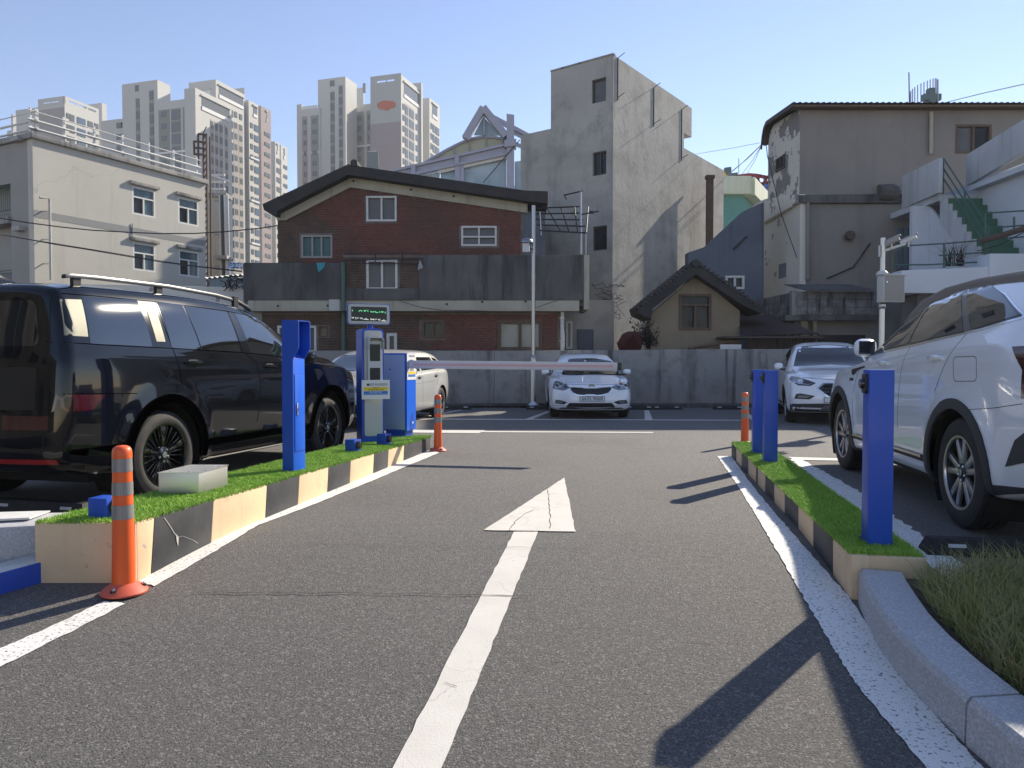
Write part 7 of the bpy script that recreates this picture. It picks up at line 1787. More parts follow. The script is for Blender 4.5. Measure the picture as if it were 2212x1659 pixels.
def wheel(root, c, sg, R, hw, rr, style):
    """tyre part with rim sub-parts; axle along y, outer face towards sg"""
    M = Matrix.Translation(c) @ Matrix.Scale(sg, 4, (0, 1, 0))
    tp = [(rr-.004, -hw*.9), (rr+.02, -hw), (R-.05, -hw*.99), (R-.018, -hw*.90), (R-.003, -hw*.72), (R, -hw*.4), (R, -hw*.27), (R-.008, -.26*hw), (R-.008, -.2*hw), (R, -.19*hw), (R, .19*hw), (R-.008, .2*hw), (R-.008, .26*hw), (R, .27*hw), (R, hw*.4), (R-.003, hw*.72), (R-.018, hw*.90), (R-.05, hw*.99), (rr+.045, hw*1.02), (rr+.015, hw), (rr-.002, hw*.92), (rr-.006, hw*.8)]
    t = MB(M).lathe(tp, 72, axis='y', cap=False).build('wheel', 'tyre', root, local=True, smooth=28)
    # tread blocks seen as fine cross cuts
    mb = MB(M)
    for k in range(72):
        a = 2*math.pi*k/72; ca, sa = math.cos(a), math.sin(a); ta = Vector((-sa, 0, ca)); ra_ = Vector((ca, 0, sa))
        for y0, y1 in ((hw*.42, hw*.86), (-hw*.86, -hw*.42)):
            rr1 = R+.0008; rr2 = R-.009
            p = [ra_*rr1+Vector((0, y0, 0))-ta*.002, ra_*rr1+Vector((0, y0, 0))+ta*.002, ra_*(rr2+.0015)+Vector((0, y1, 0))+ta*.006, ra_*(rr2+.0015)+Vector((0, y1, 0))+ta*.002]
            mb.add([tuple(q) for q in p], [(0, 1, 2, 3)])
    mb.build('tread_cuts', 'car_gap', t, local=True, recalc=False)
    mr = {'multi': 'rim_black', 'five': 'rim_silver', 'ten': 'rim_silver', 'plain': 'rim_silver'}[style]
    MB(M).lathe([(rr-.002, hw*.93), (rr-.010, hw*.90), (rr-.016, hw*.72), (rr-.03, hw*.3), (rr-.03, -hw*.8)], 56, axis='y', cap=False).build('rim_barrel', 'rim_dark' if style != 'multi' else 'rim_black', t, local=True, smooth=40)
    MB(M).lathe([(rr+.003, hw*.90), (rr+.002, hw*.97), (rr-.012, hw*.95), (rr-.016, hw*.86)], 56, axis='y', cap=False).build('rim_lip', mr, t, local=True, smooth=40)
    MB(M).lathe([(rr-.06, -.01), (rr-.06, 0.0), (.06, .0), (.06, .02)], 40, axis='y', cap=True).build('brake_disc', 'disc', t, local=True, smooth=40)
    sp = MB(M); sp2 = MB(M)
    def spoke(mb, a0, a1, w0, w1, y0, y1, r0, r1, th=.022):
        p0 = Vector((math.cos(a0)*r0, y0, math.sin(a0)*r0)); p1 = Vector((math.cos(a1)*r1, y1, math.sin(a1)*r1)); d = (p1-p0).normalized(); q = Vector((-d.z, 0, d.x)).normalized()
        v = [p0-q*w0/2+Vector((0, -th, 0)), p0+q*w0/2+Vector((0, -th, 0)), p1+q*w1/2+Vector((0, -th, 0)), p1-q*w1/2+Vector((0, -th, 0)), p0-q*w0/2*.8, p0+q*w0/2*.8, p1+q*w1/2*.85, p1-q*w1/2*.85]
        mb.hexa([tuple(x) for x in v])
    yo = hw*.86
    if style == 'multi':
        for k in range(5):
            a = 2*math.pi*k/5+.35
            spoke(sp, a, a, .03, .036, yo-.012, yo-.005, .05, rr*.62); spoke(sp, a, a, .05, .075, yo-.006, yo-.001, rr*.64, rr-.014)
            for j in (-2, -1, 1, 2):
                if abs(j) <= 2: aa = a+j*.235+(.0 if abs(j) < 3 else 0); spoke(sp, aa, aa, .008, .010, yo-.02, yo-.006, .05, rr-.012, .03)
    elif style == 'five':
        for k in range(5):
            a = 2*math.pi*k/5+.2
            spoke(sp, a-.2, a-.25, .05, .046, yo-.01, yo-.004, .055, rr-.012); spoke(sp, a+.2, a+.25, .05, .046, yo-.01, yo-.004, .055, rr-.012)
            spoke(sp2, a, a, .05, .075, yo-.035, yo-.03, .05, rr-.02)
    elif style == 'ten':
        for k in range(10): a = 2*math.pi*k/10; spoke(sp, a, a+.1, .026, .03, yo-.012, yo-.006, .05, rr-.012)
    else:
        for k in range(7): a = 2*math.pi*k/7; spoke(sp, a, a, .06, .045, yo-.012, yo-.006, .05, rr-.012)
    sp.build('spokes', mr, t, local=True, bevel=.0025)
    if sp2.v: sp2.build('spoke_webs', 'rim_dark', t, local=True)
    MB(M).lathe([(.075, yo-.035), (.07, yo-.012), (.055, yo-.006), (.034, yo-.002), (.03, yo+.003), (.005, yo+.004)], 24, axis='y').build('hub', mr if style != 'five' else 'rim_dark', t, local=True, smooth=40)
    nb = MB(M)
    for k in range(5): a = 2*math.pi*k/5+.9; nb.lathe([(.010, yo-.016), (.010, yo-.002), (.006, yo+.002)], 8, c=(math.cos(a)*.052, 0, math.sin(a)*.052), axis='y')
    nb.build('lug_nuts', 'chrome', t, local=True)['kind'] = 'stuff'
    MB(M).lathe([(.026, yo+.0035), (.024, yo+.0055)], 20, axis='y').build('hub_badge', 'rim_silver', t, local=True)
    return t
def tyre_lettering(car, c, sg, r, hw, words, mat='tyre_text'):
    for word, a0, size in words:
        for i, ch in enumerate(word):
            if ch == ' ': continue
            a = math.radians(a0)-sg*0-(i*size*.82/r)
            me = text_mesh(ch, size, .0006)
            # letter stands radially on the side wall
            R = Matrix(((math.sin(a), math.cos(a), 0, math.cos(a)*r), (0, 0, 1, 0), (-math.cos(a), math.sin(a), 0, math.sin(a)*r), (0, 0, 0, 1)))
            if sg < 0: R = Matrix.Scale(-1, 4, (1, 0, 0)) @ R @ Matrix.Scale(1, 4); R = Matrix.Translation((0, 0, 0)) @ R
            o = link('tyre_letter', me, c, mat)
            o.matrix_local = R if sg > 0 else R
            yield o
Z5 = lambda x, y: (x/3.368, 553+y/3.368)
ZW = lambda x, y: (1814.6+x/5.565, 483.9+y/5.565)
ZK = lambda x, y: ((1340+x/7.9)/1.15732, (860+y/7.9)/1.15732)
ZT = lambda x, y: ((1880+x/6.9125)/1.15732, (840+y/6.9125)/1.15732)
ZM = lambda x, y: ((860+x/7.9)/1.15732, (860+y/7.9)/1.15732)
# ---------------------------------------------------------------- black sport utility car
PB = dict(L=4.83, W=.95, R=.37, rim=.262, ra=.435, xr=1.08, xf=3.895, rf=.10, rr=.07, flare=.03, shoulder=.03,
    wm=[(0, .925), (.5, .945), (1.5, .95), (3.6, .95), (4.4, .94), (4.83, .91)],
    zb0=[(0, .36), (.5, .28), (1.5, .25), (3.5, .25), (4.4, .27), (4.83, .32)],
    zbelt=[(0, 1.23), (1.2, 1.21), (2.8, 1.16), (3.6, 1.13), (4.3, 1.09), (4.83, 1.0)],
    ze=[(0, 1.65), (.5, 1.69), (1.6, 1.705), (2.3, 1.685), (2.75, 1.58), (3.1, 1.43), (3.55, 1.21), (3.75, 1.18), (4.3, 1.135), (4.83, 1.02)],
    we=[(0, .745), (1.5, .74), (2.4, .72), (3.5, .80), (4.83, .78)],
    zc=[(0, 1.71), (.5, 1.75), (1.5, 1.775), (2.4, 1.75), (2.85, 1.64), (3.3, 1.43), (3.60, 1.285), (4.2, 1.245), (4.62, 1.15), (4.83, 1.05)],
    proff=[(.25, .10), (.5, .0), (.9, .02), (1.1, .10), (1.3, .15)], profr=[(.3, .06), (.5, .0), (1.1, .03), (1.3, .07), (1.75, .16)], bowf=(.16, 3.5), bowr=(.09, 4.0), af=.7, ar=.5)
wp = gnd(364, 983, .37)
bk = Car('black_car', 'black boxy sport utility car with roof rails parked by the left island', PB, (PB['xr'], -.95, 0), (wp.x, wp.y, 0), math.radians(14.0), 'car_black', 130)
y2 = lambda pts: bk.P2(pts, 'y', Z5)
bk.patch('side_glass', 'car_glass_dark', y2([(590, 292), (995, 320), (1108, 660), (655, 636)]), 'y', -1, .0025, rnd=.02)
bk.patch('side_glass', 'car_glass_dark', y2([(1140, 334), (1322, 354), (1460, 682), (1250, 668)]), 'y', -1, .0025, rnd=.01)
bk.patch('side_glass', 'car_glass_dark', y2([(1336, 364), (1646, 408), (1750, 696), (1470, 682)]), 'y', -1, .004, rnd=.01)
bk.patch('side_glass', 'car_glass_dark', y2([(1700, 414), (1885, 438), (2058, 578), (2062, 722), (1832, 706)]), 'y', -1, .0025, rnd=.01)
bk.patch('pillar_garnish', 'garnish', y2([(432, 314), (590, 318), (640, 588), (466, 578)]), 'y', -1, .003, rnd=.006)
bk.patch('pillar_garnish', 'garnish', y2([(1050, 358), (1118, 362), (1202, 625), (1138, 622)]), 'y', -1, .004, rnd=.006)
for ln in ([(345, 270), (700, 292), (1130, 332), (1655, 402), (1885, 436)], [(333, 624), (380, 628), (800, 650), (1255, 672), (1830, 708), (2062, 738)], [(1130, 332), (1190, 500), (1255, 672), (1300, 800), (1322, 920), (1335, 985)], [(1655, 402), (1760, 690), (1860, 770), (1890, 880), (1900, 1050), (1870, 1200)], [(365, 1004), (700, 1003), (1000, 1000)]):
    bk.ribbon('panel_gap', 'car_gap', y2(ln), 'y', -1, .006)
tl = bk.patch('tail_lamp', 'lamp_red', y2([(405, 1008), (770, 1008), (670, 1122), (370, 1134)]), 'y', -1, .003)
bk.patch('tail_lamp', 'lamp_red', [(-.80, .66), (-.45, .66), (-.45, .76), (-.80, .76)], 'x', -1, .003); bk.patch('tail_lamp', 'lamp_red', [(.80, .66), (.45, .66), (.45, .76), (.80, .76)], 'x', -1, .003)
bk.patch('bumper_reflector', 'lamp_red_strip', [(-.85, .42), (-.4, .42), (-.4, .455), (-.85, .455)], 'x', -1, .004)
for sg in (-1, 1): bk.ribbon('panel_gap', 'car_gap', [(sg*.76, .5), (sg*.78, 1.2), (sg*.72, 1.62)], 'x', -1, .006)
bk.patch('rear_window', 'car_glass_dark', round_poly([(-.70, 1.25), (.70, 1.25), (.62, 1.58), (-.62, 1.58)], .06), 'x', -1, .003)
bk.patch('rear_panel', 'cladding_gloss', [(-.7, .8), (.7, .8), (.7, 1.1), (-.7, 1.1)], 'x', -1, .003, rnd=.03)
for u, v in ((1410, 782), (1965, 806)):
    q = bk.px(*Z5(u, v)); bk.handle(q.x, q.z, -1, 'car_black', .24)
bk.arch('cladding_gloss', .075, .010)
bk.ribbon('sill_trim', 'cladding', [(1.55, .36), (3.42, .36)], 'y', -1, .17, .012)
bk.ribbon('sill_line', 'chrome', [(1.55, .455), (3.42, .455)], 'y', -1, .008, .014)
bk.ribbon('bumper_trim', 'cladding', [(.12, .42), (.62, .42)], 'y', -1, .2, .008)
bk.wheels('multi', .125)
for sg in (-1, 1):
    pts = [(x, sg*(.70-.02*(x > 2)), z) for x, z in ((.30, 1.765), (.36, 1.777), (.6, 1.787), (1.4, 1.80), (2.1, 1.785), (2.45, 1.755), (2.62, 1.71), (2.68, 1.68))]
    r_ = MB(); V = []
    for i, p in enumerate(pts): V += [(p[0], p[1]-.022, p[2]-.016), (p[0], p[1]+.022, p[2]-.016), (p[0], p[1]+.016, p[2]+.014), (p[0], p[1]-.016, p[2]+.014)]
    r_.add(V, [(i*4+j, i*4+(j+1) % 4, i*4+4+(j+1) % 4, i*4+4+j) for i in range(len(pts)-1) for j in range(4)]+[(3, 2, 1, 0), (len(pts)*4-4, len(pts)*4-3, len(pts)*4-2, len(pts)*4-1)])
    rl = r_.build('roof_rail', 'cladding_gloss', bk.root, local=True, bevel=.005)
    for x in (.42, 1.3, 2.4): MB().box(x-.035, x+.035, sg*.69-.016, sg*.69+.016, 1.66, 1.795).build('rail_foot', 'black_plastic', rl, local=True)
MB().hexa([(.24, -.03, 1.72), (.60, -.012, 1.745), (.60, .012, 1.745), (.24, .03, 1.72), (.26, -.012, 1.83), (.31, -.006, 1.83), (.31, .006, 1.83), (.26, .012, 1.83)]).build('roof_fin', 'car_black', bk.root, local=True, bevel=.004)
bk.mirror(3.22, 1.16, -1, 'car_black', (.13, .18, .15), .06); bk.mirror(3.22, 1.16, 1, 'car_black', (.13, .18, .15), .06)
bk.patch('fender_vent', 'cladding', bk.P2([(540, 820), (580, 822), (605, 850), (568, 908)], 'y', Z6), 'y', -1, .004)
# ---------------------------------------------------------------- white crossover at the right
PW = dict(L=4.81, W=.95, R=.37, rim=.245, ra=.43, xr=1.05, xf=3.865, rf=.12, rr=.09, flare=.028, shoulder=.03,
    wm=[(0, .90), (.5, .935), (1.5, .95), (3.5, .95), (4.3, .925), (4.81, .86)],
    zb0=[(0, .36), (.5, .28), (1.5, .24), (3.5, .24), (4.4, .26), (4.81, .3)],
    zbelt=[(0, 1.16), (.6, 1.21), (1.2, 1.20), (2.4, 1.14), (3.4, 1.08), (4.2, 1.0), (4.81, .90)],
    ze=[(0, 1.48), (.4, 1.55), (1.0, 1.60), (1.6, 1.62), (2.2, 1.59), (2.7, 1.47), (3.1, 1.30), (3.5, 1.10), (3.7, 1.06), (4.3, 1.0), (4.81, .9)],
    we=[(0, .66), (1.5, .68), (2.4, .67), (3.5, .78), (4.81, .74)],
    zc=[(0, 1.54), (.5, 1.65), (1.2, 1.69), (2.0, 1.69), (2.5, 1.63), (3.0, 1.43), (3.5, 1.18), (3.7, 1.13), (4.3, 1.07), (4.7, .98), (4.81, .93)],
    proff=[(.25, .1), (.5, 0), (.8, .03), (1.0, .12)], profr=[(.3, .08), (.55, .0), (1.0, .05), (1.3, .16), (1.7, .42)], bowf=(.2, 3), bowr=(.12, 3.5), af=.8, ar=.7)
PW = scaleP(PW, 1.03)
wp = gnd(2062, 1021, PW['R'])
wc = Car('white_crossover', 'large white crossover with chrome window line parked on the right', PW, (PW['xr'], PW['W'], 0), (wp.x, wp.y, 0), math.radians(9.2), 'car_white', 130)
y2 = lambda pts: wc.P2(pts, 'y', ZW)
wc.patch('window_surround', 'chrome', y2([(350, 1585), (480, 1265), (700, 1012), (960, 848), (1300, 757), (1620, 705), (1760, 682), (1850, 702), (2000, 830), (2240, 1085), (2215, 1135), (1680, 1285), (850, 1480), (470, 1560)]), 'y', 1, .003, skirt=.008)
wc.patch('pillar_black', 'cladding_gloss', y2([(420, 1545), (520, 1280), (735, 1030), (985, 872), (1310, 780), (1625, 728), (1755, 706), (1835, 724), (1980, 850), (2195, 1092), (2170, 1118), (1680, 1258), (850, 1452), (480, 1535)]), 'y', 1, .005, skirt=.004)
wc.patch('side_glass', 'car_glass', y2([(500, 1525), (555, 1270), (760, 1045), (1015, 885), (1075, 868), (830, 1435)]), 'y', 1, .0075, rnd=.01, skirt=.004)
wc.patch('side_glass', 'car_glass', y2([(1125, 850), (1555, 752), (1495, 1300), (855, 1440)]), 'y', 1, .0075, rnd=.012, skirt=.004)
wc.patch('quarter_glass', 'car_glass', y2([(1635, 738), (1755, 718), (1822, 735), (1965, 860), (2165, 1100), (1690, 1245), (1580, 1268)]), 'y', 1, .0075, rnd=.015, skirt=.004)
for u, v in ((1188, 785), (1572, 748)):
    q = wc.px(*Z8(u, v)); wc.handle(q.x, q.z, 1, 'car_white', .24, .04)
q = wc.P2([(1700, 735), (1868, 730), (1868, 910), (1700, 912)], 'y', Z8); q = round_poly(q, .04); wc.ribbon('fuel_flap_gap', 'car_gap', q+[q[0]], 'y', 1, .004)
for ln in ([(1800, 560), (1710, 665), (1650, 760), (1600, 880), (1560, 990)], [(1390, 655), (1330, 780), (1300, 1000), (1290, 1250)], [(1060, 740), (1000, 860), (965, 1000), (975, 1250)]):
    wc.ribbon('panel_gap', 'car_gap', wc.P2(ln, 'y', Z8), 'y', 1, .004)
wc.ribbon('panel_gap', 'car_gap', wc.P2([(1800, 1118), (2000, 1105), (2205, 1075)], 'y', Z8), 'y', 1, .004)
wc.patch('tail_lamp', 'lamp_red', wc.P2([(2130, 662), (2240, 655), (2240, 1035), (2196, 1035), (2205, 830), (2140, 700)], 'y', Z8), 'y', 1, .006)
wc.patch('bumper_corner', 'cladding', wc.P2([(2080, 1532), (2150, 1340), (2240, 1270), (2240, 1500)], 'y', Z8), 'y', 1, .006)
wc.patch('fender_trim', 'rim_dark', wc.P2([(960, 825), (1055, 800), (1050, 812), (1000, 835), (975, 866), (962, 860)], 'y', Z8), 'y', 1, .005, skirt=.006)
wc.patch('fender_badge', 'print_black', wc.P2([(945, 888), (970, 886), (970, 907), (945, 907)], 'y', Z8), 'y', 1, .004)
wc.arch('cladding', .07, .012)
for sg in (-1, 1): 
    wc.ribbon('sill_trim', 'cladding', [(1.58, .35), (3.59, .35)], 'y', sg, .16, .012); wc.ribbon('sill_line', 'rim_silver', [(1.7, .42), (3.45, .42)], 'y', sg, .02, .018)
    wc.ribbon('bumper_trim', 'cladding', [(.25, .36), (.66, .32)], 'y', sg, .10, .006)
wc.wheels('five', .12)
for sg in (-1, 1):
    pts = [(.30, 1.64), (.40, 1.68), (.85, 1.73), (1.5, 1.75), (2.1, 1.74), (2.6, 1.675), (2.9, 1.57), (3.1, 1.465)]
    r_ = MB(); V = []
    for i, p in enumerate(pts):
        yy = sg*.66
        V += [(p[0], yy-.016, p[1]-.075), (p[0], yy+.016, p[1]-.075), (p[0], yy+.012, p[1]), (p[0], yy-.012, p[1])]
    r_.add(V, [(i*4+j, i*4+(j+1) % 4, i*4+4+(j+1) % 4, i*4+4+j) for i in range(len(pts)-1) for j in range(4)]+[(3, 2, 1, 0), (len(pts)*4-4, len(pts)*4-3, len(pts)*4-2, len(pts)*4-1)])
    r_.build('roof_rail', 'rim_silver', wc.root, local=True, bevel=.005)
q = wc.px(*Z8(1085, 715)); wc.mirror(q.x+.05, q.z+.05, 1, 'car_white', (.17, .21, .18), .05, 'cladding_gloss'); wc.mirror(q.x+.05, q.z+.05, -1, 'car_white', (.17, .21, .18), .05, 'cladding_gloss')
# ---------------------------------------------------------------- white sedan facing the camera
PK = dict(L=4.56, W=.885, R=.315, rim=.215, ra=.35, xr=.98, xf=3.68, rf=.09, rr=.1, flare=.018, shoulder=.05,
    wm=[(0, .82), (.5, .87), (1.5, .885), (3.5, .885), (4.2, .875), (4.56, .83)],
    zb0=[(0, .25), (.5, .2), (1.5, .18), (3.5, .18), (4.3, .18), (4.56, .19)],
    zbelt=[(0, .97), (1, .96), (2.6, .92), (3.4, .88), (4.0, .80), (4.35, .72), (4.56, .66)],
    ze=[(0, 1.0), (.5, 1.02), (1.2, 1.28), (1.7, 1.36), (2.2, 1.365), (2.6, 1.28), (3.15, .98), (3.4, .91), (4.0, .83), (4.4, .745), (4.56, .69)],
    we=[(0, .64), (1.5, .575), (2.3, .585), (3.2, .72), (4.0, .68), (4.56, .62)],
    zc=[(0, 1.04), (.45, 1.06), (.9, 1.2), (1.5, 1.41), (2.0, 1.435), (2.4, 1.405), (2.75, 1.27), (3.25, 1.02), (3.4, .985), (4.0, .91), (4.35, .83), (4.56, .745)],
    proff=[(.18, .1), (.26, .03), (.4, 0), (.55, .015), (.7, .09), (.8, .2), (.9, .3)], profr=[(.2, .05), (.5, 0), (1, .1)], bowf=(.26, 2.8), bowr=(.15, 3), af=1.0, ar=.6)
PK = scaleP(PK, .95)
fp_ = Vector((xat(1279, 15.0), 15.0, 0))
sd_ = Car('white_sedan', 'white sedan facing the camera against the concrete wall', PK, (4.3, 0, 0), (fp_.x, fp_.y, 0), math.radians(181), 'car_white', 110)
x2 = lambda pts: sd_.P2(pts, 'x', ZK)
def sym(l): return [(-y, z) for y, z in l]
sd_.patch('windscreen', 'car_glass', x2([(507, 592), (650, 300), (760, 286), (1150, 282), (1600, 286), (1688, 330), (1752, 580), (1300, 604), (800, 606)]), 'x', 1, .003, step=.08)
gr = x2([(682, 885), (705, 856), (900, 868), (985, 882), (1200, 880), (1290, 866), (1470, 852), (1486, 888), (1420, 968), (1290, 1002), (1200, 1010), (1150, 996), (1000, 996), (940, 1012), (820, 1000), (735, 962)])
sd_.patch('grille_surround', 'chrome', round_poly([(a*1.03, (b-.62)*1.12+.62) for a, b in gr], .02), 'x', 1, .004, step=.05); sd_.patch('grille', 'black_plastic', gr, 'x', 1, .009, step=.05)
for hl_ in ([(336, 878), (345, 800), (380, 738), (440, 738), (560, 790), (682, 862), (620, 892), (540, 922)], [(1478, 858), (1600, 790), (1760, 742), (1848, 732), (1866, 790), (1842, 880), (1640, 915), (1560, 890)]):
    pl = x2(hl_); h_ = sd_.patch('headlamp', 'lamp_glass', pl, 'x', 1, .006, rnd=.01, step=.04)
    cx = sum(p[0] for p in pl)/len(pl); sgn = 1 if cx > 0 else -1
    for (ox, rr0, m) in ((.07, .055, 'lamp_bright'), (-.09, .04, 'lamp_dark')):
        cc = (cx+sgn*ox, sum(p[1] for p in pl)/len(pl)); sd_.patch('reflector', m, [(cc[0]+rr0*math.cos(a), cc[1]+rr0*math.sin(a)) for a in [i*math.pi/8 for i in range(16)]], 'x', 1, .010, parent=h_, step=.04, skirt=.003)
        if m == 'lamp_bright': sd_.patch('bulb', 'lens', [(cc[0]+.028*math.cos(a), cc[1]+.028*math.sin(a)) for a in [i*math.pi/8 for i in range(16)]], 'x', 1, .013, parent=h_, step=.04, skirt=.002)
sd_.patch('lower_intake', 'black_plastic', x2([(590, 1240), (660, 1165), (1500, 1165), (1570, 1240), (1300, 1246), (850, 1246)]), 'x', 1, .004, rnd=.01)
for fg in ([(378, 1172), (388, 1102), (500, 1112), (615, 1150), (550, 1192)], [(1525, 1150), (1640, 1112), (1785, 1102), (1808, 1175), (1625, 1192)]):
    pl = x2(fg); f_ = sd_.patch('fog_recess', 'black_plastic', pl, 'x', 1, .004, rnd=.01); cx = sum(p[0] for p in pl)/len(pl); cz = sum(p[1] for p in pl)/len(pl); sg = 1 if cx > 0 else -1
    sd_.patch('fog_lamp', 'lamp_glass', rect((cx+sg*.02-.06, cz-.025), (cx+sg*.02+.06, cz+.025)), 'x', 1, .008, parent=f_, rnd=.01)
sd_.ribbon('bumper_crease', 'car_gap', x2([(370, 1215), (580, 1225), (620, 1250), (1540, 1250), (1590, 1225), (1820, 1215)]), 'x', 1, .008)
sd_.ribbon('hood_gap', 'car_gap', x2([(480, 795), (1100, 795), (1720, 795)]), 'x', 1, .006)
sd_.ribbon('wiper', 'black_plastic', x2([(520, 590), (800, 598), (1140, 578), (1560, 598)]), 'x', 1, .03, .008)
pq_ = x2([(818, 1132), (1322, 1132), (1322, 1032), (818, 1032)]); pz0, pz1 = min(p[1] for p in pq_), max(p[1] for p in pq_); pw_ = .26
def number_plate(car, y0, z0, w, h, string, sg, size, mbase='plate_white'):
    c = max((car.cast((yy, zz), 'x', sg).x*sg for yy in (y0-w/2, y0, y0+w/2) for zz in (z0-h/2, z0+h/2)))*sg + sg*.006
    fr = MB().prism(round_poly([(-w/2, z0-h/2), (w/2, z0-h/2), (w/2, z0+h/2), (-w/2, z0+h/2)], .012, 3), -.006, .006)
    R = Matrix.Translation((c, y0, 0)) @ Matrix.Rotation(math.pi/2*sg, 4, 'Z')
    fr.v = [tuple(R @ Vector(p)) for p in fr.v]; p_ = fr.build('number_plate', 'print_black', car.root, local=True)
    f2 = MB(R).prism(round_poly([(-w/2+.008, z0-h/2+.008), (w/2-.008, z0-h/2+.008), (w/2-.008, z0+h/2-.008), (-w/2+.008, z0+h/2-.008)], .008, 3), -.008, -.0062).build('plate_face', mbase, p_, local=True)
    me = text_mesh(string, size, .0006); o = link('plate_number', me, p_, 'print_black'); o.matrix_local = R @ Matrix.Translation((0, -.009, z0)) @ Matrix.Rotation(math.pi/2, 4, 'X')
    return p_
number_plate(sd_, 0.0, (pz0+pz1)/2, .50, .103, '66저 9868', 1, .10)
c = sd_.cast((0, x2([(1065, 828)])[0][1]), 'x', 1); R = Matrix.Translation((c.x+.006, 0, 0)) @ Matrix.Rotation(math.pi/2, 4, 'Z')
em = MB(R); zc_e = c.z; el = [(.062*math.cos(i*math.pi/12), zc_e+.026*math.sin(i*math.pi/12)) for i in range(24)]; em.prism(el, -.004, .012)
eo = em.build('emblem', 'print_black', sd_.root, local=True, smooth=40); me = text_mesh('KIA', .036, .0008); o = link('emblem_letters', me, eo, 'chrome'); o.matrix_local = R @ Matrix.Translation((0, -.0055, zc_e)) @ Matrix.Rotation(math.pi/2, 4, 'X')
sd_.wheels('ten', .10)
for sg in (1, -1): sd_.mirror(2.85, .91, sg, 'car_white', (.12, .18, .13), .07)
sd_.ribbon('lower_lip', 'black_plastic', [(-.66, .19), (0, .185), (.66, .19)], 'x', 1, .045, .004)
for sg in (-1, 1):
    sd_.patch('side_glass', 'car_glass', [(.95, .95), (2.9, .90), (2.42, 1.18), (2.09, 1.245), (1.42, 1.245)], 'y', sg, .003, rnd=.03)
# ---------------------------------------------------------------- white compact crossover, front three-quarter
PT = dict(L=4.41, W=.91, R=.345, rim=.225, ra=.39, xr=.88, xf=3.52, rf=.10, rr=.1, flare=.02, shoulder=.05,
    wm=[(0, .85), (.5, .89), (1.5, .91), (3.4, .91), (4.1, .89), (4.41, .83)],
    zb0=[(0, .3), (.5, .25), (1.5, .22), (3.3, .22), (4.1, .22), (4.41, .24)],
    zbelt=[(0, 1.12), (1, 1.10), (2.5, 1.03), (3.2, .99), (3.9, .92), (4.41, .78)],
    ze=[(0, 1.35), (.5, 1.48), (1.4, 1.55), (2.0, 1.54), (2.4, 1.44), (2.95, 1.12), (3.2, 1.03), (3.9, .95), (4.41, .82)],
    we=[(0, .60), (1.5, .61), (2.1, .62), (3.0, .74), (4.0, .72), (4.41, .66)],
    zc=[(0, 1.42), (.5, 1.58), (1.3, 1.655), (1.9, 1.64), (2.3, 1.57), (2.6, 1.42), (3.05, 1.15), (3.25, 1.09), (3.9, 1.02), (4.25, .95), (4.41, .86)],
    proff=[(.22, .12), (.35, .02), (.5, 0), (.7, .04), (.85, .14), (1.0, .26)], profr=[(.3, .06), (.6, 0), (1.2, .12), (1.6, .3)], bowf=(.24, 2.8), bowr=(.15, 3), af=.95, ar=.7)
PT = scaleP(PT, .96)
tw_ = gnd(1694, 874, PT['R'])
tc = Car('white_compact_crossover', 'white compact crossover with hexagonal grille parked beyond the blue posts', PT, (PT['xf'], -PT['W'], 0), (tw_.x, tw_.y, 0), math.radians(196), 'car_white', 100)
tc.k = .96
tc.patch('windscreen', 'car_glass', [(-.70, 1.11), (-.63, 1.33), (-.56, 1.53), (0, 1.575), (.56, 1.53), (.63, 1.33), (.70, 1.11), (0, 1.15)], 'x', 1, .003, step=.08)
hlp = [(-.845, .86), (-.80, .925), (-.62, .885), (-.40, .80), (-.50, .745), (-.72, .755)]
for sg in (1, -1):
    h_ = tc.patch('headlamp', 'lamp_dark', [(a*sg, b) for a, b in hlp], 'x', 1, .005, rnd=.012, step=.04)
    tc.patch('lamp_strip', 'lamp_bright', [(a*sg, b) for a, b in [(-.79, .82), (-.70, .775), (-.52, .765), (-.45, .79), (-.53, .775), (-.69, .79), (-.775, .83)]], 'x', 1, .009, parent=h_, skirt=.002, step=.04)
    tc.patch('reflector', 'lamp_bright', [(sg*-.66+.045*math.cos(i*math.pi/8), .825+.045*math.sin(i*math.pi/8)) for i in range(16)], 'x', 1, .010, parent=h_, skirt=.002, step=.04)
    f_ = tc.patch('fog_recess', 'black_plastic', [(a*sg, b) for a, b in [(-.78, .50), (-.75, .59), (-.68, .605), (-.42, .56), (-.52, .495)]], 'x', 1, .005, rnd=.012)
    tc.patch('fog_lamp', 'lamp_glass', [(a*sg, b) for a, b in [(-.72, .52), (-.70, .575), (-.50, .555), (-.56, .52)]], 'x', 1, .009, parent=f_, skirt=.002)
    tc.patch('side_glass', 'car_glass', [(.75, 1.15), (2.75, 1.09), (2.40, 1.33), (2.05, 1.46), (1.3, 1.48), (.9, 1.38)], 'y', sg, .003, rnd=.03)
    tc.mirror(2.75, 1.08, sg, 'car_white', (.12, .18, .15), .07)
gq = [(-.36, .70), (-.25, .79), (.25, .79), (.36, .70), (.18, .55), (-.18, .55)]
tc.patch('grille_surround', 'chrome', [(a*1.1, (b-.67)*1.14+.67) for a, b in gq], 'x', 1, .005, rnd=.02, step=.05); gi = tc.patch('grille', 'black_plastic', gq, 'x', 1, .010, rnd=.02, step=.05)
for z in (.61, .67, .73): tc.ribbon('grille_bar', 'rim_silver', [(-.27, z), (.27, z)], 'x', 1, .012, .016, parent=gi)
tc.patch('lower_bumper', 'cladding', [(-.84, .26), (.84, .26), (.84, .40), (.3, .42), (-.3, .42), (-.84, .40)], 'x', 1, .006); tc.patch('skid_plate', 'rim_silver', [(-.35, .28), (.35, .28), (.26, .38), (-.26, .38)], 'x', 1, .011)
number_plate(tc, 0, .47, .52, .108, '. .', 1, .08)
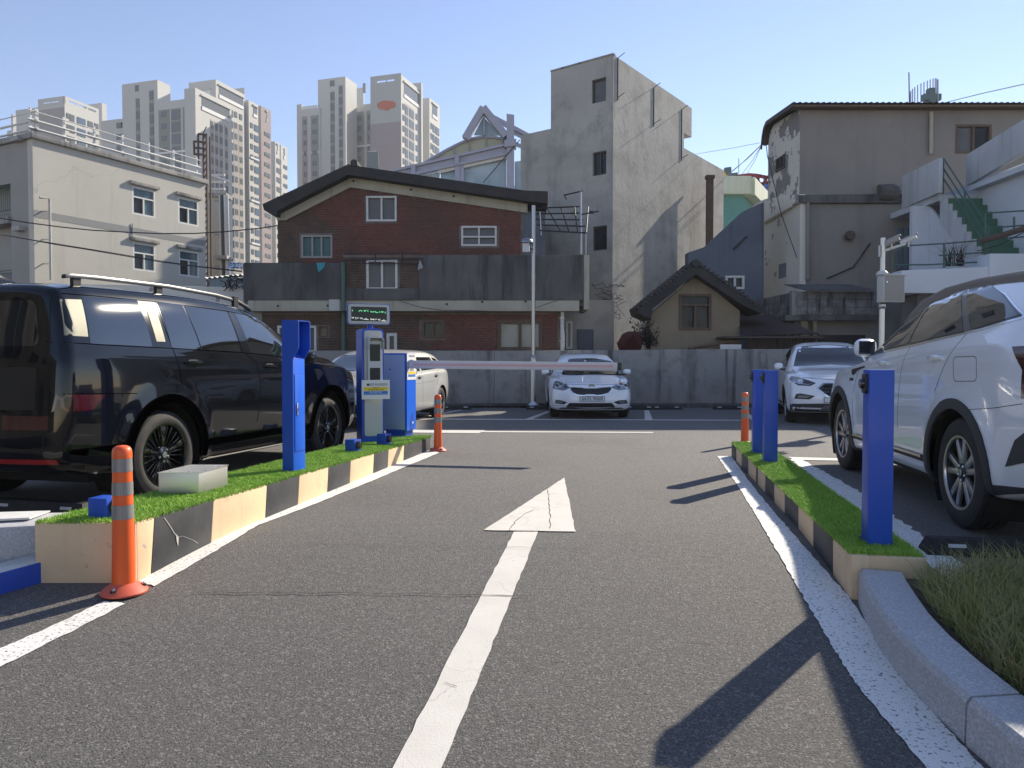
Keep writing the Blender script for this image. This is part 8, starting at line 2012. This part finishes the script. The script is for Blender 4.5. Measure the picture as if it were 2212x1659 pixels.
tc.ribbon('hood_gap', 'car_gap', [(-.62, .90), (0, .86), (.62, .90)], 'x', 1, .006)
tc.arch('cladding', .05, .008); tc.wheels('plain', .11)
for sg in (-1, 1): tc.ribbon('sill_trim', 'cladding', [(1.3, .30), (3.1, .30)], 'y', sg, .12, .01)
# ---------------------------------------------------------------- pale minivan behind the barrier
PM = dict(L=4.3, W=.88, R=.32, rim=.21, ra=.36, xr=.80, xf=3.40, rf=.10, rr=.1, flare=.018, shoulder=.04,
    wm=[(0, .82), (.5, .87), (1.5, .88), (3.3, .88), (4.0, .86), (4.3, .80)],
    zb0=[(0, .28), (.5, .22), (1.5, .2), (3.3, .2), (4.0, .2), (4.3, .22)],
    zbelt=[(0, 1.08), (1, 1.07), (2.5, 1.0), (3.2, .96), (3.9, .88), (4.3, .76)],
    ze=[(0, 1.30), (.4, 1.45), (1.2, 1.52), (2.0, 1.52), (2.5, 1.40), (3.1, 1.06), (3.3, 1.0), (3.9, .91), (4.3, .80)],
    we=[(0, .62), (1.5, .64), (2.1, .64), (3.1, .74), (4.0, .70), (4.3, .62)],
    zc=[(0, 1.38), (.4, 1.53), (1.2, 1.61), (1.9, 1.60), (2.4, 1.50), (2.8, 1.28), (3.2, 1.08), (3.35, 1.04), (3.9, .96), (4.2, .88), (4.3, .82)],
    proff=[(.2, .1), (.4, 0), (.7, .05), (.9, .2)], profr=[(.3, .06), (.6, 0), (1.2, .1), (1.6, .28)], bowf=(.24, 2.8), bowr=(.14, 3), af=.9, ar=.7)
PM = dict(PM, zbelt=[(0, .98), (1, .97), (2.5, .91), (3.2, .88), (3.9, .80), (4.3, .70)],
    ze=[(0, 1.12), (.4, 1.25), (1.2, 1.33), (2.0, 1.33), (2.5, 1.24), (3.1, .96), (3.3, .91), (3.9, .83), (4.3, .73)],
    zc=[(0, 1.18), (.4, 1.33), (1.2, 1.41), (1.9, 1.405), (2.4, 1.33), (2.8, 1.15), (3.2, .98), (3.35, .94), (3.9, .87), (4.2, .80), (4.3, .75)])
mw = gnd(955, 868, .32)
mv = Car('silver_hatchback', 'pale silver hatchback half hidden behind the barrier cabinet', PM, (PM['xr'], .88, 0), (mw.x, mw.y, 0), math.radians(192.5), 'car_silver', 90)
for sg in (-1, 1):
    mv.patch('side_glass', 'car_glass_dark', [(2.0, .98), (2.85, .945), (2.45, 1.18), (2.05, 1.25)], 'y', sg, .003, rnd=.03); mv.patch('side_glass', 'car_glass_dark', [(1.0, 1.015), (1.92, .985), (1.95, 1.25), (1.05, 1.255)], 'y', sg, .003, rnd=.03)
    mv.patch('side_glass', 'car_glass_dark', [(.48, 1.05), (.92, 1.025), (.95, 1.25), (.66, 1.22)], 'y', sg, .003, rnd=.03)
    mv.mirror(2.86, .94, sg, 'car_silver', (.13, .19, .14), .07); mv.handle(2.15, .86, sg, 'car_silver', .2); mv.handle(1.15, .88, sg, 'car_silver', .2)
    for ln in ([(1.98, .97), (2.0, .7), (1.98, .3)], [(2.95, .92), (3.0, .7), (2.9, .3)], [(.98, 1.0), (1.05, .8), (1.15, .68)]): mv.ribbon('panel_gap', 'car_gap', ln, 'y', sg, .005)
    mv.ribbon('body_crease', 'car_gap', [(1.2, .78), (2.9, .72)], 'y', sg, .003)
    mv.patch('headlamp', 'lamp_glass', [(a*sg, b) for a, b in [(-.76, .64), (-.74, .76), (-.45, .71), (-.45, .64)]], 'x', 1, .005, rnd=.02)
    mv.patch('tail_lamp', 'lamp_red', [(a*sg, b) for a, b in [(-.78, .75), (-.78, 1.0), (-.62, 1.0), (-.66, .75)]], 'x', -1, .005, rnd=.02)
mv.patch('windscreen', 'car_glass_dark', [(-.70, .96), (-.56, 1.28), (0, 1.31), (.56, 1.28), (.70, .96), (0, .99)], 'x', 1, .003, step=.08)
mg = mv.patch('grille', 'black_plastic', [(-.42, .58), (.42, .58), (.40, .66), (-.40, .66)], 'x', 1, .005, rnd=.02); mv.patch('lower_intake', 'black_plastic', [(-.5, .28), (.5, .28), (.5, .44), (-.5, .44)], 'x', 1, .005, rnd=.02)
mv.ribbon('grille_bar', 'chrome', [(-.40, .62), (.40, .62)], 'x', 1, .02, .012, parent=mg)
number_plate(mv, 0, .50, .52, .108, '5', 1, .092)
mv.wheels('plain', .10)

# ---------------------------------------------------------------- neighbour at the lane mouth, outside the frame; it darkens what the parked cars reflect
nb_ = thing('neighbour_building', 'plain dark brick building beside the lane mouth', 'building', (-14, -4, 0))
Fn = frame(-12.5, -14, math.pi/2)
MB(Fn).box(0, 15.5, 0, 7, 0, 7.5).build('wall', 'conc_dark', nb_)
for k in range(5):
    for z in (1.0, 4.2): window(Fn, (1+k*3, z), (2.6+k*3, z+1.5), nb_, 'dark_grey', 'glass_dark', 2, fw=.07, d0=-.1, d1=-.01)

# ---------------------------------------------------------------- the air between here and the far towers
hz = bpy.data.materials.new('haze_air'); hz.use_nodes = True; hn = hz.node_tree; hn.nodes.clear()
hv = hn.nodes.new('ShaderNodeVolumePrincipled'); hv.inputs['Color'].default_value = (.93, .95, 1, 1); hv.inputs['Density'].default_value = .0004; hv.inputs['Anisotropy'].default_value = .2
ho = hn.nodes.new('ShaderNodeOutputMaterial'); hn.links.new(hv.outputs[0], ho.inputs['Volume'])
hb_ = MB().box(-410, 410, -45, 610, -2.6, 95).build('haze', hz); hb_['kind'] = 'stuff'
